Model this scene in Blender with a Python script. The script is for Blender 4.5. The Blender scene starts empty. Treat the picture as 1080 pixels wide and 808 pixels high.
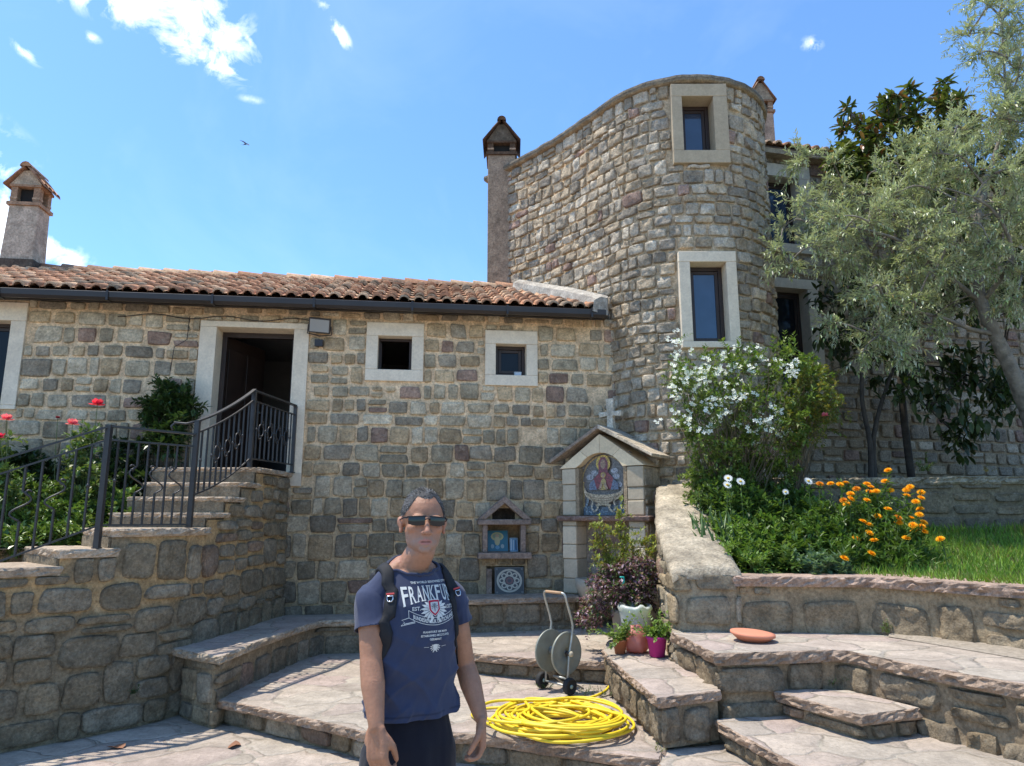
import bpy, bmesh, math, random
import numpy as np
from math import sin, cos, pi, radians, sqrt, atan2, hypot
from mathutils import Vector, Matrix
from mathutils.bvhtree import BVHTree
from mathutils import noise as mnoise

SC = bpy.context.scene
COL = SC.collection
# ------------------------------------------------------------------ camera
EYE = 1.72
cam_d = bpy.data.cameras.new("camera")
cam = bpy.data.objects.new("camera", cam_d)
COL.objects.link(cam)
cam.location = (0, 0, EYE)
PITCH = radians(10.74)
cam.rotation_euler = (pi / 2 + PITCH, 0, 0)
cam_d.sensor_fit = 'HORIZONTAL'
cam_d.sensor_width = 36.0
cam_d.lens = 36.0 * 750.0 / 1080.0
cam_d.clip_end = 3000
cam_d.clip_start = 0.05
SC.camera = cam
# ------------------------------------------------------------------ light
SUN_V = Vector((-0.37, 0.055, 1.0)).normalized()
SUN_EL = math.asin(SUN_V.z)
SUN_AZ = atan2(SUN_V.x, SUN_V.y)
sun_d = bpy.data.lights.new("sun", 'SUN')
sun_d.energy = 2.9
sun_d.angle = radians(0.5)
sun_d.color = (1.0, 0.94, 0.84)
sun = bpy.data.objects.new("sun", sun_d)
COL.objects.link(sun)
sun.rotation_euler = (-SUN_V).to_track_quat('-Z', 'Y').to_euler()
sun.location = (-6, 2, 20)

world = bpy.data.worlds.new("World")
SC.world = world
world.use_nodes = True
SC.view_settings.view_transform = 'Standard'
SC.view_settings.look = 'None'
SC.view_settings.gamma = 1.0
SC.view_settings.exposure = 1.0
SC.view_settings.use_curve_mapping = False


class NT:
    """small helper around a node tree"""
    def __init__(self, tree):
        self.t = tree
        tree.nodes.clear()

    def n(self, kind, **kw):
        nd = self.t.nodes.new(kind)
        for k, v in kw.items():
            if k.startswith('i_'):
                key = k[2:]
                key = int(key) if key.isdigit() else key.replace('_', ' ')
                self.inp(nd, key, v)
            else:
                setattr(nd, k, v)
        return nd

    def inp(self, nd, key, v):
        s = nd.inputs[key]
        if isinstance(v, bpy.types.NodeSocket):
            self.t.links.new(v, s)
        elif isinstance(v, bpy.types.Node):
            self.t.links.new(v.outputs[0], s)
        else:
            s.default_value = v

    def math(self, op, a, b=None, c=None, clamp=False):
        nd = self.t.nodes.new('ShaderNodeMath')
        nd.operation = op
        nd.use_clamp = clamp
        self.inp(nd, 0, a)
        if b is not None:
            self.inp(nd, 1, b)
        if c is not None:
            self.inp(nd, 2, c)
        return nd.outputs[0]

    def vmath(self, op, a, b=None, out=0):
        nd = self.t.nodes.new('ShaderNodeVectorMath')
        nd.operation = op
        self.inp(nd, 0, a)
        if b is not None:
            self.inp(nd, 1, b)
        return nd.outputs[out]

    def mix(self, fac, a, b, mode='MIX'):
        nd = self.t.nodes.new('ShaderNodeMix')
        nd.data_type = 'RGBA'
        nd.blend_type = mode
        nd.clamp_result = False
        self.inp(nd, 0, fac)
        for key, v in ((6, a), (7, b)):
            if isinstance(v, (tuple, list)) and len(v) == 3:
                v = (*v, 1)
            self.inp(nd, key, v)
        return nd.outputs[2]

    def ramp(self, fac, stops, interp='LINEAR'):
        nd = self.t.nodes.new('ShaderNodeValToRGB')
        nd.color_ramp.interpolation = interp
        el = nd.color_ramp.elements
        while len(el) < len(stops):
            el.new(0.5)
        for e, (p, c) in zip(el, stops):
            e.position = p
            if isinstance(c, (int, float)):
                c = (c, c, c)
            e.color = (*c, 1) if len(c) == 3 else c
        self.inp(nd, 0, fac)
        return nd.outputs[0]

    def noise(self, vec, scale, detail=4, rough=0.55, out=0, dist=0.0):
        nd = self.n('ShaderNodeTexNoise')
        if vec is not None:
            self.inp(nd, 'Vector', vec)
        nd.inputs['Scale'].default_value = scale
        nd.inputs['Detail'].default_value = detail
        nd.inputs['Roughness'].default_value = rough
        nd.inputs['Distortion'].default_value = dist
        return nd.outputs[out]


# world: Nishita sky + broken cumulus clouds by direction
w = NT(world.node_tree)
sky = w.n('ShaderNodeTexSky', sky_type='NISHITA')
sky.sun_disc = False
sky.sun_elevation = SUN_EL
sky.sun_rotation = SUN_AZ
sky.altitude = 50
sky.air_density = 1.0
sky.dust_density = 0.6
sky.ozone_density = 2.2
tc = w.n('ShaderNodeTexCoord').outputs['Generated']


def dirvec(px, py):
    u = (px - 540) / 750.0
    v = (404 - py) / 750.0
    return Vector((u, cos(PITCH) - v * sin(PITCH), sin(PITCH) + v * cos(PITCH))).normalized()


cl = None
for (px, py, ax, ay, rot, amp) in [(140, 4, 105, 24, 0.05, 0.62), (205, 18, 66, 36, 0.35, 0.72), (220, 54, 44, 22, 0.4, 0.55),
                                   (190, 50, 30, 15, 0.3, 0.6), (235, 72, 22, 7, 0.0, 0.7),
                                   (359, 36, 15, 7, 0.9, 0.75), (263, 42, 12, 5, 0.7, 0.6), (28, 56, 15, 6, 0.5, 0.5), (97, 40, 9, 5, 0.2, 0.4),
                                   (62, 268, 34, 15, 0.35, 0.6), (0, 240, 20, 60, 0.0, 0.6), (0, 180, 16, 14, 0.0, 0.6), (856, 46, 11, 7, 0.3, 0.42),
                                   (344, 6, 14, 5, 0.2, 0.35), (685, 143, 3, 3, 0, 0.0), (266, 105, 14, 4, 0, 0.25),
                                   (-250, 60, 200, 60, 0.1, 1.0), (-300, 300, 240, 60, 0.0, 1.0), (1400, 200, 160, 40, -0.1, 0.8)]:
    d = dirvec(px, py)
    right = d.cross(Vector((0, 0, 1))).normalized()
    up = right.cross(d).normalized()
    if rot:
        c_, s_ = cos(-rot), sin(-rot)
        right, up = right * c_ + up * s_, up * c_ - right * s_
    k = 1.0 / (1 + ((px - 540) ** 2 + (py - 404) ** 2) / 750 ** 2) ** 0.5
    a = w.vmath('DOT_PRODUCT', tc, tuple(right), out=1)
    b = w.vmath('DOT_PRODUCT', tc, tuple(up), out=1)
    front = w.vmath('DOT_PRODUCT', tc, tuple(d), out=1)
    a = w.math('MULTIPLY', a, 750.0 / ax / k)
    b = w.math('MULTIPLY', b, 750.0 / ay / k)
    r2 = w.math('ADD', w.math('MULTIPLY', a, a), w.math('MULTIPLY', b, b))
    g = w.math('MULTIPLY', w.math('SUBTRACT', 1.35, w.math('SQRT', r2)), amp)
    g = w.math('MULTIPLY', g, w.math('GREATER_THAN', front, 0.2))
    cl = g if cl is None else w.math('MAXIMUM', cl, g)
nz = w.noise(tc, 22, 12, 0.64, dist=0.5)
nz2 = w.noise(tc, 5.0, 3, 0.5)
dens = w.math('ADD', cl, w.math('MULTIPLY', w.math('SUBTRACT', nz, 0.54), 4.6))
dens = w.math('MULTIPLY', dens, w.ramp(cl, [(0.0, 0), (0.5, 1)]))
dens = w.ramp(dens, [(0.0, 0), (0.5, 0.42), (1.5, 1)])
wisp = w.math('MULTIPLY', w.ramp(w.noise(tc, 2.6, 6, 0.6, dist=0.8), [(0.5, 0), (0.95, 1)]), 0.10)
shade = w.ramp(w.noise(tc, 28, 6, 0.6), [(0.3, (6.4, 6.9, 7.6)), (0.65, (9.2, 9.2, 9.2))])
skyc = w.mix(1.0, sky.outputs[0], (0.59, 0.81, 0.98), 'MULTIPLY')
wcol = w.mix(wisp, skyc, (7, 7.4, 8))
wcol = w.mix(w.math('MULTIPLY', dens, 0.93), wcol, shade)
bg = w.n('ShaderNodeBackground', i_0=wcol)
bg.inputs[1].default_value = 0.15
wo = w.n('ShaderNodeOutputWorld')
w.t.links.new(bg.outputs[0], wo.inputs[0])


# ------------------------------------------------------------------ bookkeeping
def tag(o, label=None, cat=None, group=None, kind=None):
    if label: o['label'] = label
    if cat: o['category'] = cat
    if group: o['group'] = group
    if kind: o['kind'] = kind
    return o


def thing(name, label, cat, loc=(0, 0, 0), group=None):
    o = bpy.data.objects.new(name, None)
    o.empty_display_size = 0.1
    COL.objects.link(o)
    o.location = loc
    return tag(o, label, cat, group)


def wloc(o):
    l = Vector((0, 0, 0))
    while o is not None:
        l = l + Vector(o.location)
        o = o.parent
    return l


def copy_tree(o, parent=None):
    c = o.copy()
    COL.objects.link(c)
    if parent is not None:
        c.parent = parent
    for ch in list(o.children):
        copy_tree(ch, c)
    return c


class MB:
    """collects geometry (world coordinates) and links it as ONE mesh object"""
    def __init__(self):
        self.v = []; self.f = []; self.m = []; self.c = []; self.s = []

    def add(self, verts, faces, m=0, tint=(1, 1, 1), smooth=True):
        b = len(self.v)
        self.v.extend(tuple(p) for p in verts)
        if len(tint) == 3 and not isinstance(tint[0], (tuple, list)):
            self.c.extend([tuple(tint)] * len(verts))
        else:
            self.c.extend(tint)
        for f in faces:
            self.f.append(tuple(i + b for i in f))
            self.m.append(m); self.s.append(smooth)
        return self

    def box(self, lo, hi, m=0, tint=(1, 1, 1), fr=None, taper=None):
        """axis aligned box lo..hi, optionally mapped by fr(x,y,z)"""
        (x0, y0, z0), (x1, y1, z1) = lo, hi
        P = [(x0, y0, z0), (x1, y0, z0), (x1, y1, z0), (x0, y1, z0), (x0, y0, z1), (x1, y0, z1), (x1, y1, z1), (x0, y1, z1)]
        if fr: P = [fr(*p) for p in P]
        return self.add(P, [(0, 3, 2, 1), (4, 5, 6, 7), (0, 1, 5, 4), (1, 2, 6, 5), (2, 3, 7, 6), (3, 0, 4, 7)], m, tint, False)

    def prism(self, poly, z0, z1, m=0, tint=(1, 1, 1), fr=None):
        n = len(poly)
        P = [(x, y, z0) for x, y in poly] + [(x, y, z1) for x, y in poly]
        if fr: P = [fr(*p) for p in P]
        F = [tuple(range(n - 1, -1, -1)), tuple(range(n, 2 * n))] + [(i, (i + 1) % n, n + (i + 1) % n, n + i) for i in range(n)]
        return self.add(P, F, m, tint, False)

    def tube(self, pts, r, n=8, m=0, tint=(1, 1, 1), cap=True, square=False, closed=False):
        pts = [Vector(p) for p in pts]
        N = len(pts)
        rr = r if isinstance(r, (list, tuple)) else [r] * N
        V = []; F = []
        up = None
        for i, p in enumerate(pts):
            if closed:
                d = pts[(i + 1) % N] - pts[i - 1]
            else:
                d = pts[min(i + 1, N - 1)] - pts[max(i - 1, 0)]
            if d.length < 1e-9: d = Vector((0, 0, 1))
            d.normalize()
            if up is None:
                up = Vector((0, 0, 1)) if abs(d.z) < 0.9 else Vector((0, 1, 0))
            a = d.cross(up)
            if a.length < 1e-6: a = d.orthogonal()
            a.normalize()
            b = a.cross(d).normalized()
            up = b
            for k in range(n):
                t = 2 * pi * (k + 0.5) / n
                V.append(p + (a * cos(t) + b * sin(t)) * rr[i] * (1.414 if square else 1))
        R = N if closed else N - 1
        for i in range(R):
            j = (i + 1) % N
            for k in range(n):
                F.append((i * n + k, i * n + (k + 1) % n, j * n + (k + 1) % n, j * n + k))
        if cap and not closed:
            F.append(tuple(range(n - 1, -1, -1)))
            F.append(tuple((N - 1) * n + k for k in range(n)))
        return self.add(V, F, m, tint, not square)

    def lathe(self, prof, c=(0, 0, 0), n=24, m=0, tint=(1, 1, 1), axis='Z', fr=None):
        V = []; F = []
        for r, h in prof:
            for k in range(n):
                t = 2 * pi * k / n
                if axis == 'Z': p = (c[0] + r * cos(t), c[1] + r * sin(t), c[2] + h)
                elif axis == 'X': p = (c[0] + h, c[1] + r * cos(t), c[2] + r * sin(t))
                else: p = (c[0] + r * cos(t), c[1] + h, c[2] + r * sin(t))
                V.append(fr(*p) if fr else p)
        for i in range(len(prof) - 1):
            for k in range(n):
                F.append((i * n + k, i * n + (k + 1) % n, (i + 1) * n + (k + 1) % n, (i + 1) * n + k))
        if prof[0][0] > 1e-5: F.append(tuple(range(n - 1, -1, -1)))
        if prof[-1][0] > 1e-5: F.append(tuple((len(prof) - 1) * n + k for k in range(n)))
        return self.add(V, F, m, tint, True)

    def blob(self, c, r, seed=0, amp=0.15, freq=3.0, m=0, tint=(1, 1, 1), nu=12, nv=8):
        V = []; F = []
        r = (r, r, r) if isinstance(r, (int, float)) else r
        for i in range(nv + 1):
            ph = pi * i / nv
            for k in range(nu):
                t = 2 * pi * k / nu
                d = Vector((sin(ph) * cos(t), sin(ph) * sin(t), cos(ph)))
                f = 1 + amp * mnoise.noise(d * freq + Vector((seed * 3.7, seed, 0)))
                V.append((c[0] + d.x * r[0] * f, c[1] + d.y * r[1] * f, c[2] + d.z * r[2] * f))
        for i in range(nv):
            for k in range(nu):
                F.append((i * nu + k, (i + 1) * nu + k, (i + 1) * nu + (k + 1) % nu, i * nu + (k + 1) % nu))
        return self.add(V, F, m, tint, True)

    def build(self, name, mats, parent=None, bevel=0, weld=False):
        me = bpy.data.meshes.new(name)
        off = wloc(parent) if parent is not None else Vector((0, 0, 0))
        V = np.array(self.v, dtype=np.float32).reshape(-1, 3) - np.array(off, dtype=np.float32)
        me.from_pydata(V.tolist(), [], self.f)
        if not isinstance(mats, (list, tuple)): mats = [mats]
        for mt in mats: me.materials.append(mt)
        me.polygons.foreach_set('material_index', self.m)
        me.polygons.foreach_set('use_smooth', self.s)
        at = me.color_attributes.new('tint', 'FLOAT_COLOR', 'POINT')
        c = np.ones((len(self.v), 4), dtype=np.float32)
        c[:, :3] = np.array(self.c, dtype=np.float32).reshape(-1, 3)
        at.data.foreach_set('color', c.ravel())
        if weld or bevel:
            bm = bmesh.new(); bm.from_mesh(me)
            if weld: bmesh.ops.remove_doubles(bm, verts=bm.verts, dist=1e-4)
            bmesh.ops.recalc_face_normals(bm, faces=bm.faces)
            bm.to_mesh(me); bm.free()
        me.update()
        o = bpy.data.objects.new(name, me)
        COL.objects.link(o)
        if parent is not None: o.parent = parent
        if bevel:
            b = o.modifiers.new('bevel', 'BEVEL')
            b.width = bevel; b.segments = 2; b.limit_method = 'ANGLE'; b.angle_limit = radians(40)
        return o


# ------------------------------------------------------------------ materials
M = {}


def pbsdf(name, base=(0.5, 0.5, 0.5), rough=0.7, metal=0.0, spec=0.5, bump=None, var=0.25, vscale=6.0, tint=False, detail=6, coords='Object', sheen=0, subs=0):
    """principled material with noise-broken base colour; tint=True multiplies the mesh's own tint attribute"""
    mt = bpy.data.materials.new(name)
    mt.use_nodes = True
    t = NT(mt.node_tree)
    tc = t.n('ShaderNodeTexCoord').outputs[coords]
    nz = t.noise(tc, vscale, detail, 0.6)
    f = t.ramp(nz, [(0.25, 1 - var), (0.75, 1 + var)])
    if tint:
        a = t.n('ShaderNodeAttribute', attribute_name='tint').outputs[0]
        col = t.mix(1.0, a, f, 'MULTIPLY')
        col = t.mix(1.0, col, base, 'MULTIPLY')
    else:
        col = t.mix(1.0, base, f, 'MULTIPLY')
    p = t.n('ShaderNodeBsdfPrincipled')
    t.inp(p, 'Base Color', col)
    p.inputs['Roughness'].default_value = rough
    p.inputs['Metallic'].default_value = metal
    p.inputs['Specular IOR Level'].default_value = spec
    if subs:
        p.inputs['Subsurface Weight'].default_value = subs
        p.inputs['Subsurface Radius'].default_value = (0.02, 0.008, 0.004)
        p.inputs['Subsurface Scale'].default_value = 0.4
    if sheen: p.inputs['Sheen Weight'].default_value = sheen
    if bump:
        bs, bd, st = bump
        bn = t.n('ShaderNodeBump')
        bn.inputs['Strength'].default_value = st
        bn.inputs['Distance'].default_value = bd
        t.inp(bn, 'Height', t.noise(tc, bs, 8, 0.65))
        t.inp(p, 'Normal', bn.outputs[0])
    o = t.n('ShaderNodeOutputMaterial')
    t.t.links.new(p.outputs[0], o.inputs[0])
    M[name] = mt
    return mt


def stone_mat(name, lichen=0.25, bump=1.0, dirt=(0.10, 0.09, 0.075), dirt_amt=0.5, pale=(0.52, 0.49, 0.42), pits=0.8, con=1.0):
    """weathered stone: tint attribute x fine grain, pale lichen flecks, dark stains"""
    mt = bpy.data.materials.new(name)
    mt.use_nodes = True
    t = NT(mt.node_tree)
    tc = t.n('ShaderNodeTexCoord').outputs['Object']
    a = t.n('ShaderNodeAttribute', attribute_name='tint').outputs[0]
    grain = t.ramp(t.noise(tc, 38, 8, 0.7), [(0.28, 1 - 0.48 * con), (0.72, 1 + 0.42 * con)])
    mid = t.ramp(t.noise(tc, 7.5, 6, 0.65), [(0.28, 1 - 0.40 * con), (0.72, 1 + 0.36 * con)])
    col = t.mix(1.0, t.mix(1.0, a, grain, 'MULTIPLY'), mid, 'MULTIPLY')
    lf = t.ramp(t.noise(tc, 16, 9, 0.72), [(0.56, 0), (0.66, 1)])
    col = t.mix(t.math('MULTIPLY', lf, lichen), col, pale)
    df = t.ramp(t.noise(tc, 2.3, 8, 0.68), [(0.50, 0), (0.72, 1)])
    col = t.mix(t.math('MULTIPLY', df, dirt_amt), col, dirt)
    pit = t.ramp(t.noise(tc, 55, 5, 0.75), [(0.30, 0.42), (0.44, 1.0)])
    col = t.mix(pits, col, t.mix(1.0, col, pit, 'MULTIPLY'))
    col = t.mix(1.0, col, (1.10, 1.0, 0.86), 'MULTIPLY')
    p = t.n('ShaderNodeBsdfPrincipled')
    t.inp(p, 'Base Color', col)
    p.inputs['Roughness'].default_value = 0.92
    p.inputs['Specular IOR Level'].default_value = 0.25
    h = t.math('ADD', t.math('MULTIPLY', t.noise(tc, 14, 10, 0.68), 1.0), t.math('MULTIPLY', t.noise(tc, 70, 6, 0.7), 0.22))
    bn = t.n('ShaderNodeBump')
    bn.inputs['Strength'].default_value = 0.85
    bn.inputs['Distance'].default_value = 0.045 * bump
    t.inp(bn, 'Height', h)
    t.inp(p, 'Normal', bn.outputs[0])
    o = t.n('ShaderNodeOutputMaterial')
    t.t.links.new(p.outputs[0], o.inputs[0])
    M[name] = mt
    return mt


def flag_mat(name, scale=1.9, joint=(0.44, 0.39, 0.31), tones=((0.39, 0.32, 0.255), (0.45, 0.375, 0.30), (0.41, 0.32, 0.27), (0.37, 0.315, 0.255), (0.46, 0.395, 0.315))):
    """irregular flagstones: warped voronoi cells, pale sunken joints"""
    mt = bpy.data.materials.new(name)
    mt.use_nodes = True
    t = NT(mt.node_tree)
    tc = t.n('ShaderNodeTexCoord').outputs['Object']
    wn = t.noise(tc, 1.6, 3, 0.5, out=1)
    wv = t.vmath('ADD', tc, t.vmath('MULTIPLY', t.vmath('SUBTRACT', wn, (0.5, 0.5, 0.5)), (0.55, 0.55, 0.0)))
    wn2 = t.noise(tc, 14, 3, 0.6, out=1)
    wv = t.vmath('ADD', wv, t.vmath('MULTIPLY', t.vmath('SUBTRACT', wn2, (0.5, 0.5, 0.5)), (0.05, 0.05, 0.0)))
    wv = t.vmath('MULTIPLY', wv, (1.0, 1.35, 0.0))
    vc = t.n('ShaderNodeTexVoronoi', feature='F1'); t.inp(vc, 'Vector', wv); vc.inputs['Scale'].default_value = scale
    ve = t.n('ShaderNodeTexVoronoi', feature='DISTANCE_TO_EDGE'); t.inp(ve, 'Vector', wv); ve.inputs['Scale'].default_value = scale
    for v in (vc, ve): v.inputs['Randomness'].default_value = 0.9
    sep = t.n('ShaderNodeSeparateColor'); t.inp(sep, 0, vc.outputs['Color'])
    n = len(tones)
    cell = t.ramp(sep.outputs[0], [(i / (n - 1), c) for i, c in enumerate(tones)])
    fine = t.ramp(t.noise(tc, 30, 8, 0.7), [(0.28, 0.78), (0.72, 1.2)])
    mid = t.ramp(t.noise(tc, 4.5, 6, 0.65), [(0.28, 0.68), (0.72, 1.25)])
    cell = t.mix(1.0, t.mix(1.0, cell, fine, 'MULTIPLY'), mid, 'MULTIPLY')
    jm = t.ramp(t.math('ADD', ve.outputs[0], t.math('MULTIPLY', t.math('SUBTRACT', t.noise(tc, 20, 4), 0.5), 0.03)), [(0.006, 1), (0.022, 0)])
    jn = t.noise(tc, 3.1, 4, 0.6)
    jcol = t.mix(t.ramp(jn, [(0.42, 0), (0.58, 1)]), (0.20, 0.17, 0.13), joint)
    col = t.mix(t.math('MULTIPLY', jm, 0.85), cell, jcol)
    st = t.ramp(t.noise(tc, 1.1, 9, 0.7), [(0.48, 0), (0.70, 1)])
    col = t.mix(t.math('MULTIPLY', st, 0.45), col, (0.25, 0.205, 0.155))
    spk = t.ramp(t.noise(tc, 65, 6, 0.75), [(0.32, 0.55), (0.45, 1.0)])
    col = t.mix(1.0, col, spk, 'MULTIPLY')
    crk = t.n('ShaderNodeTexVoronoi', feature='DISTANCE_TO_EDGE'); t.inp(crk, 'Vector', wv); crk.inputs['Scale'].default_value = scale * 2.6
    cm = t.math('MULTIPLY', t.ramp(crk.outputs[0], [(0.0, 1), (0.014, 0)]), t.ramp(t.noise(tc, 2.4, 3), [(0.5, 0), (0.6, 0.7)]))
    col = t.mix(cm, col, (0.22, 0.18, 0.14))
    p = t.n('ShaderNodeBsdfPrincipled')
    t.inp(p, 'Base Color', col)
    p.inputs['Roughness'].default_value = 0.9
    p.inputs['Specular IOR Level'].default_value = 0.3
    h = t.math('ADD', t.math('MULTIPLY', t.ramp(ve.outputs[0], [(0.0, 0), (0.06, 1)]), 0.55),
               t.math('ADD', t.math('MULTIPLY', t.noise(tc, 9, 8, 0.65), 0.8), t.math('MULTIPLY', sep.outputs[1], 0.25)))
    bn = t.n('ShaderNodeBump')
    bn.inputs['Strength'].default_value = 0.8
    bn.inputs['Distance'].default_value = 0.032
    t.inp(bn, 'Height', h)
    t.inp(p, 'Normal', bn.outputs[0])
    o = t.n('ShaderNodeOutputMaterial')
    t.t.links.new(p.outputs[0], o.inputs[0])
    M[name] = mt
    return mt


def leaf_mat(name, rough=0.45, trans=0.3, spec=0.4, back=None):
    """tint attribute leaf with translucency; back = colour of the underside"""
    mt = bpy.data.materials.new(name)
    mt.use_nodes = True
    t = NT(mt.node_tree)
    a = t.n('ShaderNodeAttribute', attribute_name='tint').outputs[0]
    col = a
    if back:
        g = t.n('ShaderNodeNewGeometry')
        col = t.mix(g.outputs['Backfacing'], a, t.mix(0.6, a, back))
    p = t.n('ShaderNodeBsdfPrincipled')
    t.inp(p, 'Base Color', col)
    p.inputs['Roughness'].default_value = rough
    p.inputs['Specular IOR Level'].default_value = spec
    tr = t.n('ShaderNodeBsdfTranslucent')
    t.inp(tr, 'Color', t.mix(1.0, col, (1.25, 1.35, 0.6), 'MULTIPLY'))
    ms = t.n('ShaderNodeMixShader', i_0=trans)
    t.t.links.new(p.outputs[0], ms.inputs[1])
    t.t.links.new(tr.outputs[0], ms.inputs[2])
    o = t.n('ShaderNodeOutputMaterial')
    t.t.links.new(ms.outputs[0], o.inputs[0])
    M[name] = mt
    return mt


stone_mat('facade_stone', lichen=0.28, bump=0.8, dirt_amt=0.35)
stone_mat('tower_stone', lichen=0.35, bump=1.7, dirt_amt=0.25)
stone_mat('rubble_stone', lichen=0.22, bump=1.2, dirt_amt=0.55)
stone_mat('cap_stone', lichen=0.12, bump=0.7, dirt=(0.2, 0.16, 0.13), dirt_amt=0.35, pale=(0.55, 0.5, 0.44))
stone_mat('marble', con=0.3, pits=0.05, lichen=0.05, bump=0.10, dirt=(0.56, 0.50, 0.41), dirt_amt=0.25, pale=(0.74, 0.70, 0.62))
stone_mat('plaster', pits=0.3, lichen=0.15, bump=0.35, dirt=(0.13, 0.10, 0.085), dirt_amt=0.55)
stone_mat('mortar', pits=0.5, lichen=0.2, bump=0.6, dirt=(0.20, 0.165, 0.115), dirt_amt=0.32, pale=(0.60, 0.52, 0.39))
stone_mat('terracotta', lichen=0.2, bump=0.3, dirt=(0.10, 0.07, 0.05), dirt_amt=0.35, pale=(0.5, 0.38, 0.27))
flag_mat('flagstone')
pbsdf('dark_wood', (0.035, 0.02, 0.014), 0.5, var=0.35, vscale=3)
pbsdf('dark_metal', (0.028, 0.022, 0.02), 0.45, spec=0.5, var=0.25, vscale=4)
pbsdf('iron', (0.045, 0.043, 0.043), 0.42, metal=0.35, var=0.25, vscale=14)
pbsdf('interior', (0.30, 0.28, 0.26), 0.9, var=0.1)
pbsdf('black_hole', (0.02, 0.018, 0.016), 0.95, var=0.2)
pbsdf('soil', (0.10, 0.075, 0.05), 0.95, bump=(25, 0.03, 0.9), var=0.4, vscale=10)
pbsdf('gravel', (0.36, 0.30, 0.23), 0.95, bump=(60, 0.02, 0.9), var=0.35, vscale=30)
pbsdf('galvanised', (0.42, 0.42, 0.38), 0.42, metal=0.55, var=0.25, vscale=7)
pbsdf('tint_matte', (1, 1, 1), 0.8, var=0.08, tint=True)
pbsdf('tint_gloss', (1, 1, 1), 0.3, var=0.05, tint=True)


def glass_mat(name, col, rough=0.06):
    mt = bpy.data.materials.new(name); mt.use_nodes = True
    t = NT(mt.node_tree)
    tc = t.n('ShaderNodeTexCoord').outputs['Object']
    p = t.n('ShaderNodeBsdfPrincipled')
    t.inp(p, 'Base Color', t.mix(1.0, col, t.ramp(t.noise(tc, 2.2, 3), [(0.3, 0.75), (0.7, 1.2)]), 'MULTIPLY'))
    p.inputs['Roughness'].default_value = rough
    p.inputs['IOR'].default_value = 1.75
    o = t.n('ShaderNodeOutputMaterial'); t.t.links.new(p.outputs[0], o.inputs[0])
    M[name] = mt


glass_mat('window_glass', (0.03, 0.055, 0.10))  # blue base colour paints in the reflected sky
glass_mat('dark_glass', (0.012, 0.014, 0.018))
M['dark_glass'].node_tree.nodes['Principled BSDF'].inputs['IOR'].default_value = 1.3


# ------------------------------------------------------------------ stone walling
def jit(rng, a): return rng.uniform(-a, a)


class Path2:
    """poly-line in plan; s = arc length (+s0); outward normal is to the right of travel"""
    def __init__(self, pts, s0=0.0, sharp=False):
        self.p = [Vector((x, y)) for x, y in pts]
        self.L = [s0]
        for a, b in zip(self.p, self.p[1:]): self.L.append(self.L[-1] + (b - a).length)
        segn = []
        for a, b in zip(self.p, self.p[1:]):
            d = (b - a).normalized(); segn.append(Vector((d.y, -d.x)))
        self.sn = segn; self.sharp = sharp
        self.vn = [segn[0]] + [(segn[i] + segn[i + 1]).normalized() for i in range(len(segn) - 1)] + [segn[-1]]
        self.S = self.L[-1]; self.s0 = s0

    def at(self, s):
        i = 0
        while i < len(self.p) - 2 and s > self.L[i + 1]: i += 1
        t = (s - self.L[i]) / (self.L[i + 1] - self.L[i])
        q = self.p[i] + (self.p[i + 1] - self.p[i]) * t
        if self.sharp: n = self.sn[i]
        else:
            tt = min(max(t, 0), 1)
            n = (self.vn[i] * (1 - tt) + self.vn[i + 1] * tt).normalized()
        return q, n

    def fn(self):
        def f(s, z, h):
            q, n = self.at(s)
            return (q.x + n.x * h, q.y + n.y * h, z)
        return f


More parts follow.
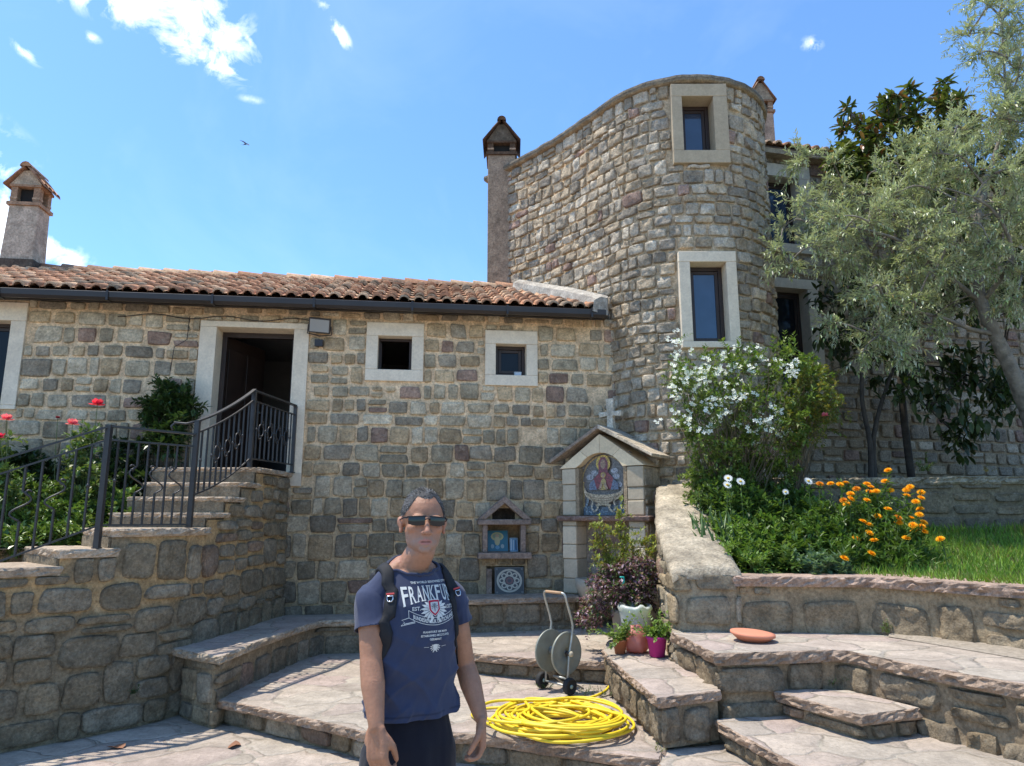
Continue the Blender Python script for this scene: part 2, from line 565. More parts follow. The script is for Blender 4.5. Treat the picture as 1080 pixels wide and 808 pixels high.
def masonry(mb, fn, s0, s1, z0, top, holes=(), hm=(0.16, 0.27), wm=(0.2, 0.42), gap=0.03, relief=0.03, tone=None, mort=(0.46, 0.39, 0.28),
            seed=1, wave=0.015, ds=0.16, split=0.18, rnd=0.45, m_st=0, m_mo=1, mort_tone=None, rough=0.006, breaks=(), skip=0):
    """stones set in mortar over the sheet (s, z); top is a number or top(s); holes = (s0,z0,s1,z1)"""
    rng = random.Random(seed)
    tp = top if callable(top) else (lambda s: top)
    ztop = max(tp(s0 + (s1 - s0) * i / 60.0) for i in range(61))
    tone = tone or (lambda s, z, r: (0.3, 0.28, 0.25))
    # mortar sheet
    sl = set([s0, s1] + [b for b in breaks])
    n = max(1, int((s1 - s0) / ds))
    sl |= set(s0 + (s1 - s0) * i / n for i in range(n + 1))
    zl = set([z0]); nzz = max(1, int((ztop - z0) / 0.14))
    zl |= set(z0 + (ztop - z0) * i / nzz for i in range(nzz + 1))
    for h in holes:
        sl |= {max(s0, h[0]), min(s1, h[2])}; zl |= {max(z0, h[1]), min(ztop, h[3])}
    sl = sorted(sl); zl = sorted(zl)
    idx = {}; V = []; F = []; C = []

    def vert(s, z):
        k = (round(s, 4), round(z, 4))
        if k not in idx:
            idx[k] = len(V)
            hh = -0.011 + 0.008 * mnoise.noise(Vector((s * 5.1, z * 5.1, seed)))
            V.append(fn(s, z, hh))
            C.append(mort_tone(s, z, rng) if mort_tone else mort)
        return idx[k]
    for i in range(len(sl) - 1):
        sa, sb = sl[i], sl[i + 1]
        if sb - sa < 1e-5: continue
        ta, tb = (tp(sa + 1e-4), tp(sb - 1e-4))
        for j in range(len(zl) - 1):
            za, zb = zl[j], zl[j + 1]
            if zb - za < 1e-5: continue
            sm, zm = (sa + sb) / 2, (za + zb) / 2
            if any(h[0] < sm < h[2] and h[1] < zm < h[3] for h in holes): continue
            if za >= max(ta, tb) - 1e-4: continue
            za1, za2 = min(za, ta), min(za, tb); zb1, zb2 = min(zb, ta), min(zb, tb)
            q = [vert(sa, za1), vert(sb, za2), vert(sb, zb2), vert(sa, zb1)]
            if len(set(q)) >= 3:
                qq = []
                for e in q:
                    if e not in qq: qq.append(e)
                F.append(tuple(qq))
    mb.add(V, F, m_mo, C, True)
    # stones
    G = [-1, -0.92, -0.68, -0.34, 0.0, 0.34, 0.68, 0.92, 1]

    def stone(a0, b0, a1, b1):
        gg = rng.uniform(-.3, .45) * gap
        a0 -= gg * .5; a1 += gg * .5; b0 -= gg * .3; b1 += gg * .3
        b0 = max(b0, z0 + .004)
        w_, h_ = a1 - a0, b1 - b0
        if w_ < 0.05 or h_ < 0.04: return
        cs, cz = (a0 + a1) / 2, (b0 + b1) / 2
        cj = [[(jit(rng, .13), jit(rng, .13)) for _ in range(2)] for _ in range(2)]
        rc = rng.uniform(rnd * 0.5, rnd)
        rf = relief * rng.uniform(0.5, 1.25)
        tx, tz = jit(rng, .4), jit(rng, .4)
        col = tone(cs, cz, rng)
        sd = rng.uniform(0, 100)
        chx, chz, chip = rng.choice((-1, 1)), rng.choice((-1, 1)), rng.uniform(0, .9) ** 2
        V = []
        for gy in G:
            for gx in G:
                x = gx * sqrt(max(0, 1 - rc * gy ** 4 * 0.5)); y = gy * sqrt(max(0, 1 - rc * gx ** 4 * 0.5))
                u, v = (gx + 1) / 2, (gy + 1) / 2
                dx = (cj[0][0][0] * (1 - u) * (1 - v) + cj[0][1][0] * u * (1 - v) + cj[1][0][0] * (1 - u) * v + cj[1][1][0] * u * v)
                dz = (cj[0][0][1] * (1 - u) * (1 - v) + cj[0][1][1] * u * (1 - v) + cj[1][0][1] * (1 - u) * v + cj[1][1][1] * u * v)
                s = cs + w_ / 2 * (x + dx); z = cz + h_ / 2 * (y + dz)
                nn = mnoise.noise(Vector((s * 9 + sd, z * 9, sd)))
                n2 = mnoise.noise(Vector((s * 22 + sd, z * 22, sd + 9)))
                e = max(abs(gx), abs(gy))
                if e == 1:
                    s += 0.010 * nn + 0.006 * n2; z += 0.010 * n2 - 0.006 * nn; h = -0.025
                else:
                    h = rf * (1 - 0.16 * e ** 4) * (1 + 0.45 * (tx * gx + tz * gy)) + rough * (1.5 * nn + 1.1 * n2) - (chip * rf if (gx * chx > .5 and gy * chz > .5) else 0)
                    h = max(h, 0.0)
                z = min(z, tp(s) - 0.004)
                V.append(fn(s, z, h))
        k = len(G)
        F = [(j * k + i, j * k + i + 1, (j + 1) * k + i + 1, (j + 1) * k + i) for j in range(k - 1) for i in range(k - 1)]
        n0 = len(mb.s)
        mb.add(V, F, m_st, col, True)
        for j in range(k - 1):
            for i in range(k - 1):
                if i in (0, k - 2) or j in (0, k - 2): mb.s[n0 + j * (k - 1) + i] = False

    z = z0
    row = 0
    gap0, wm0 = gap, wm
    while z < ztop - 0.03:
        h = rng.uniform(*(hm(z) if callable(hm) else hm))
        gap = gap0(z) if callable(gap0) else gap0
        wm = wm0(z) if callable(wm0) else wm0
        if z + h > ztop - 0.07: h = ztop - z
        s = s0 - rng.uniform(0, wm[0])
        while s < s1:
            w_ = rng.uniform(*wm) * (0.8 + 0.4 * rng.random())
            a0, a1 = max(s, s0) + gap / 2, min(s + w_, s1) - gap / 2
            s += w_
            cs = (a0 + a1) / 2
            wz = wave * mnoise.noise(Vector((cs * 1.1, row * 0.9, seed * 3.0)))
            wz1 = wave * mnoise.noise(Vector((cs * 1.1, (row + 1) * 0.9, seed * 3.0)))
            b0, b1 = z + wz + gap / 2, z + h + wz1 - gap / 2
            b0 = max(b0, z0 + 0.01)
            b1 = min(b1, min(tp(a0), tp(a1)) - 0.008)
            if a1 - a0 < 0.05 or b1 - b0 < 0.045: continue
            bad = False
            for hs0, hz0, hs1, hz1 in holes:
                g = 0.012
                if a0 < hs1 + g and a1 > hs0 - g and b0 < hz1 + g and b1 > hz0 - g:
                    opts = [(hs0 - g - a0, 'l'), (a1 - hs1 - g, 'r'), ((hz0 - g - b0) * 1.3, 'b'), ((b1 - hz1 - g) * 1.3, 't')]
                    best = max(opts)
                    if best[0] < 0.06: bad = True; break
                    if best[1] == 'l': a1 = hs0 - g
                    elif best[1] == 'r': a0 = hs1 + g
                    elif best[1] == 'b': b1 = hz0 - g
                    else: b0 = hz1 + g
            if bad: continue
            if skip and rng.random() < (skip(z) if callable(skip) else skip): continue
            r = rng.random()
            if r < split and h > 0.19:
                mid = b0 + (b1 - b0) * rng.uniform(0.38, 0.62)
                stone(a0, b0, a1, mid - gap / 2); stone(a0, mid + gap / 2, a1, b1)
            elif r < split + 0.08 and w_ > 0.34:
                mid = a0 + (a1 - a0) * rng.uniform(0.35, 0.65)
                stone(a0, b0, mid - gap / 2, b1); stone(mid + gap / 2, b0, a1, b1)
            else:
                stone(a0, b0, a1, b1)
        z += h
        row += 1
    return mb


def slab(mb, poly, z1, th, jag=0.013, step=0.035, m_top=0, m_edge=1, tint=(0.42, 0.35, 0.31), seed=3, over=0.0, zfun=None):
    """stone slab: flat top polygon with a ragged, split-faced edge"""
    pts = [Vector((x, y)) for x, y in poly]
    area = sum(a.x * b.y - b.x * a.y for a, b in zip(pts, pts[1:] + pts[:1]))
    if area < 0: pts.reverse()
    out = []
    for a, b in zip(pts, pts[1:] + pts[:1]):
        L = (b - a).length; n = max(1, int(L / step))
        nrm = (b - a).normalized(); nrm = Vector((nrm.y, -nrm.x))
        for i in range(n):
            out.append((a + (b - a) * (i / n), nrm if i else None))
    N = len(out)
    full = []
    for i, (p, nn) in enumerate(out):
        if nn is None:
            d = (out[(i + 1) % N][0] - out[i - 1][0]).normalized(); nn = Vector((d.y, -d.x))
        full.append((p, nn))
    rows = [(0.0, -0.006, 1.0), (0.007, 0.002, 1.3), (0.25 * th, 0.004, 1.8), (0.5 * th, 0.002, 2.0), (0.75 * th, -0.002, 2.0), (th, -0.014, 1.4)]
    V = []; C = []
    for dz, o, k in rows:
        for i, (p, nn) in enumerate(full):
            j = mnoise.noise(Vector((p.x * 9, p.y * 9, dz * 25 + seed)))
            j2 = mnoise.noise(Vector((p.x * 30, p.y * 30, dz * 70 + seed)))
            q = p + nn * (over + o + jag * k * (0.8 * j + 0.9 * j2))
            zz = z1 if zfun is None else zfun(q.x, q.y)
            if dz == 0: zz += 0
            V.append((q.x, q.y, zz - dz + (0.004 * j2 if dz else 0)))
            f = 1 + 0.35 * mnoise.noise(Vector((p.x * 2.2, p.y * 2.2, seed)))
            C.append(tuple(c * f for c in tint))
    F = []
    for r in range(len(rows) - 1):
        for i in range(N):
            F.append(((r + 1) * N + i, (r + 1) * N + (i + 1) % N, r * N + (i + 1) % N, r * N + i))
    b = len(mb.v)
    mb.add(V, F, m_edge, C, False)
    mb.add(V[:N], [tuple(range(N))], m_top, C[:N], False)
    mb.add(V[-N:], [tuple(range(N - 1, -1, -1))], m_edge, C[:N], False)
    return mb


# sets of stone tones
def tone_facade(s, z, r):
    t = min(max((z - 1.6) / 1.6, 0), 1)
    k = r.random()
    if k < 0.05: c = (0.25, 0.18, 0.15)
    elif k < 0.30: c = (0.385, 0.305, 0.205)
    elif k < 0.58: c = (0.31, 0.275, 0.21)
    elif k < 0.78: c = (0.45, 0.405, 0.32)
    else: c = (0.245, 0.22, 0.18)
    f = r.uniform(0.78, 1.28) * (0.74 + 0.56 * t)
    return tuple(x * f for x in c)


def tone_tower(s, z, r):
    k = r.random()
    if k < 0.05: c = (0.38, 0.28, 0.25)
    elif k < 0.3: c = (0.48, 0.415, 0.325)
    elif k < 0.6: c = (0.43, 0.395, 0.34)
    elif k < 0.85: c = (0.57, 0.53, 0.46)
    else: c = (0.35, 0.325, 0.29)
    f = r.uniform(0.78, 1.22)
    return tuple(x * f for x in c)


def tone_rubble(s, z, r):
    k = r.random()
    if k < 0.03: c = (0.24, 0.18, 0.15)
    elif k < 0.3: c = (0.27, 0.225, 0.16)
    elif k < 0.7: c = (0.225, 0.20, 0.155)
    else: c = (0.28, 0.255, 0.21)
    f = r.uniform(0.78, 1.18)
    return tuple(x * f for x in c)


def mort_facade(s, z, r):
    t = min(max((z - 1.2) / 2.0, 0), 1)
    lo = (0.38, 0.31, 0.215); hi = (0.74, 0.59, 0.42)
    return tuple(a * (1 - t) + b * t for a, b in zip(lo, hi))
# =================================================================== setting: ground, terraces, paths
def poly_sheet(name, poly, z, mat, kind='structure', zfun=None, sub=0.0):
    mb = MB()
    if zfun is None:
        mb.add([(x, y, z) for x, y in poly], [tuple(range(len(poly)))], 0, (1, 1, 1), False)
        o = mb.build(name, mat)
    else:
        bm = bmesh.new()
        vs = [bm.verts.new((x, y, 0)) for x, y in poly]
        bm.faces.new(vs)
        bmesh.ops.triangulate(bm, faces=bm.faces)
        while max(e.calc_length() for e in bm.edges) > sub:
            bmesh.ops.subdivide_edges(bm, edges=[e for e in bm.edges if e.calc_length() > sub], cuts=1)
            bmesh.ops.triangulate(bm, faces=bm.faces)
        for v in bm.verts: v.co.z = zfun(v.co.x, v.co.y)
        bmesh.ops.recalc_face_normals(bm, faces=bm.faces)
        mb.v = [tuple(v.co) for v in bm.verts]; mb.c = [(1, 1, 1)] * len(mb.v)
        bm.verts.index_update()
        for f in bm.faces:
            mb.f.append(tuple(v.index for v in f.verts)); mb.m.append(0); mb.s.append(True)
        o = mb.build(name, mat)
        bm.free()
    return tag(o, kind=kind)


# one sheet to the horizon (lower courtyard level)
poly_sheet('ground', [(-400, -400), (400, -400), (400, 400), (-400, 400)], 0.0, M['flagstone'])

CAPT = (0.335, 0.265, 0.22)
T1, T2 = 0.22, 0.42
t1_front = [(-2.56, 6.46), (-2.48, 6.38), (-2.1, 6.16), (-1.79, 5.95), (-1.4, 5.7), (-1.08, 5.47), (-0.7, 5.44), (-0.35, 5.42), (0.0, 5.29), (0.28, 5.14), (0.6, 5.0), (0.93, 4.86)]
mb = MB()
slab(mb, t1_front + [(1.02, 5.08), (1.05, 7.2), (0.9, 9.6), (-2.9, 9.2), (-2.98, 6.75)], T1, 0.075, m_top=0, m_edge=1, tint=CAPT, seed=1)
pr = Path2([(x * 0.985 + 0.03, y + 0.06) for x, y in t1_front])
masonry(mb, pr.fn(), 0, pr.S, 0, T1 - 0.07, hm=(0.14, 0.16), wm=(0.2, 0.5), relief=0.02, tone=tone_rubble, mort=(0.2, 0.165, 0.12), seed=11, m_st=2, m_mo=3, split=0)
tag(mb.build('lower_terrace', [M['flagstone'], M['cap_stone'], M['rubble_stone'], M['mortar']]), kind='structure')

t2_front = [(-1.75, 8.5), (-1.4, 7.95), (-0.9, 7.55), (-0.37, 7.32), (-0.1, 7.18), (0.22, 7.06), (0.6, 6.95), (0.92, 6.88)]
mb = MB()
slab(mb, t2_front + [(1.3, 6.5), (1.6, 9.0), (0.9, 9.6), (-1.4, 9.3)], T2, 0.075, m_top=0, m_edge=1, tint=CAPT, seed=2)
pr = Path2([(x + 0.02, y + 0.06) for x, y in t2_front])
masonry(mb, pr.fn(), 0, pr.S, T1, T2 - 0.07, hm=(0.14, 0.16), wm=(0.2, 0.45), relief=0.02, tone=tone_rubble, mort=(0.2, 0.165, 0.12), seed=12, m_st=2, m_mo=3, split=0)
tag(mb.build('upper_terrace', [M['flagstone'], M['cap_stone'], M['rubble_stone'], M['mortar']]), kind='structure')

PM = [M['flagstone'], M['cap_stone'], M['rubble_stone'], M['mortar']]
MUD = (0.27, 0.22, 0.16)


def step_block(name, top_poly, face_pts, z0, z1, parent, th=0.07, seed=1, hm=(0.12, 0.22), wm=(0.2, 0.5), relief=0.016, label=None, sharp=True, mort=MUD, tone=lambda s, z, r: tuple(.6 * c + .4 * d for c, d in zip(tone_rubble(s, z, r), MUD))):
    mb = MB()
    slab(mb, top_poly, z1, th, m_top=0, m_edge=1, tint=CAPT, seed=seed)
    pr = Path2(face_pts, sharp=sharp)
    masonry(mb, pr.fn(), 0, pr.S, z0, z1 - th + 0.004, hm=hm, wm=wm, relief=relief, tone=tone, mort=mort, seed=seed + 30, m_st=2, m_mo=3, split=0.1, gap=0.035, rough=0.02)
    o = mb.build(name, PM, parent)
    if label: o['label'] = label
    return o


# ------------------------------------------------------------------ right-hand steps
st = thing('garden_steps', 'rough stone steps climbing right towards the garden path, with thick pinkish slab treads', 'steps', (1.6, 5.0, 0))
step_block('step', [(0.93, 4.95), (0.98, 5.12), (1.5, 5.25), (2.0, 4.6), (1.85, 3.6), (0.95, 3.9)], [(0.97, 5.0), (0.97, 3.98), (1.8, 3.7)], 0, 0.2, st, seed=51)
step_block('step', [(1.385, 5.2), (1.385, 5.1), (1.47, 4.75), (1.58, 4.3), (1.75, 3.75), (2.0, 3.2), (3.6, 3.2), (2.98, 4.3), (2.4, 5.35), (1.9, 5.34)],
           [(1.43, 5.2), (1.43, 5.1), (1.51, 4.76), (1.62, 4.32), (1.79, 3.78), (2.04, 3.24)], 0.2, 0.37, st, seed=52)
step_block('step', [(1.845, 5.36), (1.83, 5.26), (2.0, 4.92), (2.14, 4.66), (2.60, 4.82), (2.36, 5.3)],
           [(1.88, 5.34), (1.875, 5.28), (2.04, 4.95), (2.16, 4.70), (2.58, 4.85)], 0.37, 0.535, st, seed=53)

A = thing('stone_ledge', 'low stone ledge carrying the flower pots, left of the garden steps', 'ledge', (1.2, 5.8, 0))
step_block('ledge_block', [(0.82, 6.75), (0.83, 6.3), (0.90, 5.6), (0.955, 5.0), (1.44, 5.22), (1.55, 6.3), (1.6, 7.4), (0.95, 7.3)],
           [(0.865, 6.9), (0.87, 6.3), (0.94, 5.6), (1.0, 5.05), (1.43, 5.25)], T1, 0.55, A, seed=54, hm=(0.16, 0.3), wm=(0.2, 0.42), relief=0.025)

# raised path
mb = MB()
slab(mb, [(1.30, 6.14), (1.36, 5.7), (1.40, 5.18), (1.85, 5.24), (2.28, 5.32), (2.36, 5.28), (2.52, 4.9), (2.70, 4.55), (2.90, 4.22), (3.3, 3.4), (3.7, 2.4), (6.5, 2.4), (6.5, 5.0), (3.6, 6.2), (1.9, 6.4)],
     0.80, 0.085, m_top=0, m_edge=1, tint=CAPT, seed=55, jag=0.016)
pr = Path2([(1.34, 6.3), (1.41, 5.7), (1.45, 5.24), (1.86, 5.30), (2.33, 5.38), (2.57, 4.92), (2.75, 4.57), (2.95, 4.24), (3.35, 3.42), (3.75, 2.4)], sharp=True)
masonry(mb, pr.fn(), 0, pr.S, 0.2, 0.72, hm=(0.14, 0.3), wm=(0.22, 0.55), relief=0.018, tone=lambda s, z, r: tuple(.55 * c + .45 * d for c, d in zip(tone_rubble(s, z, r), MUD)), mort=MUD, seed=56, m_st=2, m_mo=3, gap=0.05, rough=0.028)
# gravel strip with worn dirt at the foot of the bed wall
mb.add([(2.95, 5.85, 0.806), (3.1, 5.55, 0.804), (3.35, 5.0, 0.804), (3.7, 4.2, 0.804), (4.2, 3.3, 0.804), (5.2, 3.3, 0.804), (3.62, 5.25, 0.83), (3.05, 6.0, 0.83)], [tuple(range(8))], 4, (1, 1, 1), False)
tag(mb.build('raised_path', PM + [M['gravel']]), kind='structure')

# buttress-like sloping parapet
bt = thing('parapet_wall', 'thick weathered stone parapet whose broad top slopes down towards the steps', 'wall', (1.6, 6.9, 0.5))
BL = [(1.69, 8.35), (1.58, 7.85), (1.46, 7.3), (1.41, 6.9), (1.37, 6.5), (1.345, 6.1)]
BR = [(2.18, 8.35), (2.08, 7.85), (1.99, 7.3), (1.95, 6.9), (1.92, 6.5), (1.89, 6.1)]


def bz(y): return 1.315 + (y - 6.1) * 0.352


mb = MB()
pr = Path2(BL + BR[::-1][:1] + BR[::-1][1:], sharp=True)
ys = [pr.at(pr.S * i / 200.0)[0].y for i in range(201)]
masonry(mb, pr.fn(), 0, pr.S, 0.4, lambda s: bz(pr.at(s)[0].y) - 0.05, hm=(0.17, 0.34), wm=(0.22, 0.5), relief=0.02, tone=lambda s, z, r: tuple(1.35 * c for c in tone_rubble(s, z, r)), mort=(0.34, 0.30, 0.23), seed=61, m_st=0, m_mo=1, rough=0.014, gap=0.045)
mb.build('wall_face', [M['rubble_stone'], M['mortar']], bt)
mb = MB()
NY, NX = 46, 12
V = []; C = []
for i in range(NY + 1):
    y = 6.1 + (8.35 - 6.1) * i / NY
    def lerp(P):
        for (x1, y1), (x0, y0) in zip(P, P[1:]):
            if y0 <= y <= y1 + 1e-6: return x0 + (x1 - x0) * (y - y0) / (y1 - y0)
        return P[-1][0]
    xl, xr = lerp(BL) - 0.015, lerp(BR) + 0.015
    for k in range(NX + 1):
        u = k / NX
        x = xl + (xr - xl) * u
        yy = y + (0.012 * mnoise.noise(Vector((x * 8, 1, 3))) - 0.012 if i == 0 else 0)
        n1 = mnoise.noise(Vector((x * 4.5, y * 4.5, 5))); n2 = mnoise.noise(Vector((x * 14, y * 14, 8)))
        dome = 0.03 * (1 - (2 * u - 1) ** 4)
        z = bz(y) - 0.03 + dome + 0.012 * n1 + 0.006 * n2 + (-0.02 if i == 0 else 0)
        if k in (0, NX): x += 0.012 * n2; z -= 0.012
        V.append((x, yy, z))
        f = 1 + 0.3 * n1
        C.append((0.45 * f, 0.41 * f, 0.34 * f))
base = len(V)
F = [(i * (NX + 1) + k, i * (NX + 1) + k + 1, (i + 1) * (NX + 1) + k + 1, (i + 1) * (NX + 1) + k) for i in range(NY) for k in range(NX)]
ring = [k for k in range(NX + 1)] + [i * (NX + 1) + NX for i in range(1, NY + 1)] + [NY * (NX + 1) + k for k in range(NX - 1, -1, -1)] + [i * (NX + 1) for i in range(NY - 1, 0, -1)]
for q in ring:
    x, y, z = V[q]
    V.append((x, y, z - 0.07)); C.append(tuple(c * 0.9 for c in C[q]))
R = len(ring)
F += [(base + i, base + (i + 1) % R, ring[(i + 1) % R], ring[i]) for i in range(R)]
mb.add(V, F, 0, C, True)
mb.build('coping', M['rubble_stone'], bt)

# retaining wall of the flower bed with pinkish coping
bw = thing('bed_wall', 'low retaining wall with pinkish slab coping in front of the lawn and marigolds', 'wall', (2.9, 6.05, 0.8))
W = [(1.86, 6.12), (2.30, 6.08), (2.92, 6.03), (3.2, 5.72), (3.55, 5.27), (4.05, 4.62), (4.6, 3.9), (5.4, 2.9)]
mb = MB()
pr = Path2(W, sharp=True)
masonry(mb, pr.fn(), 0, pr.S, 0.75, 1.175, hm=(0.18, 0.34), wm=(0.25, 0.6), relief=0.012, tone=lambda s, z, r: tuple(.5 * c + .5 * d for c, d in zip(tone_rubble(s, z, r), (0.34, 0.28, 0.2))), mort=(0.31, 0.255, 0.18), seed=62, gap=0.05, rough=0.03)
mb.build('wall_face', [M['rubble_stone'], M['mortar']], bw)
mb = MB()
front = [(x - 0.03, y - 0.05) for x, y in W]
back = [(x + 0.30, y + 0.27) for x, y in W[2:]][::-1] + [(2.35, 6.34), (1.86, 6.36)]
slab(mb, front + back, 1.25, 0.085, m_top=0, m_edge=0, tint=(0.36, 0.28, 0.245), seed=63, jag=0.016)
mb.build('coping', M['cap_stone'], bw)


def lawn_z(x, y):
    t = min(max((y - 6.1) / 2.1, 0), 1)
    return 1.20 + 0.32 * t + 0.02 * mnoise.noise(Vector((x * 1.5, y * 1.5, 2)))


pbsdf('turf', (0.11, 0.16, 0.035), 0.95, var=0.4, vscale=12, bump=(40, 0.02, 1))
poly_sheet('lawn', [(1.9, 6.2), (2.95, 6.2), (3.3, 5.9), (4.2, 4.75), (5.5, 3.1), (9, 3.1), (9, 8.8), (2.1, 8.4)], 0, M['turf'], zfun=lawn_z, sub=0.35)

gw = thing('garden_wall', 'weathered grey stone retaining wall behind the lawn, running off to the right', 'wall', (4.5, 8.4, 1.4))
mb = MB()
pr = Path2([(2.05, 8.22), (4, 8.3), (6, 8.4), (9.5, 8.5)])
masonry(mb, pr.fn(), 0, pr.S, 1.3, lambda s: 2.13 + 0.012 * s + 0.02 * mnoise.noise(Vector((s * 2, 0, 0))), hm=(0.15, 0.3), wm=(0.25, 0.6), relief=0.01, tone=lambda s, z, r: tuple(.8 * c for c in tone_rubble(s, z, r)), mort=(0.19, 0.165, 0.12), seed=64, gap=0.05, rough=0.016)  # rubble tones darkened: the wall's shade is put into the colour
mb.build('wall_face', [M['rubble_stone'], M['mortar']], gw)
mb = MB()
slab(mb, [(2.05, 8.19), (4, 8.27), (6, 8.37), (9.5, 8.47), (9.5, 8.9), (2.05, 8.6)], 2.20, 0.09, m_top=0, m_edge=0, tint=(0.34, 0.31, 0.25), seed=65, jag=0.02, zfun=lambda x, y: 2.15 + 0.013 * (x - 2) + 0.015 * mnoise.noise(Vector((x * 3, y * 3, 0))))
mb.build('coping', M['rubble_stone'], gw)
poly_sheet('garden_terrace', [(1.9, 8.5), (12, 8.8), (12, 14), (1.9, 14)], 2.1, M['soil'])

# =================================================================== the low stone house
FP0 = Vector((-2.7, 8.8)); FD = Vector((4.0, 0.5)).normalized(); FI = Vector((-FD.y, FD.x))


def fac(s, d, z):
    """facade frame: s along the wall, d into the wall, z height"""
    q = FP0 + FD * s + FI * d
    return (q.x, q.y, z)


house = thing('stone_house', 'long low stone house with a red barrel tile roof and white framed openings', 'house', (-1.5, 8.95, 0))
NICHE = (2.38, 0.86, 2.86, 1.64)
holes = [(-1.22, 2.1, 0.11, 4.16), (0.83, 3.44, 1.565, 4.21), (2.365, 3.415, 3.06, 4.155), (-4.55, 2.99, -3.25, 4.31), (2.385, 1.28, 2.845, 1.66), (2.47, 1.66, 2.76, 1.84), (2.40, 0.80, 2.88, 1.13)]
mb = MB()
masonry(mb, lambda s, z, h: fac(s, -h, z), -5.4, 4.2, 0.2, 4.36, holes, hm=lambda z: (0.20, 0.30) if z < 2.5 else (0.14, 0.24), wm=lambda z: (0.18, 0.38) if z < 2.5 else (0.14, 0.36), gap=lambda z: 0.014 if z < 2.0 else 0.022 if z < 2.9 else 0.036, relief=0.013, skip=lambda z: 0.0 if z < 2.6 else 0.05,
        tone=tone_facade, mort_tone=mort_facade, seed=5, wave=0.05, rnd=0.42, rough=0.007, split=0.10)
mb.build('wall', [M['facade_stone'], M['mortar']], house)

# room behind the openings
mb = MB()
x0, x1 = -5.4, 3.9
mb.add([fac(x0, 0.35, 2.2), fac(x1, 0.35, 2.2), fac(x1, 3.2, 2.2), fac(x0, 3.2, 2.2), fac(x0, 0.35, 4.34), fac(x1, 0.35, 4.34), fac(x1, 3.2, 4.34), fac(x0, 3.2, 4.34)],
       [(0, 1, 2, 3), (7, 6, 5, 4), (3, 2, 6, 7), (0, 3, 7, 4), (1, 5, 6, 2)], 0, (1, 1, 1), False)
for a in (-1.75, 0.6, 1.95):      # partitions
    mb.box((a, 0.36, 2.2), (a + 0.1, 3.2, 4.33), 0, fr=fac)
mb.box((-0.9, 2.3, 2.2), (0.5, 3.0, 3.1), 1, fr=fac)
mb.build('room', [M['interior'], M['dark_wood']], house)


def surround(parent, frm, so, zo, si, zi, proud=0.022, depth=0.24, tint=(0.74, 0.69, 0.60), name='window', sill=True, bevel=0.006):
    """white stone surround: two jambs, lintel and sill as one cut-stone frame"""
    (a0, a1), (b0, b1) = so, zo
    (c0, c1), (d0, d1) = si, zi
    mb = MB()
    g = 0.0015
    mb.box((a0, -proud, d0 + g), (c0, depth, d1 - g), 0, tint, frm)
    mb.box((c1, -proud, d0 + g), (a1, depth, d1 - g), 0, tuple(t * 0.97 for t in tint), frm)
    mb.box((a0, -proud - 0.001, d1), (a1, depth, b1), 0, tuple(t * 1.03 for t in tint), frm)
    if sill: mb.box((a0, -proud - 0.002, b0), (a1, depth, d0), 0, tuple(t * 0.99 for t in tint), frm)
    return mb.build(name, M['marble'], parent, bevel=bevel)


def sash(parent, frm, si, zi, d=0.13, wdt=0.045, mull=False, glass='dark_glass', opaque=True, thick=0.05):
    (c0, c1), (d0, d1) = si, zi
    mb = MB()
    mb.box((c0, d, d0), (c0 + wdt, d + thick, d1), 0, fr=frm); mb.box((c1 - wdt, d, d0), (c1, d + thick, d1), 0, fr=frm)
    mb.box((c0 + wdt, d, d1 - wdt), (c1 - wdt, d + thick, d1), 0, fr=frm); mb.box((c0 + wdt, d, d0), (c1 - wdt, d + thick, d0 + wdt), 0, fr=frm)
    e = wdt + 0.004; w2 = 0.04
    mb.box((c0 + e, d + .012, d0 + e), (c0 + e + w2, d + thick + .01, d1 - e), 0, fr=frm); mb.box((c1 - e - w2, d + .012, d0 + e), (c1 - e, d + thick + .01, d1 - e), 0, fr=frm)
    mb.box((c0 + e + w2, d + .012, d1 - e - w2), (c1 - e - w2, d + thick + .01, d1 - e), 0, fr=frm); mb.box((c0 + e + w2, d + .012, d0 + e), (c1 - e - w2, d + thick + .01, d0 + e + w2), 0, fr=frm)
    mb.build('sash', M['dark_wood'], parent, bevel=0.004)
    mb = MB()
    mb.box((c0 + e + w2 - .005, d + .03, d0 + e + w2 - .005), (c1 - e - w2 + .005, d + .036, d1 - e - w2 + .005), 0, fr=frm)
    mb.build('pane', M[glass], parent)


# doorway
DS = surround(house, fac, (-1.22, 0.11), (2.1, 4.16), (-1.02, -0.075), (2.2, 4.085), name='door_surround', depth=0.38, sill=False, tint=(0.72, 0.665, 0.57))
mb = MB()
mb.box((-1.22, -0.03, 2.1), (0.11, 0.4, 2.262), 0, (0.5, 0.46, 0.4), fac)
mb.build('threshold', M['marble'], DS, bevel=0.006)


def doorf(x, y, z):     # the leaf stands open, hinged on the left jamb, swung inward
    a = radians(68)
    return fac(-1.015 + x * cos(a) - y * sin(a), 0.32 + x * sin(a) + y * cos(a), z)


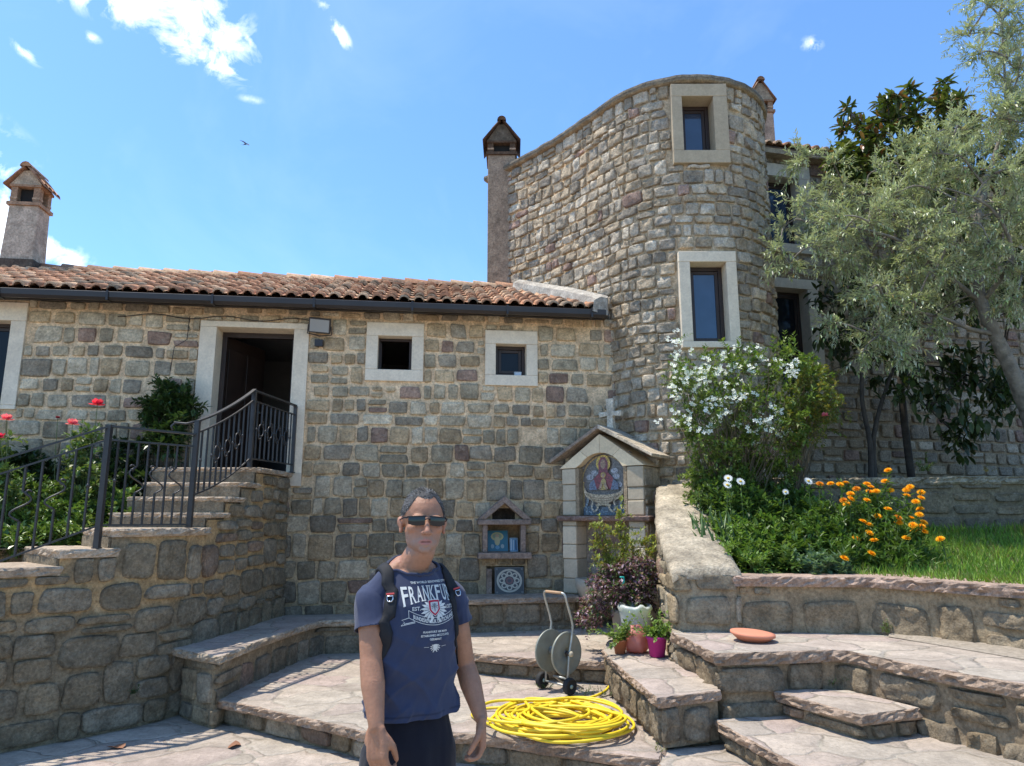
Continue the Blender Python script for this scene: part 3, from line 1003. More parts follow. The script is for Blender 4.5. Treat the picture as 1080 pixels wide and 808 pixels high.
mb = MB()
mb.box((0, 0, 2.27), (0.92, 0.05, 4.06), 0, fr=doorf)
for (a, b) in ((0.1, 0.42), (0.5, 0.82)):
    for (c, d_) in ((2.42, 3.0), (3.12, 3.9)):
        mb.box((a, -0.018, c), (b, -0.001, d_), 0, fr=doorf)
dr = mb.build('door', M['dark_wood'], house, bevel=0.006)
mb = MB(); mb.tube([doorf(0.84, -0.05, 3.15), doorf(0.74, -0.055, 3.15)], 0.011, 8); mb.tube([doorf(0.84, 0.0, 3.15), doorf(0.84, -0.05, 3.15)], 0.012, 8)
mb.build('handle', M['galvanised'], dr)
mb = MB()      # dark frame lining the opening
mb.box((-1.02, 0.26, 4.02), (-0.075, 0.33, 4.085), 0, fr=fac); mb.box((-0.135, 0.26, 2.265), (-0.077, 0.33, 4.02), 0, fr=fac); mb.box((-1.018, 0.26, 2.265), (-0.96, 0.33, 4.02), 0, fr=fac)
mb.build('door_frame', M['dark_wood'], house)

# windows
w1 = surround(house, fac, (0.83, 1.565), (3.44, 4.21), (0.98, 1.412), (3.59, 4.035)); w1['label'] = 'square white window standing open on a dark room'
mb = MB()
for lo, hi in (((0.98, .14, 4.0), (1.412, .19, 4.035)), ((1.377, .14, 3.59), (1.412, .19, 4.0)), ((0.98, .14, 3.59), (1.0, .19, 4.0))): mb.box(lo, hi, 0, fr=fac)
for lo, hi in (((1.0, .2, 3.6), (1.016, .55, 3.99)),): mb.box(lo, hi, 0, fr=fac)
mb.build('sash', M['dark_wood'], w1)
w2 = surround(house, fac, (2.365, 3.06), (3.415, 4.155), (2.505, 2.912), (3.555, 3.975)); w2['label'] = 'square white window with dark glass, closer to the tower'
sash(w2, fac, (2.505, 2.912), (3.555, 3.975))
w3 = surround(house, fac, (-4.55, -3.25), (2.99, 4.31), (-4.38, -3.42), (3.04, 4.08)); w3['label'] = 'large white window cut off at the left edge'
sash(w3, fac, (-4.38, -3.42), (3.04, 4.08), d=0.16)
# little pale tub standing in the second small window
tb = MB(); tb.box((2.76, 0.03, 3.557), (2.85, 0.10, 3.60), 0, (0.5, 0.56, 0.62), fac); tb.box((2.755, 0.025, 3.601), (2.855, 0.105, 3.61), 0, (0.6, 0.66, 0.7), fac)
tag(tb.build('plastic_tub', M['tint_matte'], bevel=0.006), 'tiny pale plastic tub on the sill of the window nearest the tower', 'tub')

# roof: barrel tiles in columns, cut by the tower flank
E_OFF, E_Z, R_OFF, R_Z = -0.27, 4.405, 1.80, 5.315
SL = atan2(R_Z - E_Z, R_OFF - E_OFF); SLEN = hypot(R_Z - E_Z, R_OFF - E_OFF)


def roofp(s, t, h):
    """s along eave, t up the slope from the eave, h off the roof plane"""
    return fac(s, E_OFF + t * cos(SL) - h * sin(SL), E_Z + t * sin(SL) + h * cos(SL))


def tower_clip(s, t):
    x, y, z = roofp(s, t, 0)
    # the flank of the tower runs from (1.455,9.166) back to (0.08,10.94)
    ax, ay, bx, by = 1.42, 9.2, 0.05, 10.97
    return (bx - ax) * (y - ay) - (by - ay) * (x - ax) > -0.12 * hypot(bx - ax, by - ay) * -1 * -1 or x < -0.3


def tiles(mb, roofp, s0, s1, slen, clip=None, cw=0.175, rowlen=0.28, seed=7, rr=0.07):
    rng = random.Random(seed)
    ncol = int((s1 - s0) / cw); nrow = int(math.ceil(slen / rowlen))
    for c in range(ncol):
        sc = s0 + (c + 0.5) * cw
        for r in range(nrow):
            t0 = r * rowlen; t1 = min(t0 + rowlen + 0.06, slen)
            if clip and not clip(sc, t0 + 0.15): continue
            k = rng.random()
            base = (0.55, 0.31, 0.20) if k < 0.45 else (0.66, 0.46, 0.32) if k < 0.75 else (0.42, 0.235, 0.155) if k < 0.9 else (0.33, 0.26, 0.2)
            f = rng.uniform(0.8, 1.15); tint = tuple(b * f for b in base)
            js, jh, ja = rng.uniform(-.012, .012), rng.uniform(-.005, .008), rng.uniform(-.012, .012)
            V = []; n = 7
            for (t, rad, hh) in ((t0, rr, 0.052), (t0, rr * 0.8, 0.038), (t1, rr * 0.86, 0.022)):
                for i in range(n):
                    a = pi * i / (n - 1)
                    V.append(roofp(sc + js + ja * (t - t0) + rad * cos(a) * 1.0, t, hh + jh - 0.012 + rad * 0.95 * sin(a)))
            F = [(i, i + 1, n * 2 + i + 1, n * 2 + i) for i in range(n - 1)] + [(n + i, n + i + 1, i + 1, i) for i in range(n - 1)]
            mb.add(V, F, 0, tint, True)
            # channel tile between the covers
            V = []
            tint2 = tuple(b * 0.75 for b in tint)
            for (t, rad, hh) in ((t0 - 0.02, rr * 0.86, 0.030), (t1, rr * 0.9, 0.012)):
                for i in range(n):
                    a = pi + pi * i / (n - 1)
                    V.append(roofp(sc + cw / 2 + rad * cos(a), t, hh + 0.05 + rad * 0.62 * sin(a)))
            mb.add(V, [(i, i + 1, n + i + 1, n + i) for i in range(n - 1)], 0, tint2, True)


def clip_house(s, t):
    x, y, z = roofp(s, t, 0)
    # left of the tower flank line
    ax, ay, bx, by = 1.455, 9.166, 0.08, 10.94
    side = (bx - ax) * (y - ay) - (by - ay) * (x - ax)
    return side / hypot(bx - ax, by - ay) > 0.30


mb = MB()
mb.add([roofp(-5.6, 0, 0), roofp(3.85, 0, 0), roofp(3.85 - 0.02, 0.05, 0), roofp(2.8, SLEN, 0), roofp(-5.6, SLEN, 0)], [(0, 1, 2, 3, 4)], 1, (0.2, 0.13, 0.1), False)
rb = lambda s, t, h: fac(s, R_OFF + t * cos(SL), R_Z - t * sin(SL) + h)
mb.add([rb(-5.6, 0, 0), rb(2.8, 0, 0), rb(2.8, 2.2, 0), rb(-5.6, 2.2, 0)], [(0, 3, 2, 1)], 0, (0.36, 0.18, 0.12), False)
tiles(mb, roofp, -5.6, 4.0, SLEN, clip_house)
roof = mb.build('roof', [M['terracotta'], M['plaster']], house)
mb = MB()
rng = random.Random(3)
s = -5.6
while s < 2.85:
    L = 0.36
    k = rng.random(); f = rng.uniform(.8, 1.15)
    tint = tuple(f * c for c in ((0.42, 0.24, 0.16) if k < .5 else (0.5, 0.36, 0.26) if k < .8 else (0.3, 0.2, 0.15)))
    V = []; n = 9
    for (ss, rad, up) in ((s, .105, 0.03), (s, .09, 0.02), (s + L + .05, .09, 0.005)):
        for i in range(n):
            a = pi * i / (n - 1)
            V.append(fac(ss, R_OFF + rad * cos(a), R_Z + up + rad * sin(a)))
    mb.add(V, [(i, i + 1, 2 * n + i + 1, 2 * n + i) for i in range(n - 1)] + [(n + i, n + i + 1, i + 1, i) for i in range(n - 1)], 0, tint, True)
    s += L
mb.build('ridge', M['terracotta'], roof)
# mortar kerb where the roof meets the tower
mb = MB()
pts = [(1.20, 8.93), (1.24, 9.12), (1.21, 9.32), (0.90, 9.84), (0.68, 10.2), (0.35, 10.58), (0.16, 10.8)]
V = []; C = []
for i, (x, y) in enumerate(pts):
    d_ = Vector((x, y)) - FP0
    off = d_.dot(FI); zz = E_Z + (off - E_OFF) * math.tan(SL)
    j = 0.015 * mnoise.noise(Vector((x * 5, y * 5, 0)))
    nx, ny = (-0.82, -0.57)
    for (o_, h_) in ((0.20, -0.03), (0.17, 0.12 + j), (0.05, 0.19 + j), (-0.06, 0.19 + j), (-0.06, -0.05)):
        V.append((x + nx * o_, y + ny * o_, zz + h_)); C.append((0.40, 0.39, 0.37))
n = 5
F = [(i * n + k, (i + 1) * n + k, (i + 1) * n + k + 1, i * n + k + 1) for i in range(len(pts) - 1) for k in range(n - 1)] + [tuple(range(n))]
mb.add(V, F, 0, C, False)
mb.build('flashing', M['plaster'], roof)

# gutter + soffit
mb = MB()
prof = [(-0.27, 4.345), (-0.305, 4.283), (-0.375, 4.273), (-0.405, 4.305), (-0.41, 4.37), (-0.402, 4.375), (-0.395, 4.315), (-0.37, 4.285), (-0.31, 4.29), (-0.275, 4.35)]
V = [fac(s_, a, b) for s_ in (-5.7, 3.90) for a, b in prof]; n = len(prof)
mb.add(V, [(i, (i + 1) % n, n + (i + 1) % n, n + i) for i in range(n)] + [tuple(range(n - 1, -1, -1)), tuple(range(n, 2 * n))], 0, (1, 1, 1), False)
mb.box((-5.7, -0.268, 4.28), (3.88, -0.245, 4.40), 0, fr=fac)
mb.box((-5.7, -0.244, 4.345), (3.98, 0.02, 4.37), 0, fr=fac)
gut = mb.build('gutter', M['dark_metal'], house)
for s_ in (-4.6, -3.4, -2.2, -1.0, 0.2, 1.4, 2.6, 3.7):
    mb = MB(); mb.box((s_, -0.416, 4.266), (s_ + 0.025, -0.27, 4.271), 0, fr=fac); mb.box((s_, -0.421, 4.266), (s_ + 0.025, -0.412, 4.385), 0, fr=fac)
    mb.build('bracket', M['dark_metal'], gut)


def chimney_cap(mb, frm, w_, d_, z, zpeak, over=0.07, open_h=0.22, dk=1.0):
    """corner piers, gabled tile-clad hood (gable to the front)"""
    br = (0.36 * dk, 0.24 * dk, 0.17 * dk)
    mb.box((-0.03, -0.03, z), (w_ + 0.03, d_ + 0.03, z + 0.05), 0, br, frm)
    p = 0.09
    for (a, b) in ((0, 0), (w_ - p, 0), (0, d_ - p), (w_ - p, d_ - p)):
        mb.box((a, b, z + 0.051), (a + p, b + p, z + 0.05 + open_h), 0, tuple(c * 0.9 for c in br), frm)
        mb.box((a - .006, b - .006, z + 0.10), (a + p + .006, b + p + .006, z + 0.13), 0, (0.42, .3, .22), frm)
    mb.box((p, p, z + 0.051), (w_ - p, d_ - p, z + 0.06 + open_h), 2, (0.03, 0.025, 0.02), frm)
    zb = z + 0.051 + open_h
    mb.box((-0.02, -0.02, zb), (w_ + 0.02, d_ + 0.02, zb + 0.035), 0, br, frm)
    m_ = w_ / 2
    G = [(-0.02, zb + 0.036), (w_ + 0.02, zb + 0.036), (m_ + 0.05, zpeak - 0.03), (m_ - 0.05, zpeak - 0.03)]
    P = [frm(a, -0.01, b) for a, b in G] + [frm(a, d_ + 0.01, b) for a, b in G]
    mb.add(P, [(0, 1, 2, 3), (7, 6, 5, 4), (1, 5, 6, 2), (0, 3, 7, 4), (0, 4, 5, 1), (2, 6, 7, 3)], 1, (0.42 * dk, 0.36 * dk, 0.29 * dk), False)
    for sg in (-1, 1):
        x_out, x_in = m_ + sg * (w_ / 2 + over), m_ + sg * 0.02
        z_out, z_in = zb + 0.0, zpeak
        nt = 4
        for i in range(nt):
            y0 = -over + (d_ + 2 * over) * i / nt; y1 = -over + (d_ + 2 * over) * (i + 1) / nt
            V = []; n = 6
            for (u, rad) in ((0.0, 1.0), (0.0, 0.8), (0.55, 0.93), (0.5, 1.05), (1.0, 0.95)):
                for k in range(n):
                    a = pi * k / (n - 1)
                    x = x_out + (x_in - x_out) * u; zz = z_out + (z_in - z_out) * u
                    yy = (y0 + y1) / 2 - (y1 - y0) / 2 * cos(a) * rad
                    V.append(frm(x, yy, zz + 0.02 + (y1 - y0) / 2 * 0.55 * rad * sin(a)))
            F = [(r * n + k, r * n + k + 1, (r + 1) * n + k + 1, (r + 1) * n + k) for r in range(4) for k in range(n - 1)]
            f = 0.85 + 0.1 * ((i * 7 + sg) % 4)
            mb.add(V, F, 0, (0.42 * f * dk, 0.25 * f * dk, 0.17 * f * dk), True)
        P = [frm(x_out, -over, z_out), frm(x_in, -over, z_in), frm(x_in, d_ + over, z_in), frm(x_out, d_ + over, z_out)]
        P += [frm(x_out, -over, z_out + .022), frm(x_in, -over, z_in + .022), frm(x_in, d_ + over, z_in + .022), frm(x_out, d_ + over, z_out + .022)]
        mb.add(P, [(0, 1, 2, 3), (4, 5, 6, 7), (0, 1, 5, 4), (1, 2, 6, 5), (2, 3, 7, 6), (3, 0, 4, 7)], 0, (0.30 * dk, 0.18 * dk, 0.13 * dk), False)
    V = []; n = 7
    for yy in (-over - .02, d_ / 2, d_ + over + .02):
        for k in range(n):
            a = pi * k / (n - 1)
            V.append(frm(m_ + 0.075 * cos(a), yy, zpeak + 0.0 + 0.075 * sin(a)))
    mb.add(V, [(r * n + k, r * n + k + 1, (r + 1) * n + k + 1, (r + 1) * n + k) for r in range(2) for k in range(n - 1)] + [tuple(range(n))], 0, (0.36 * dk, 0.23 * dk, 0.16 * dk), True)


def chimney(parent, frm, w_, d_, z0, z1, zpeak, tint, taper=0.0, base_m=True, over=0.07, open_h=0.22, dk=1.0):
    mb = MB()
    P = []
    for (zz, e) in ((z0, taper), (z1, 0)):
        P += [frm(-e, -e, zz), frm(w_ + e, -e, zz), frm(w_ + e, d_ + e, zz), frm(-e, d_ + e, zz)]
    mb.add(P, [(0, 1, 5, 4), (1, 2, 6, 5), (2, 3, 7, 6), (3, 0, 4, 7), (4, 5, 6, 7)], 0, tint, False)
    c = mb.build('chimney', M['plaster'], parent, bevel=0.008)
    mb = MB()
    chimney_cap(mb, frm, w_, d_, z1, zpeak, over, open_h, dk)
    mb.build('chimney_cap', [M['terracotta'], M['plaster'], M['black_hole']], c)
    return c


c1 = chimney(house, lambda x, y, z: fac(-4.53 + x, 1.55 + y, z), 0.40, 0.33, 5.0, 6.24, 6.82, (0.47, 0.40, 0.34), taper=0.03, over=0.08, open_h=0.24)
c1['label'] = 'squat plastered chimney with a tiled gable hood at the far left'
mb = MB()
mb.box((-4.58, 1.50, 5.15), (-4.08, 1.93, 5.40), 0, (0.09, 0.075, 0.065), fac)
mb.build('chimney_flashing', M['plaster'], c1)
# thin cable along the wall over the door
mb = MB()
cab = []
for i in range(31):
    u = i / 30
    s_ = -2.2 + u * 2.55
    cab.append(fac(s_, -0.035, 4.17 + 0.05 * math.sin(u * pi * 3) ** 2 - (0.0 if u > 0.12 else 0.0)))
mb.tube(cab, 0.006, 5)
mb.tube([fac(-1.35, -0.04, 4.2), fac(-1.36, -0.04, 3.9), fac(-1.5, -0.045, 3.8), fac(-1.52, -0.05, 3.5)], 0.005, 5)
mb.build('cable', M['dark_metal'], house)

# floodlight on the wall
fl = thing('floodlight', 'small square floodlight on the wall to the right of the door', 'floodlight', fac(0.26, 0, 4.0))
def flf(x, y, z):
    a = radians(22); b = radians(-4)
    y2 = y * cos(a) - z * sin(a); z2 = y * sin(a) + z * cos(a)
    return fac(0.255 + x * cos(b) - z2 * sin(b), -0.16 + y2, 4.10 + z2 * cos(b) + x * sin(b))
mb = MB()
mb.box((-0.135, 0.0, -0.095), (0.135, 0.05, 0.095), 0, fr=flf)
for i in range(7): mb.box((-0.11 + i * 0.035, 0.051, -0.08), (-0.10 + i * 0.035, 0.08, 0.08), 0, fr=flf)
mb.build('housing', M['dark_metal'], fl, bevel=0.008)
mb = MB(); mb.box((-0.118, -0.006, -0.078), (0.118, 0.001, 0.078), 0, (0.30, 0.30, 0.28), flf)
mb.build('lens', M['tint_gloss'], fl)
mb = MB()
mb.tube([flf(-0.14, 0.03, 0), flf(-0.15, 0.03, -0.11), flf(0.0, 0.06, -0.14), flf(0.15, 0.03, -0.11), flf(0.14, 0.03, 0)], 0.009, 6)
mb.box((0.19, -0.06, 3.86), (0.29, -0.012, 3.95), 0, (1, 1, 1), fac)
mb.build('mount', M['dark_metal'], fl, bevel=0.004)

# =================================================================== tower
TC = Vector((2.467, 9.869)); TR = 1.234
th0 = atan2(-0.57, -0.82); th1 = atan2(0.57, 0.82)
NA = 40
arc = [(TC.x + TR * cos(th0 + (th1 - th0) * i / NA), TC.y + TR * sin(th0 + (th1 - th0) * i / NA)) for i in range(NA + 1)]
flank = [(-0.62, 11.75), (-0.25, 11.32), (0.08, 10.94), (0.42, 10.57), (0.74, 10.19), (1.0, 9.83), (1.25, 9.46)]
TP = Path2(flank + arc + [(arc[-1][0] - 0.57, arc[-1][1] + 0.82)])
tower = thing('stone_tower', 'rounded stone tower of pale rough blocks with a projecting cornice', 'tower', (2.4, 9.4, 0))


def s_at(x, y):
    best = min(range(2001), key=lambda i: (TP.at(TP.S * i / 2000)[0] - Vector((x, y))).length)
    return TP.S * best / 2000


TW = 0.72
ct = Vector((2.485, 8.64)); tdir = Vector((1, -0.005)).normalized(); tin = Vector((-tdir.y, tdir.x))


def twf(s, d, z):
    q = ct + tdir * s + tin * d
    return (q.x, q.y, z)


sw = s_at(ct.x, ct.y)
th = [(sw - 0.365, 3.80, sw + 0.365, 5.06), (sw - 0.365, 6.28, sw + 0.375, 7.42)]
mb = MB()
masonry(mb, TP.fn(), 0.4, TP.S, 0.3, 7.46, th, hm=(0.11, 0.19), wm=(0.12, 0.31), gap=0.022, relief=0.026, tone=tone_tower,
        mort_tone=lambda s, z, r: (0.47, 0.40, 0.30) if s > 2.9 else (0.62, 0.47, 0.31), seed=9, wave=0.07, rnd=0.42, rough=0.018, ds=0.11, split=0.1)  # sunlight on the flank painted in as lighter, warmer mortar
mb.build('wall', [M['tower_stone'], M['mortar']], tower)
# cornice: thin overhanging slab ring + thicker coping on the straight flank
mb = MB()
op = []
NS = 90
for i in range(NS + 1):
    s = 0.3 + (TP.S - 0.3) * i / NS
    q, n = TP.at(s); op.append((q, n))
V = []; C = []
for i, (q, n) in enumerate(op):
    u = i / NS
    o_ = 0.085; 
    jn = 0.012 * mnoise.noise(Vector((q.x * 6, q.y * 6, 1)))
    for (a, z) in ((-0.08, 7.43), (0.05, 7.45), (o_ - 0.01 + jn, 7.465), (o_ + jn, 7.50), (o_ - 0.008 + jn, 7.54), (-0.3, 7.60)):
        V.append((q.x + n.x * a, q.y + n.y * a, z + jn * 0.5)); 
    C += [(0.36, 0.29, 0.21), (0.34, 0.28, 0.20), (0.30, 0.26, 0.2), (0.16, 0.15, 0.13), (0.22, 0.2, 0.17), (0.25, 0.22, 0.18)]
n = 6
mb.add(V, [(i * n + k, (i + 1) * n + k, (i + 1) * n + k + 1, i * n + k + 1) for i in range(NS) for k in range(n - 1)], 0, C, False)
mb.add([V[i * n + 5] for i in range(NS + 1)], [tuple(range(NS + 1))], 0, (0.25, 0.22, 0.18), False)
mb.build('cornice', M['tower_stone'], tower)
# windows
tw1 = surround(tower, twf, (-0.365, 0.365), (3.80, 5.06), (-0.225, 0.235), (3.88, 4.92), depth=0.30, proud=0.05, tint=(0.68, 0.625, 0.53)); tw1['label'] = 'tall lower tower window in a pale stone surround'
sash(tw1, twf, (-0.225, 0.235), (3.88, 4.92), d=0.16, wdt=0.05, glass='window_glass')
tw2 = surround(tower, twf, (-0.365, 0.375), (6.28, 7.42), (-0.225, 0.19), (6.46, 7.24), depth=0.34, proud=0.05, tint=(0.40, 0.35, 0.27)); tw2['label'] = 'upper tower window in a weathered sandy stone surround'
sash(tw2, twf, (-0.225, 0.19), (6.46, 7.24), d=0.2, wdt=0.05, glass='window_glass')
c2 = chimney(tower, lambda x, y, z: (-0.405 + x, 11.08 + y, z), 0.46, 0.46, 4.6, 7.74, 8.33, (0.33, 0.26, 0.205), over=0.09, open_h=0.17, dk=0.3)
c2['label'] = 'tall slim dark plastered chimney standing against the left flank'

# =================================================================== wing on the right of the tower
wing = thing('side_house', 'shaded grey stone house wing behind the olive tree, right of the tower', 'house', (4.2, 10.75, 2.0))
WD = Vector((0.972, 0.234)).normalized(); WI = Vector((-WD.y, WD.x)); WP = Vector((3.40, 10.575))


def wf(s, d, z):
    q = WP + WD * s + WI * d
    return (q.x, q.y, z)


wh = [(0.25, 5.9, 1.55, 7.42), (0.25, 3.55, 1.56, 5.46)]
mb = MB()
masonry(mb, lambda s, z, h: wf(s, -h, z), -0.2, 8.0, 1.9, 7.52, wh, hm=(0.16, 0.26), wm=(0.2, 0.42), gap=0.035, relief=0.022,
        tone=lambda s, z, r: tuple(c * 0.68 for c in tone_tower(s, z, r)), mort=(0.25, 0.215, 0.16), seed=15, wave=0.03, ds=0.3)  # tower tones darkened, so the olive's shade is in the stone colour
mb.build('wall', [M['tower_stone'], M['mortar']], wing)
for (z0, z1, y0, y1, lb) in ((5.9, 7.42, 6.05, 7.20, 'upper window with blue sky in its glass'), (3.55, 5.46, 3.7, 5.30, 'lower window, tall and dark, in a pale surround')):
    ww = surround(wing, wf, (0.25, 1.56), (z0, z1), (0.42, 1.345), (y0, y1), depth=0.3, proud=0.03, tint=(0.47, 0.46, 0.42)); ww['label'] = lb
    sash(ww, wf, (0.42, 1.345), (y0, y1), d=0.2, wdt=0.05, glass='window_glass' if z0 > 5 else 'dark_glass')
WS = radians(24)
wr = lambda s, t, h: wf(s, -0.22 + t * cos(WS) - h * sin(WS), 7.60 + t * sin(WS) + h * cos(WS))
mb = MB()
mb.add([wr(-0.1, 0, 0), wr(8.2, 0, 0), wr(8.2, 2.6, 0), wr(-0.1, 2.6, 0)], [(0, 1, 2, 3)], 1, (0.2, 0.14, 0.1), False)
mb.box((-0.1, -0.2, 7.50), (8.0, 0.05, 7.585), 1, (0.30, 0.26, 0.2), wf)
tiles(mb, wr, -0.1, 8.2, 2.5, None, seed=21)
wroof = mb.build('roof', [M['terracotta'], M['plaster']], wing)
c3 = chimney(wing, lambda x, y, z: (4.52 + x, 12.3 + y, z), 0.44, 0.36, 7.6, 9.28, 9.92, (0.36, 0.27, 0.22), over=0.06, open_h=0.18, dk=0.75)
c3['label'] = 'plastered chimney with red hood peeping out behind the tower'
# =================================================================== stair, benches, railing
stair = thing('stone_staircase', 'curved stone staircase with a rubble side wall leading up to the house door', 'staircase', (-3.0, 7.2, 0))
SW = [(-4.9, 4.75), (-4.3, 5.25), (-3.80, 5.70), (-3.40, 6.08), (-3.12, 6.40), (-2.96, 6.72), (-2.88, 7.2), (-2.80, 7.8), (-2.72, 8.78)]
SP = Path2(SW)


def s_on(path, x, y):
    best = min(range(1501), key=lambda i: (path.at(path.s0 + (path.S - path.s0) * i / 1500)[0] - Vector((x, y))).length)
    return path.s0 + (path.S - path.s0) * best / 1500


brk = [(s_on(SP, -4.25, 5.3), 1.15), (s_on(SP, -3.62, 5.86), 1.27), (s_on(SP, -3.36, 6.12), 1.40), (s_on(SP, -2.92, 6.95), 1.56), (s_on(SP, -2.87, 7.25), 1.70), (s_on(SP, -2.83, 7.55), 1.86), (s_on(SP, -2.79, 7.85), 2.02), (SP.S, 2.20)]


def stop(s):
    for b, z in brk:
        if s <= b: return z
    return brk[-1][1]


mb = MB()
masonry(mb, SP.fn(), 0, SP.S, 0, stop, hm=(0.16, 0.32), wm=(0.18, 0.46), gap=lambda z: 0.012 if z < 0.75 else 0.03, relief=0.024, tone=lambda s, z, r: tuple(.7 * c + .3 * d for c, d in zip(tone_rubble(s, z, r), (0.22, 0.19, 0.14))), mort=(0.30, 0.235, 0.15), seed=25, wave=0.10,
        rnd=0.75, rough=0.015, split=0.3, breaks=[b + e for b, z in brk[:-1] for e in (-0.001, 0.001)], ds=0.12,
        mort_tone=lambda s, z, r: (0.40, 0.29, 0.165) if z > 0.95 and mnoise.noise(Vector((s * 1.3, z * 1.3, 4))) > -.1 else (0.22, 0.19, 0.14))
mb.build('side_wall', [M['rubble_stone'], M['mortar']], stair)


def tread(z, a, b, inner, th=0.07, fill=0.0):
    """tread over wall stretch a..b (arc length), running inward to the inner points"""
    e = [SP.at(a + (b - a) * i / 6) for i in range(7)]
    poly = [(q.x + n.x * 0.035, q.y + n.y * 0.035) for q, n in e] + inner
    mb = MB()
    slab(mb, poly, z, th, m_top=0, m_edge=0, tint=(0.43, 0.37, 0.31), seed=z * 10, jag=0.012)
    mb.prism([(x, y) for x, y in [(q.x - n.x * 0.03, q.y - n.y * 0.03) for q, n in e] + inner], z - 0.26, z - th + 0.002, 1, (0.25, 0.22, 0.17))
    mb.build('step', [M['cap_stone'], M['rubble_stone']], stair)


B = [b for b, z in brk]
tread(1.22, B[0] - 0.9, B[0], [(-4.9, 6.0), (-5.5, 5.3)])
tread(1.34, B[0] - 0.02, B[1] + 0.02, [(-4.2, 6.55), (-4.75, 6.0)])
tread(1.47, B[1] - 0.02, B[2] + 0.06, [(-3.95, 6.85), (-4.35, 6.5)])
tread(1.63, B[2] - 0.02, B[3] + 0.02, [(-3.85, 7.05), (-4.0, 6.9), (-3.9, 6.6)])
for z, i, yb in ((1.77, 3, 7.3), (1.93, 4, 7.6), (2.09, 5, 7.9)):
    q = SP.at(B[i])[0]
    tread(z, B[i], B[i + 1] + 0.02, [(-3.87, yb), (-3.87, q.y)], th=0.05)
tread(2.265, B[6], SP.S - 0.02, [(-3.95, 8.64), (-3.95, SP.at(B[6])[0].y)], th=0.055)

# --- benches
bl = thing('stone_bench', 'low stone bench wrapping the foot of the staircase wall, left of the man', 'bench', (-2.5, 7.6, 0), group=None)
mb = MB()
slab(mb, [(-3.0, 6.62), (-2.72, 6.40), (-2.42, 6.22), (-2.38, 6.8), (-2.31, 7.4), (-2.22, 8.0), (-2.12, 8.33), (-1.9, 8.38), (-1.5, 8.42), (-1.02, 8.48), (-1.02, 9.0), (-2.74, 8.78), (-2.9, 7.2)], 0.59, 0.07, m_top=0, m_edge=1, tint=(0.38, 0.335, 0.28), seed=71, jag=0.012)
mb.build('seat', [M['flagstone'], M['cap_stone']], bl)
mb = MB()
pr = Path2([(-2.95, 6.72), (-2.70, 6.47), (-2.47, 6.31), (-2.43, 6.8), (-2.36, 7.4), (-2.27, 8.02), (-2.16, 8.4), (-1.9, 8.44), (-1.5, 8.48), (-1.04, 8.54)], sharp=True)
masonry(mb, pr.fn(), 0, pr.S, 0.0, 0.525, hm=(0.15, 0.3), wm=(0.2, 0.45), relief=0.014, tone=tone_rubble, mort=(0.235, 0.195, 0.14), seed=72, gap=0.04, rough=0.01)
mb.build('base', [M['rubble_stone'], M['mortar']], bl)
br_ = thing('stone_bench', 'raised stone bench under the little wall niche, right of the man', 'bench', (0, 8.8, 0.44))
mb = MB()
slab(mb, [(-0.98, 8.46), (-0.44, 8.52), (0.22, 8.68), (0.80, 8.80), (0.85, 9.22), (0.3, 9.16), (-0.98, 9.0)], 0.80, 0.065, m_top=0, m_edge=0, tint=(0.34, 0.30, 0.27), seed=73, jag=0.008)
mb.build('seat', [M['cap_stone']], br_)
mb = MB()
pr = Path2([(-0.95, 9.0), (-0.95, 8.52), (-0.44, 8.58), (0.22, 8.74), (0.76, 8.86)], sharp=True)
masonry(mb, pr.fn(), 0, pr.S, 0.2, 0.738, hm=(0.2, 0.3), wm=(0.3, 0.6), relief=0.008, tone=lambda s, z, r: tuple(0.95 * c for c in tone_rubble(s, z, r)), mort=(0.2, 0.17, 0.13), seed=74, gap=0.025, rough=0.006)
mb.build('base', [M['rubble_stone'], M['mortar']], br_)

# --- iron railing
rl = thing('iron_railing', 'dark wrought iron stair railing with scrolled balusters beside the door steps', 'railing', (-3.0, 6.72, 1.6))
F_ = Vector((-2.86, 7.78, 0)); B_ = Vector((-2.69, 8.74, 0)); M_ = Vector((-3.0, 6.74, 0)); N_ = Vector((-3.44, 6.04, 0)); O_ = Vector((-4.02, 5.58, 0)); Q_ = Vector((-4.62, 5.02, 0))


def post(p, z0, z1, r=0.019):
    mb = MB(); mb.tube([(p.x, p.y, z0), (p.x, p.y, z1)], r, 4, square=True)
    mb.box((p.x - .03, p.y - .03, z0 + .002), (p.x + .03, p.y + .03, z0 + .012))
    mb.tube([(p.x, p.y, z1), (p.x, p.y, z1 + 0.012)], r * 1.15, 4, square=True)
    mb.build('post', M['iron'], rl)


def rail(pts, w_=0.02, h_=0.008, name='rail'):
    mb = MB()
    P = []
    n = len(pts)
    V = []
    for i, p in enumerate(pts):
        d_ = (Vector(pts[min(i + 1, n - 1)]) - Vector(pts[max(i - 1, 0)])); d_.z = 0; d_.normalize(); s_ = Vector((d_.y, -d_.x, 0))
        p = Vector(p)
        V += [p + s_ * w_ - Vector((0, 0, h_)), p - s_ * w_ - Vector((0, 0, h_)), p - s_ * w_ + Vector((0, 0, h_)), p + s_ * w_ + Vector((0, 0, h_))]
    F = [(i * 4 + k, i * 4 + (k + 1) % 4, (i + 1) * 4 + (k + 1) % 4, (i + 1) * 4 + k) for i in range(n - 1) for k in range(4)] + [(3, 2, 1, 0), tuple((n - 1) * 4 + k for k in range(4))]
    mb.add(V, F, 0, (1, 1, 1), False)
    mb.build(name, M['iron'], rl)


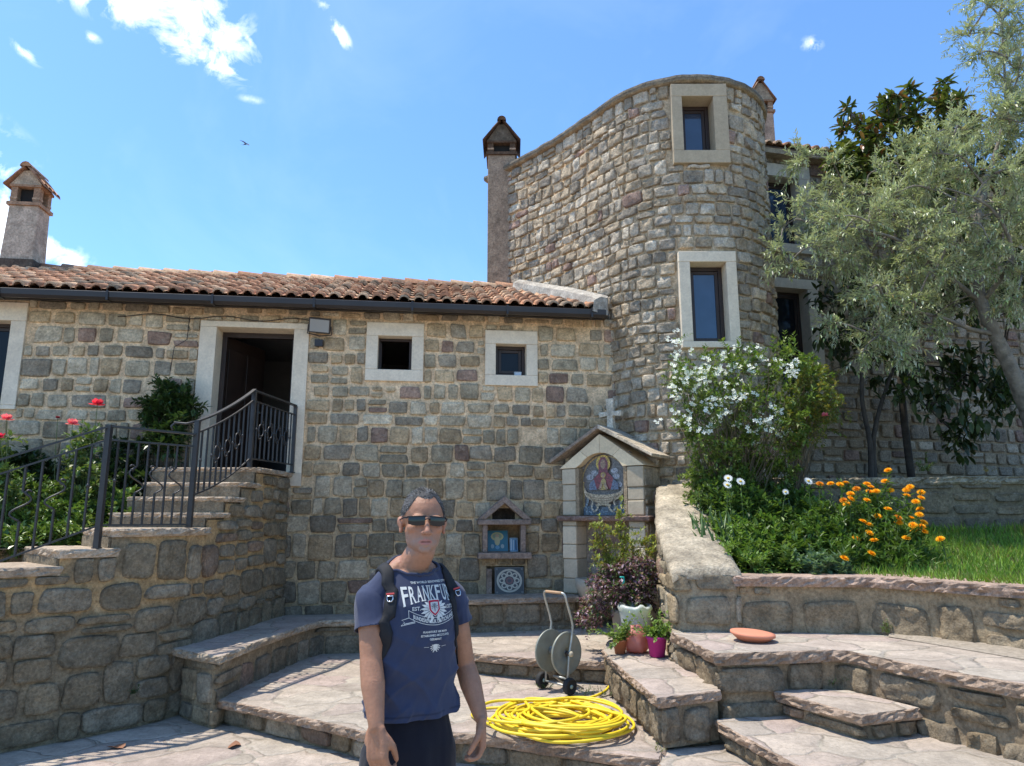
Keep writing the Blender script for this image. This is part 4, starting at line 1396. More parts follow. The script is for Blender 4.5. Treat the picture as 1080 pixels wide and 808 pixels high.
def section(a, b, ta, tb, ba, bb, nb, orn, sag=0.0, kind='ring', flip=1):
    N = 12
    def P(u, z): q = a + (b - a) * u; return (q.x, q.y, z)
    top = lambda u: ta + (tb - ta) * u - sag * 4 * u * (1 - u)
    bot = lambda u: ba + (bb - ba) * u - sag * 1.5 * 4 * u * (1 - u)
    rail([P(i / N, top(i / N)) for i in range(N + 1)], 0.021, 0.009, 'handrail')
    rail([P(i / N, top(i / N) - 0.115) for i in range(N + 1)], 0.008, 0.008)
    rail([P(i / N, bot(i / N)) for i in range(N + 1)], 0.008, 0.008)
    d_ = (b - a).normalized()
    for k in range(nb):
        u = (k + 1) / (nb + 1)
        z0, z1 = bot(u), top(u) - 0.115
        zm = z0 + (z1 - z0) * 0.52
        mb = MB()
        if k in orn and kind == 'ring':
            r = 0.07
            mb.tube([P(u, z0), P(u, zm - r)], 0.0075, 4, square=True); mb.build('baluster', M['iron'], rl)
            mb = MB(); mb.tube([P(u, zm + r), P(u, z1)], 0.0075, 4, square=True); mb.build('baluster', M['iron'], rl)
            mb = MB(); q = a + (b - a) * u
            mb.tube([(q.x + d_.x * r * 0.75 * cos(t), q.y + d_.y * r * 0.75 * cos(t), zm + r * sin(t)) for t in [2 * pi * i / 14 for i in range(14)]], 0.0075, 5, closed=True)
            for e, sg in ((r, 1), (-r, -1)):
                mb.tube([(q.x + d_.x * sg * 0.03 * (1 - cos(t)) * 0.8, q.y + d_.y * sg * 0.03 * (1 - cos(t)) * 0.8, zm + e + sg * 0.035 * sin(t)) for t in [pi * 1.4 * i / 8 for i in range(9)]], 0.006, 5)
            mb.build('scroll', M['iron'], rl)
        elif k in orn:
            mb.tube([P(u, z0), P(u, zm - 0.10)], 0.0075, 4, square=True); mb.build('baluster', M['iron'], rl)
            mb = MB(); mb.tube([P(u, zm + 0.13), P(u, z1)], 0.0075, 4, square=True); mb.build('baluster', M['iron'], rl)
            mb = MB(); q = a + (b - a) * u
            pts = []
            for i in range(25):
                t = i / 24
                ang = 2 * pi * t
                pts.append((q.x + d_.x * flip * 0.075 * sin(ang) * (1 - 0.25 * t), q.y + d_.y * flip * 0.075 * sin(ang) * (1 - 0.25 * t), zm - 0.10 + 0.23 * t))
            mb.tube(pts, 0.008, 5)
            mb.tube([(q.x + d_.x * (-flip) * (0.04 + 0.022 * cos(t)), q.y + d_.y * (-flip) * (0.04 + 0.022 * cos(t)), zm + 0.12 + 0.022 * sin(t)) for t in [0.3 + 1.6 * pi * i / 10 for i in range(11)]], 0.007, 5)
            mb.build('scroll', M['iron'], rl)
        else:
            mb.tube([P(u, z0), P(u, z1)], 0.0075, 4, square=True)
            if k % 2 == 0: mb.lathe([(0.008, -.016), (0.014, -.008), (0.014, .008), (0.008, .016)], P(u, zm), 8)
            mb.build('baluster', M['iron'], rl)


post(F_, 2.26, 3.10, 0.022); post(B_, 2.262, 3.07); post(M_, 1.63, 2.62, 0.022); post(N_, 1.47, 2.49, 0.022); post(Q_, 1.1, 1.82)
section(F_, B_, 3.11, 3.09, 2.36, 2.36, 9, (1, 3, 5, 7))
section(M_, F_, 2.63, 3.12, 1.93, 2.36, 10, (3, 5, 7), sag=0.035)
section(N_, M_, 2.49, 2.50, 1.66, 1.66, 8, (2, 4, 6), kind='s')
section(Q_, N_, 1.80, 2.49, 1.02, 1.66, 13, (3, 5, 8, 10), kind='s', flip=-1)
# curled end of the upper handrail
mb = MB()
mb.tube([(M_.x, M_.y, 2.63), (M_.x - 0.10, M_.y - 0.02, 2.60), (M_.x - 0.2, M_.y - 0.03, 2.61), (M_.x - 0.235, M_.y - 0.03, 2.575), (M_.x - 0.22, M_.y - 0.03, 2.54)], 0.011, 6)
mb.build('handrail', M['iron'], rl)

# =================================================================== mosaic shrine
sa = radians(36)
SU = Vector((cos(sa), -sin(sa))); SI = Vector((sin(sa), cos(sa))); S0 = Vector((0.63, 9.12))


def shf(x, y, z):
    q = S0 + SU * x + SI * y
    return (q.x, q.y, z)


shrine = thing('wall_shrine', 'gabled stone shrine with a mosaic icon and a stone cross, against the tower', 'shrine', (1.2, 8.8, 0.8))
SD = 0.62
pal = random.Random(4)
def cream(): f = pal.uniform(.86, 1.08); return (0.76 * f, 0.67 * f, 0.51 * f)
def grey(): f = pal.uniform(.8, 1.15); k = pal.random(); return tuple(f * c for c in ((0.50, 0.455, 0.375) if k < .6 else (0.6, 0.54, 0.44)))
mb = MB()
zs = [0.80, 1.0, 1.19, 1.38, 1.685]
# pillars: dressed blocks, left and right, lower + upper
for (a, b, rnd_) in ((0.005, 0.21, 0), (0.92, 1.14, 1)):
    z = 0.45 if rnd_ else 0.81
    k = 0
    while z < 1.68:
        h = min(pal.uniform(.16, .24), 1.684 - z)
        if 1.684 - z - h < 0.06: h = 1.684 - z
        mb.box((a + pal.uniform(0, .008), pal.uniform(-.006, .006), z + .003), (b - pal.uniform(0, .008), SD * 0.9, z + h - .003), 0, grey(), shf); z += h
    z = 1.75
    while z < 2.325:
        h = min(pal.uniform(.15, .21), 2.33 - z)
        if 2.33 - z - h < 0.06: h = 2.33 - z
        mb.box((a + pal.uniform(0, .008), pal.uniform(-.006, .006), z + .003), (b - pal.uniform(0, .008), SD * 0.9, z + h - .003), 0, grey(), shf); z += h
mb.box((0.03, 0.03, 0.5), (0.2, SD, 2.33), 1, (0.36, 0.31, 0.23), shf)
mb.box((0.94, 0.03, 0.45), (1.12, SD, 2.33), 1, (0.36, 0.31, 0.23), shf)
mb.build('pillar', [M['marble'], M['mortar']], shrine, bevel=0.012)
# side wall towards the camera right
mb = MB()
masonry(mb, lambda s, z, h: shf(1.135 + h, s, z), 0.02, SD + 0.55, 0.5, 2.33, hm=(0.16, 0.22), wm=(0.22, 0.4), relief=0.02, tone=lambda s, z, r: tuple(1.1 * c for c in tone_tower(s, z, r)), mort=(0.36, 0.31, 0.23), seed=81)
mb.build('side_wall', [M['facade_stone'], M['mortar']], shrine)
# arch stones with the gable
mb = MB()
cx, rad, zc = 0.565, 0.35, 2.16
NAq = 18
segs = [(0, 6), (6, 9), (9, 12), (12, 18)]
apex = 2.765; eave = 2.35
def gab(x): return eave + (apex - eave) * (1 - abs(x - 0.57) / 0.60)
for (i0, i1) in segs:
    P = []
    inner = [(cx - rad * cos(pi * i / NAq), zc + rad * sin(pi * i / NAq)) for i in range(i0, i1 + 1)]
    outer = []
    for i in range(i0, i1 + 1):
        x = cx - rad * cos(pi * i / NAq) * 1.62; x = min(max(x, -0.02), 1.16)
        outer.append((x, gab(x) - 0.02))
    if i0 == 0: inner = [(-0.02 + .235, 2.335)] + [p for p in inner if p[1] > 2.335]; outer = [(-0.02, 2.335)] + [p for p in outer[1:]]
    if i1 == NAq: inner = [p for p in inner if p[1] > 2.335] + [(1.16 - .235, 2.335)]; outer = outer[:-1] + [(1.16, 2.335)]
    g = 0.004
    loop = inner + outer[::-1]
    mx = sum(p[0] for p in loop) / len(loop); mz = sum(p[1] for p in loop) / len(loop)
    loop = [(mx + (x - mx) * 0.985, mz + (z - mz) * 0.985) for x, z in loop]
    n = len(loop)
    V = [shf(x, -0.012, z) for x, z in loop] + [shf(x, SD, z) for x, z in loop]
    mb.add(V, [tuple(range(n)), tuple(range(2 * n - 1, n - 1, -1))] + [(i, n + i, n + (i + 1) % n, (i + 1) % n) for i in range(n)], 0, cream(), False)
mb.box((0.0, 0.03, 2.331), (0.2, SD, 2.36), 0, (0.3, .26, .2), shf); 
mb.build('gable_arch', M['marble'], shrine, weld=True)
# inner arch soffit (frame of the mosaic): side strips
mb = MB()
mb.box((0.211, 0.0, 1.75), (0.255, 0.14, 2.33), 0, (0.33, 0.27, 0.2), shf); mb.box((0.875, 0.0, 1.75), (0.919, 0.14, 2.33), 0, (0.33, 0.27, 0.2), shf)
mb.build('mosaic_frame', M['mortar'], shrine)
# roof slabs
mb = MB()
def rslab(P, t=0.05, tint=(0.40, 0.37, 0.33)):
    V = [p for p in P] + [(p[0], p[1], p[2] + t) for p in P]
    n = len(P)
    mb.add(V, [tuple(range(n - 1, -1, -1)), tuple(range(n, 2 * n))] + [(i, (i + 1) % n, n + (i + 1) % n, n + i) for i in range(n)], 0, tint, False)
ra, rz = 0.57, 2.80
rslab([shf(ra, -0.07, rz), shf(-0.14, -0.07, 2.40), shf(-0.14, 0.62, 2.40), shf(ra, 0.62, rz)], tint=(0.33, 0.28, 0.25))
# right slope as three overlapping slabs
pr_ = lambda u, y: shf(ra + 0.003 + (1.29 - ra) * u, y, rz + 0.002 + (2.42 - rz) * u)
rslab([pr_(0, -0.075), pr_(0, 0.62), pr_(0.36, 0.75), pr_(0.36, -0.07)], 0.055, (0.42, 0.40, 0.36))
rslab([pr_(0.30, -0.07), pr_(0.32, 0.70), pr_(0.68, 0.85), pr_(0.66, -0.08)], 0.045, (0.50, 0.46, 0.39))
rslab([pr_(0.62, -0.08), pr_(0.63, 0.85), pr_(1.0, 0.95), pr_(1.0, -0.075)], 0.04, (0.52, 0.47, 0.40))
mb.build('shrine_roof', M['facade_stone'], shrine, bevel=0.008)
# ledge
mb = MB()
slab(mb, [shf(x, y, 0)[:2] for x, y in ((-0.04, -0.06), (1.22, -0.06), (1.2, 0.3), (-0.02, 0.3))], 1.745, 0.06, m_top=0, m_edge=0, tint=(0.27, 0.20, 0.19), jag=0.006, seed=91)
mb.build('ledge', M['cap_stone'], shrine)
# lower recess: red marble slabs + basin
mb = MB()
mb.box((0.21, 0.24, 0.6), (0.92, 0.28, 1.69), 0, (0.30, 0.26, 0.23), shf)
for (x, z, rx, rz_, col) in ((0.40, 1.40, 0.12, 0.15, (0.17, 0.10, 0.095)), (0.36, 1.12, 0.1, 0.09, (0.3, 0.27, 0.25)), (0.62, 1.45, 0.09, 0.13, (0.22, 0.16, 0.14)), (0.66, 1.15, 0.12, 0.12, (0.33, 0.29, 0.25)), (0.82, 1.35, 0.07, 0.2, (0.36, 0.32, .26))):
    k = 7; r3 = random.Random(int(x * 100))
    pts = [(x + rx * cos(2 * pi * i / k + .3) * r3.uniform(.8, 1.1), z + rz_ * sin(2 * pi * i / k + .3) * r3.uniform(.8, 1.1)) for i in range(k)]
    V = [shf(a, 0.222, b) for a, b in pts] + [shf(a, 0.245, b) for a, b in pts]
    mb.add(V, [tuple(range(k))] + [(i, k + i, k + (i + 1) % k, (i + 1) % k) for i in range(k)], 0, col, False)
mb.build('recess', M['cap_stone'], shrine, weld=True)
mb = MB()
prof = [(0.0, 0.70), (0.10, 0.70), (0.2, 0.78), (0.245, 0.9), (0.25, 1.0), (0.20, 1.0), (0.17, 0.92), (0.0, 0.88)]
q = S0 + SU * 0.42 + SI * 0.08
mb.lathe([(r, z) for r, z in prof], (q.x, q.y, 0), 20, 0, (0.42, 0.39, 0.34))
mb.build('basin', M['marble'], shrine)
# cross
mb = MB()
cp = lambda x, y, z: shf(0.57 + x, 0.30 + y, z)
P = [(-0.05, 2.80), (0.05, 2.80), (0.04, 3.0), (0.155, 2.985), (0.165, 3.06), (0.045, 3.055), (0.055, 3.225), (-0.055, 3.225), (-0.045, 3.055), (-0.165, 3.06), (-0.155, 2.985), (-0.04, 3.0)]
n = len(P)
V = [cp(x, -0.04, z) for x, z in P] + [cp(x, 0.04, z) for x, z in P]
mb.add(V, [tuple(range(n)), tuple(range(2 * n - 1, n - 1, -1))] + [(i, n + i, n + (i + 1) % n, (i + 1) % n) for i in range(n)], 0, (0.66, 0.64, 0.58), False)
mb.build('cross', M['facade_stone'], shrine, weld=True, bevel=0.012)
# the mosaic: tesserae-like flat colour shapes on a slate ground
mz = MB()
def ell(cx_, cz_, rx, rz_, n=22, a0=0, a1=2 * pi): return [(cx_ + rx * cos(a0 + (a1 - a0) * i / n), cz_ + rz_ * sin(a0 + (a1 - a0) * i / n)) for i in range(n if a1 - a0 > 6.2 else n + 1)]
lay = [0]
def mpoly(pts, col):
    lay[0] += 1
    d_ = 0.10 - 0.0012 * lay[0]
    mz.add([shf(x, d_, z) for x, z in pts], [tuple(range(len(pts)))], 0, col, False)
def mline(pts, r, col):
    lay[0] += 1
    d_ = 0.10 - 0.0012 * lay[0]
    L = [Vector(p) for p in pts]
    a, b = [], []
    for i, p in enumerate(L):
        t = (L[min(i + 1, len(L) - 1)] - L[max(i - 1, 0)]).normalized(); nn = Vector((-t.y, t.x))
        a.append(p + nn * r); b.append(p - nn * r)
    V = [shf(v.x, d_, v.y) for v in a] + [shf(v.x, d_, v.y) for v in b]; k = len(L)
    mz.add(V, [(i, i + 1, k + i + 1, k + i) for i in range(k - 1)], 0, col, False)
X0, X1 = 0.255, 0.875; XM = 0.565; H = 0.31
mpoly([(X0, 1.75), (X1, 1.75)] + [(XM + 0.335 * cos(pi * i / 18), 2.165 + 0.335 * sin(pi * i / 18)) for i in range(19)], (0.155, 0.14, 0.13))
mline([(X0 + .012, 1.76), (X0 + .012, 2.165)] + [(XM - 0.315 * cos(pi * i / 18), 2.165 + 0.315 * sin(pi * i / 18)) for i in range(19)] + [(X1 - .012, 1.76)], 0.008, (0.45, 0.32, 0.12))
for (ex, ez) in ((0.36, 2.22), (0.40, 2.12), (0.73, 2.22), (0.76, 2.12), (0.43, 2.27), (0.71, 2.29)): mpoly(ell(ex, ez, 0.05, 0.035), (0.34, 0.34, 0.36))
mpoly([(X0 + .01, 1.752), (X1 - .01, 1.752), (X1 - .01, 1.86), (XM + .1, 1.88), (XM, 1.85), (XM - .1, 1.89), (X0 + .01, 1.85)], (0.11, 0.16, 0.21))
for k_ in range(9): mline([(0.30 + k_ * .065, 1.77 + .02 * (k_ % 3)), (0.34 + k_ * .062, 1.80 + .02 * (k_ % 2)), (0.38 + k_ * .058, 1.78 + .02 * (k_ % 3))], 0.006, (0.28, 0.34, 0.38))
for xx in (0.33, 0.80): mline([(xx, 1.76), (xx - .02, 1.86), (xx + .01, 1.95), (xx - .01, 2.02)], 0.016, (0.20, 0.26, 0.30))
mpoly([(0.38, 2.07), (0.42, 2.19), (0.50, 2.27), (0.63, 2.27), (0.71, 2.19), (0.75, 2.07)], (0.24, 0.035, 0.05))      # robe
mpoly([(0.36, 2.06), (0.37, 2.14), (0.43, 2.19), (0.47, 2.06)], (0.14, 0.18, 0.26)); mpoly([(0.77, 2.06), (0.76, 2.14), (0.70, 2.19), (0.66, 2.06)], (0.14, 0.18, 0.26))
mpoly([(0.525, 2.06), (0.53, 2.17), (0.565, 2.21), (0.60, 2.17), (0.605, 2.06)], (0.50, 0.36, 0.12))      # inner figure
mpoly(ell(XM, 2.385, 0.10, 0.105), (0.62, 0.42, 0.06)); mpoly(ell(XM, 2.385, 0.078, 0.083), (0.50, 0.32, 0.05))
mpoly([(XM - .062, 2.27), (XM - .066, 2.39), (XM - .03, 2.46), (XM + .03, 2.46), (XM + .066, 2.39), (XM + .062, 2.27)], (0.20, 0.03, 0.05))
mpoly(ell(XM, 2.375, 0.037, 0.058), (0.36, 0.22, 0.14)); mpoly(ell(XM, 2.24, 0.035, 0.035), (0.55, 0.38, .08)); mpoly(ell(XM, 2.235, 0.022, 0.026), (0.38, 0.24, 0.15))
for sx in (-1, 1): mpoly(ell(XM + sx * .014, 2.385, 0.006, 0.004, 8), (0.05, .03, .02)); mpoly([(XM + sx * .07, 2.07), (XM + sx * .03, 2.16), (XM + sx * .012, 2.12), (XM + sx * .04, 2.06)], (0.40, 0.26, 0.17))
bowl = [(0.30, 2.10)] + [(XM - 0.275 * cos(pi * i / 14), 2.05 - 0.15 * sin(pi * i / 14)) for i in range(15)] + [(0.83, 2.10)] + [(XM + 0.25 * cos(pi * i / 14), 2.06 - 0.06 * sin(pi * i / 14)) for i in range(15)]
mpoly(bowl, (0.50, 0.39, 0.25))
for dz in (0.03, 0.06, 0.09): mline([(XM - (0.27 - dz) * cos(pi * i / 14), 2.035 - dz * .4 - (0.05 + dz * .6) * sin(pi * i / 14)) for i in range(15)], 0.006, (0.30, 0.21, 0.12))
for xx in (0.50, 0.63): mline([(xx, 1.90), (xx + (xx - XM) * .3, 1.83), (xx + (xx - XM) * .8, 1.80)], 0.012, (0.52, 0.42, 0.28))
mline([(0.42, 1.92), (0.40, 1.84), (0.44, 1.79)], 0.01, (0.5, 0.42, 0.3)); mline([(0.71, 1.92), (0.73, 1.84), (0.69, 1.79)], 0.01, (0.5, 0.42, 0.3))
mline([(0.46, 1.87), (XM, 1.885), (0.67, 1.87)], 0.013, (0.48, 0.38, 0.24))
mz.box((0.21, 0.1015, 1.75), (0.92, 0.16, 2.52), 0, (0.2, 0.18, 0.16), shf)
mosaic_mat = bpy.data.materials.new('mosaic'); mosaic_mat.use_nodes = True
t = NT(mosaic_mat.node_tree); tcm = t.n('ShaderNodeTexCoord').outputs['Object']
vo = t.n('ShaderNodeTexVoronoi', feature='F1'); t.inp(vo, 'Vector', tcm); vo.inputs['Scale'].default_value = 75
ve = t.n('ShaderNodeTexVoronoi', feature='DISTANCE_TO_EDGE'); t.inp(ve, 'Vector', tcm); ve.inputs['Scale'].default_value = 75
sp = t.n('ShaderNodeSeparateColor'); t.inp(sp, 0, vo.outputs['Color'])
cc = t.mix(1.0, t.n('ShaderNodeAttribute', attribute_name='tint').outputs[0], t.ramp(sp.outputs[0], [(0, 0.55), (1, 1.5)]), 'MULTIPLY')
cc = t.mix(t.ramp(ve.outputs[0], [(0.02, 0.7), (0.10, 0)]), cc, (0.12, 0.11, 0.1))
pp = t.n('ShaderNodeBsdfPrincipled'); t.inp(pp, 'Base Color', cc); pp.inputs['Roughness'].default_value = 0.3
oo = t.n('ShaderNodeOutputMaterial'); t.t.links.new(pp.outputs[0], oo.inputs[0])
mz.build('mosaic', mosaic_mat, shrine)

# =================================================================== small niche with icons
nic = thing('wall_niche', 'little house-shaped stone niche with a pointed gable, holding icons', 'niche', fac(2.62, 0, 1.3))
PK = (0.25, 0.205, 0.19)
mb = MB()
mb.box((2.345, -0.10, 1.300), (2.405, 0.02, 1.635), 0, PK, fac); mb.box((2.82, -0.10, 1.300), (2.885, 0.02, 1.635), 0, PK, fac)
mb.box((2.285, -0.15, 1.225), (2.95, 0.03, 1.299), 0, tuple(c * 1.1 for c in PK), fac)
mb.box((2.28, -0.14, 1.636), (2.95, 0.03, 1.702), 0, PK, fac)
mb.build('frame', M['cap_stone'], nic, bevel=0.01)
mb = MB()
for sg in (-1, 1):
    P = [(2.615, 1.99), (2.615 + sg * 0.335, 1.704), (2.615 + sg * 0.235, 1.704), (2.615, 1.90)]
    n = 4
    V = [fac(x, -0.14, z) for x, z in P] + [fac(x, 0.02, z) for x, z in P]
    mb.add(V, [tuple(range(n)), tuple(range(2 * n - 1, n - 1, -1))] + [(i, n + i, n + (i + 1) % n, (i + 1) % n) for i in range(n)], 0, tuple(c * (1 + .1 * sg) for c in PK), False)
mb.build('gable', M['cap_stone'], nic, weld=True, bevel=0.008)
mb = MB()
mb.add([fac(2.40, 0.0, 1.30), fac(2.83, 0.0, 1.30), fac(2.83, 0.26, 1.30), fac(2.40, 0.26, 1.30), fac(2.40, 0.0, 1.636), fac(2.83, 0.0, 1.636), fac(2.83, 0.26, 1.636), fac(2.40, 0.26, 1.636)],
       [(0, 1, 2, 3), (7, 6, 5, 4), (2, 6, 7, 3), (0, 3, 7, 4), (1, 5, 6, 2)], 0, (0.36, 0.27, 0.18), False)
mb.add([fac(2.38, 0.12, 1.70), fac(2.86, 0.12, 1.70), fac(2.615, 0.12, 1.93)], [(0, 1, 2)], 0, (0.05, 0.04, 0.035), False)
mb.add([fac(2.38, 0.0, 1.702), fac(2.86, 0.0, 1.702), fac(2.86, 0.12, 1.702), fac(2.38, 0.12, 1.702)], [(0, 1, 2, 3)], 0, (0.1, 0.08, 0.06), False)
mb.build('back_panel', M['mortar'], nic)
def picture(name, label, c0, z0, w_, h_, lean, base, marks, d0=0.02, border=None):
    mb = MB()
    fr = lambda x, y, z: fac(c0 + x, d0 + y + z * lean, z0 + z)
    mb.box((0, 0, 0), (w_, 0.018, h_), 0, border or base, fr)
    mb.box((0.008, -0.0015, 0.008), (w_ - 0.008, -0.0003, h_ - 0.008), 0, base, fr)
    for i, (pts, col) in enumerate(marks):
        mb.add([fr(x * w_, -0.0025 - 0.0006 * i, z * h_) for x, z in pts], [tuple(range(len(pts)))], 0, col, False)
    return tag(mb.build(name, M['tint_gloss']), label, 'icon')
E2 = lambda a, b, c, d_, n=14: [(a + c * cos(2 * pi * i / n), b + d_ * sin(2 * pi * i / n)) for i in range(n)]
picture('icon_picture', 'teal icon print with a golden figure, larger picture inside the small niche', 2.415, 1.302, 0.27, 0.265, 0.25, (0.03, 0.13, 0.17),
        [(E2(.48, .70, .30, .2), (0.42, .36, .14)), (E2(.48, .72, .22, .13), (.22, .26, .14)), (E2(.48, .5, .13, .22), (0.45, .38, .18)), (E2(.25, .25, .08, .1), (.25, .3, .3)), (E2(.72, .25, .08, .1), (.3, .33, .3)), (E2(.48, .2, .1, .09), (.12, .25, .34)), (E2(.48, .74, .09, .07), (.4, .27, .15))], d0=0.06, border=(0.10, 0.09, 0.07))
picture('icon_card', 'small blue and white icon card leaning at the right of the niche', 2.70, 1.302, 0.105, 0.17, 0.2, (0.10, 0.22, 0.34),
        [([(.1, .1), (.28, .1), (.3, .9), (.12, .9)], (.4, .46, .5)), ([(.4, .1), (.52, .1), (.5, .85), (.42, .85)], (.45, .5, .52)), ([(.65, .15), (.85, .1), (.8, .8), (.68, .85)], (.03, .06, .12))], d0=0.05, border=(0.25, 0.3, 0.33))
# square panel with carved roundel, standing on the bench
mk = [(E2(.5, .5, .44, .44, 28), (0.42, 0.37, 0.28)), (E2(.5, .5, .37, .37, 28), (0.035, 0.03, 0.03))]
for i in range(8):
    a = 2 * pi * i / 8
    mk.append((E2(.5 + .26 * cos(a), .5 + .26 * sin(a), .10, .10, 12), (0.44, 0.39, 0.30)))
    mk.append((E2(.5 + .26 * cos(a), .5 + .26 * sin(a), .055, .055, 10), (0.05, 0.04, 0.035)))
    a += pi / 8
    mk.append((E2(.5 + .20 * cos(a), .5 + .20 * sin(a), .05, .05, 8), (0.40, 0.35, 0.27)))
for sx, sz in ((.07, .07), (.93, .07), (.07, .93), (.93, .93)): mk.append((E2(sx, sz, .04, .04, 6), (.14, .13, .11)))
mk += [(E2(.5, .5, .13, .13), (.16, .06, .05)), (E2(.5, .5, .07, .07), (.05, .04, .04))]
mbp = picture('carved_panel', 'square dark panel with a cream ornamental roundel, leaning under the niche', 2.50, 0.803, 0.36, 0.315, 0.18, (0.035, 0.032, 0.03), mk, d0=-0.09, border=(0.10, 0.095, 0.085))
mbp['category'] = 'panel'
mb = MB(); mb.box((2.40, -0.06, 0.803), (2.465, 0.10, 1.10), 0, (0.25, 0.2, 0.18), fac); mb.box((2.40, 0.11, 0.75), (2.90, 0.14, 1.13), 0, (0.16, 0.14, 0.11), fac)
mb.build('recess_stone', M['cap_stone'], nic, bevel=0.008)
# =================================================================== small objects
# --- hose reel cart
RO = Vector((0.41, 6.64, T1 + 0.004))
RA = Vector((0.66, -0.75, 0)).normalized(); RB = Vector((0.75, 0.66, 0)).normalized()


def rf(a, b, z):
    p = RO + RA * a + RB * b
    return (p.x, p.y, p.z + z)


pbsdf('reel_metal', (0.27, 0.27, 0.215), 0.5, metal=0.25, var=0.2, vscale=9)
reel = thing('hose_reel', 'empty grey metal hose reel cart with two black wheels and a tall bent handle', 'hose reel', tuple(RO))
mb = MB()
side = lambda a: [(a, -0.03, 0.07), (a, -0.015, 0.2), (a, 0.0, 0.33), (a, 0.035, 0.46), (a, 0.05, 0.56), (a, 0.03, 0.63), (a, -0.02, 0.76), (a, -0.04, 0.82)]
loop = side(-0.135) + [(-0.12, -0.045, 0.838), (-0.09, -0.047, 0.842), (0.09, -0.047, 0.842), (0.12, -0.045, 0.838)] + side(0.135)[::-1]
mb.tube([rf(*p) for p in loop], 0.0105, 8)
mb.build('frame', M['galvanised'], reel)
mb = MB(); mb.tube([rf(a, -0.047, 0.842) for a in (-0.1, -0.03, 0.04, 0.1)], 0.0125, 8, 0, (0.45, 0.28, 0.16)); mb.build('grip', M['tint_matte'], reel)
mb = MB(); mb.tube([rf(-0.17, -0.03, 0.07), rf(0.17, -0.03, 0.07)], 0.009, 6); mb.build('axle', M['galvanised'], reel)
mb = MB(); mb.tube([rf(-0.12, 0.19, 0.012), rf(-0.06, 0.0, 0.12), rf(0.06, 0.0, 0.12), rf(0.12, 0.19, 0.012)], 0.009, 6); mb.build('foot', M['galvanised'], reel)
DR = 0.182
for a in (-0.10, 0.10):
    mb = MB()
    n = 40
    prof = [(0.0, 0.0), (0.045, 0.0), (0.05, 0.012), (0.10, 0.004), (0.165, 0.006), (DR - .004, 0.014), (DR, 0.006), (DR, -0.006), (DR - .01, -0.006), (0.15, 0.0), (0.1, -0.002), (0.04, -0.004), (0, -0.004)]
    V = []; F = []
    sgn = 1 if a > 0 else -1
    for r, h in prof:
        for k in range(n):
            t_ = 2 * pi * k / n
            rib = 0.0035 * (1 if (k % 4 == 0 and 0.06 < r < 0.17) else 0)
            V.append(rf(a + sgn * (h + rib), r * cos(t_), 0.33 + r * sin(t_)))
    for i in range(len(prof) - 1):
        for k in range(n): F.append((i * n + k, i * n + (k + 1) % n, (i + 1) * n + (k + 1) % n, (i + 1) * n + k))
    mb.add(V, F, 0, (0.36, 0.36, 0.30), True)
    mb.build('drum_disc', M['reel_metal'], reel, weld=True)
mb = MB(); mb.tube([rf(-0.10, 0, 0.33), rf(0.10, 0, 0.33)], 0.032, 14); mb.build('drum', M['galvanised'], reel)
mb = MB(); mb.tube([rf(0.105, 0, 0.33), rf(0.15, 0, 0.33)], 0.02, 10, 0, (0.06, .05, .045)); mb.tube([rf(0.15, 0, 0.33), rf(0.165, 0, 0.33)], 0.024, 10, 0, (0.62, 0.52, 0.36)); mb.build('hub', M['tint_matte'], reel)
mb = MB(); mb.tube([rf(-0.11, 0.0, 0.33), rf(-0.08, 0.0, 0.34)], 0.025, 10, 0, (.7, .72, .74)); mb.build('hub', M['tint_gloss'], reel)
for a in (-0.175, 0.165):
    mb = MB()
    V = []; F = []; n = 24
    prof = [(0.012, -0.018), (0.045, -0.016), (0.052, -0.026), (0.066, -0.022), (0.07, -0.010), (0.07, 0.010), (0.066, 0.022), (0.052, 0.026), (0.045, 0.016), (0.012, 0.018)]
    for r, h in prof:
        for k in range(n): V.append(rf(a + h, -0.03 + r * cos(2 * pi * k / n), 0.071 + r * sin(2 * pi * k / n)))
    for i in range(len(prof) - 1):
        for k in range(n): F.append((i * n + k, i * n + (k + 1) % n, (i + 1) * n + (k + 1) % n, (i + 1) * n + k))
    F += [tuple(range(n - 1, -1, -1)), tuple((len(prof) - 1) * n + k for k in range(n))]
    mb.add(V, F, 0, (0.018, 0.018, 0.018), True)
    wl = mb.build('wheel', M['tint_matte'], reel, weld=True)
    mb = MB(); mb.tube([rf(a + .019, -0.03, 0.071), rf(a + .027, -0.03, 0.071)], 0.016, 12, 0, (0.32, 0.42, 0.36)); mb.build('hub_cap', M['tint_matte'], wl)

# --- yellow hose: one continuous heap of loops
rng = random.Random(12)
hp = []
cx0, cy0 = 0.36, 5.52
def hloop(cx, cy, rx, ry, z, a0, turns, ph=0.0, zj=0.02, seed=0):
    n = int(30 * turns)
    for i in range(n):
        a = a0 + 2 * pi * i / 30
        nn = 1.5 * mnoise.noise(Vector((cos(a) * 1.9 + seed * 1.7, sin(a) * 1.9, i * 0.05)))
        hp.append((cx + (rx + 0.05 * nn) * cos(a) * cos(ph) - (ry + .05 * nn) * sin(a) * sin(ph), cy + (rx + 0.05 * nn) * cos(a) * sin(ph) + (ry + .05 * nn) * sin(a) * cos(ph),
                   z + zj * (0.5 + mnoise.noise(Vector((i * 0.13, seed * 2.0, 3))))))
hp += [(0.93, 6.86, 0.50), (0.925, 6.80, 0.42), (0.915, 6.72, 0.33), (0.89, 6.62, 0.255), (0.82, 6.46, T1 + .016), (0.68, 6.30, T1 + .016), (0.46, 6.18, T1 + .018), (0.2, 6.16, T1 + 0.02)]
zz = T1 + 0.014
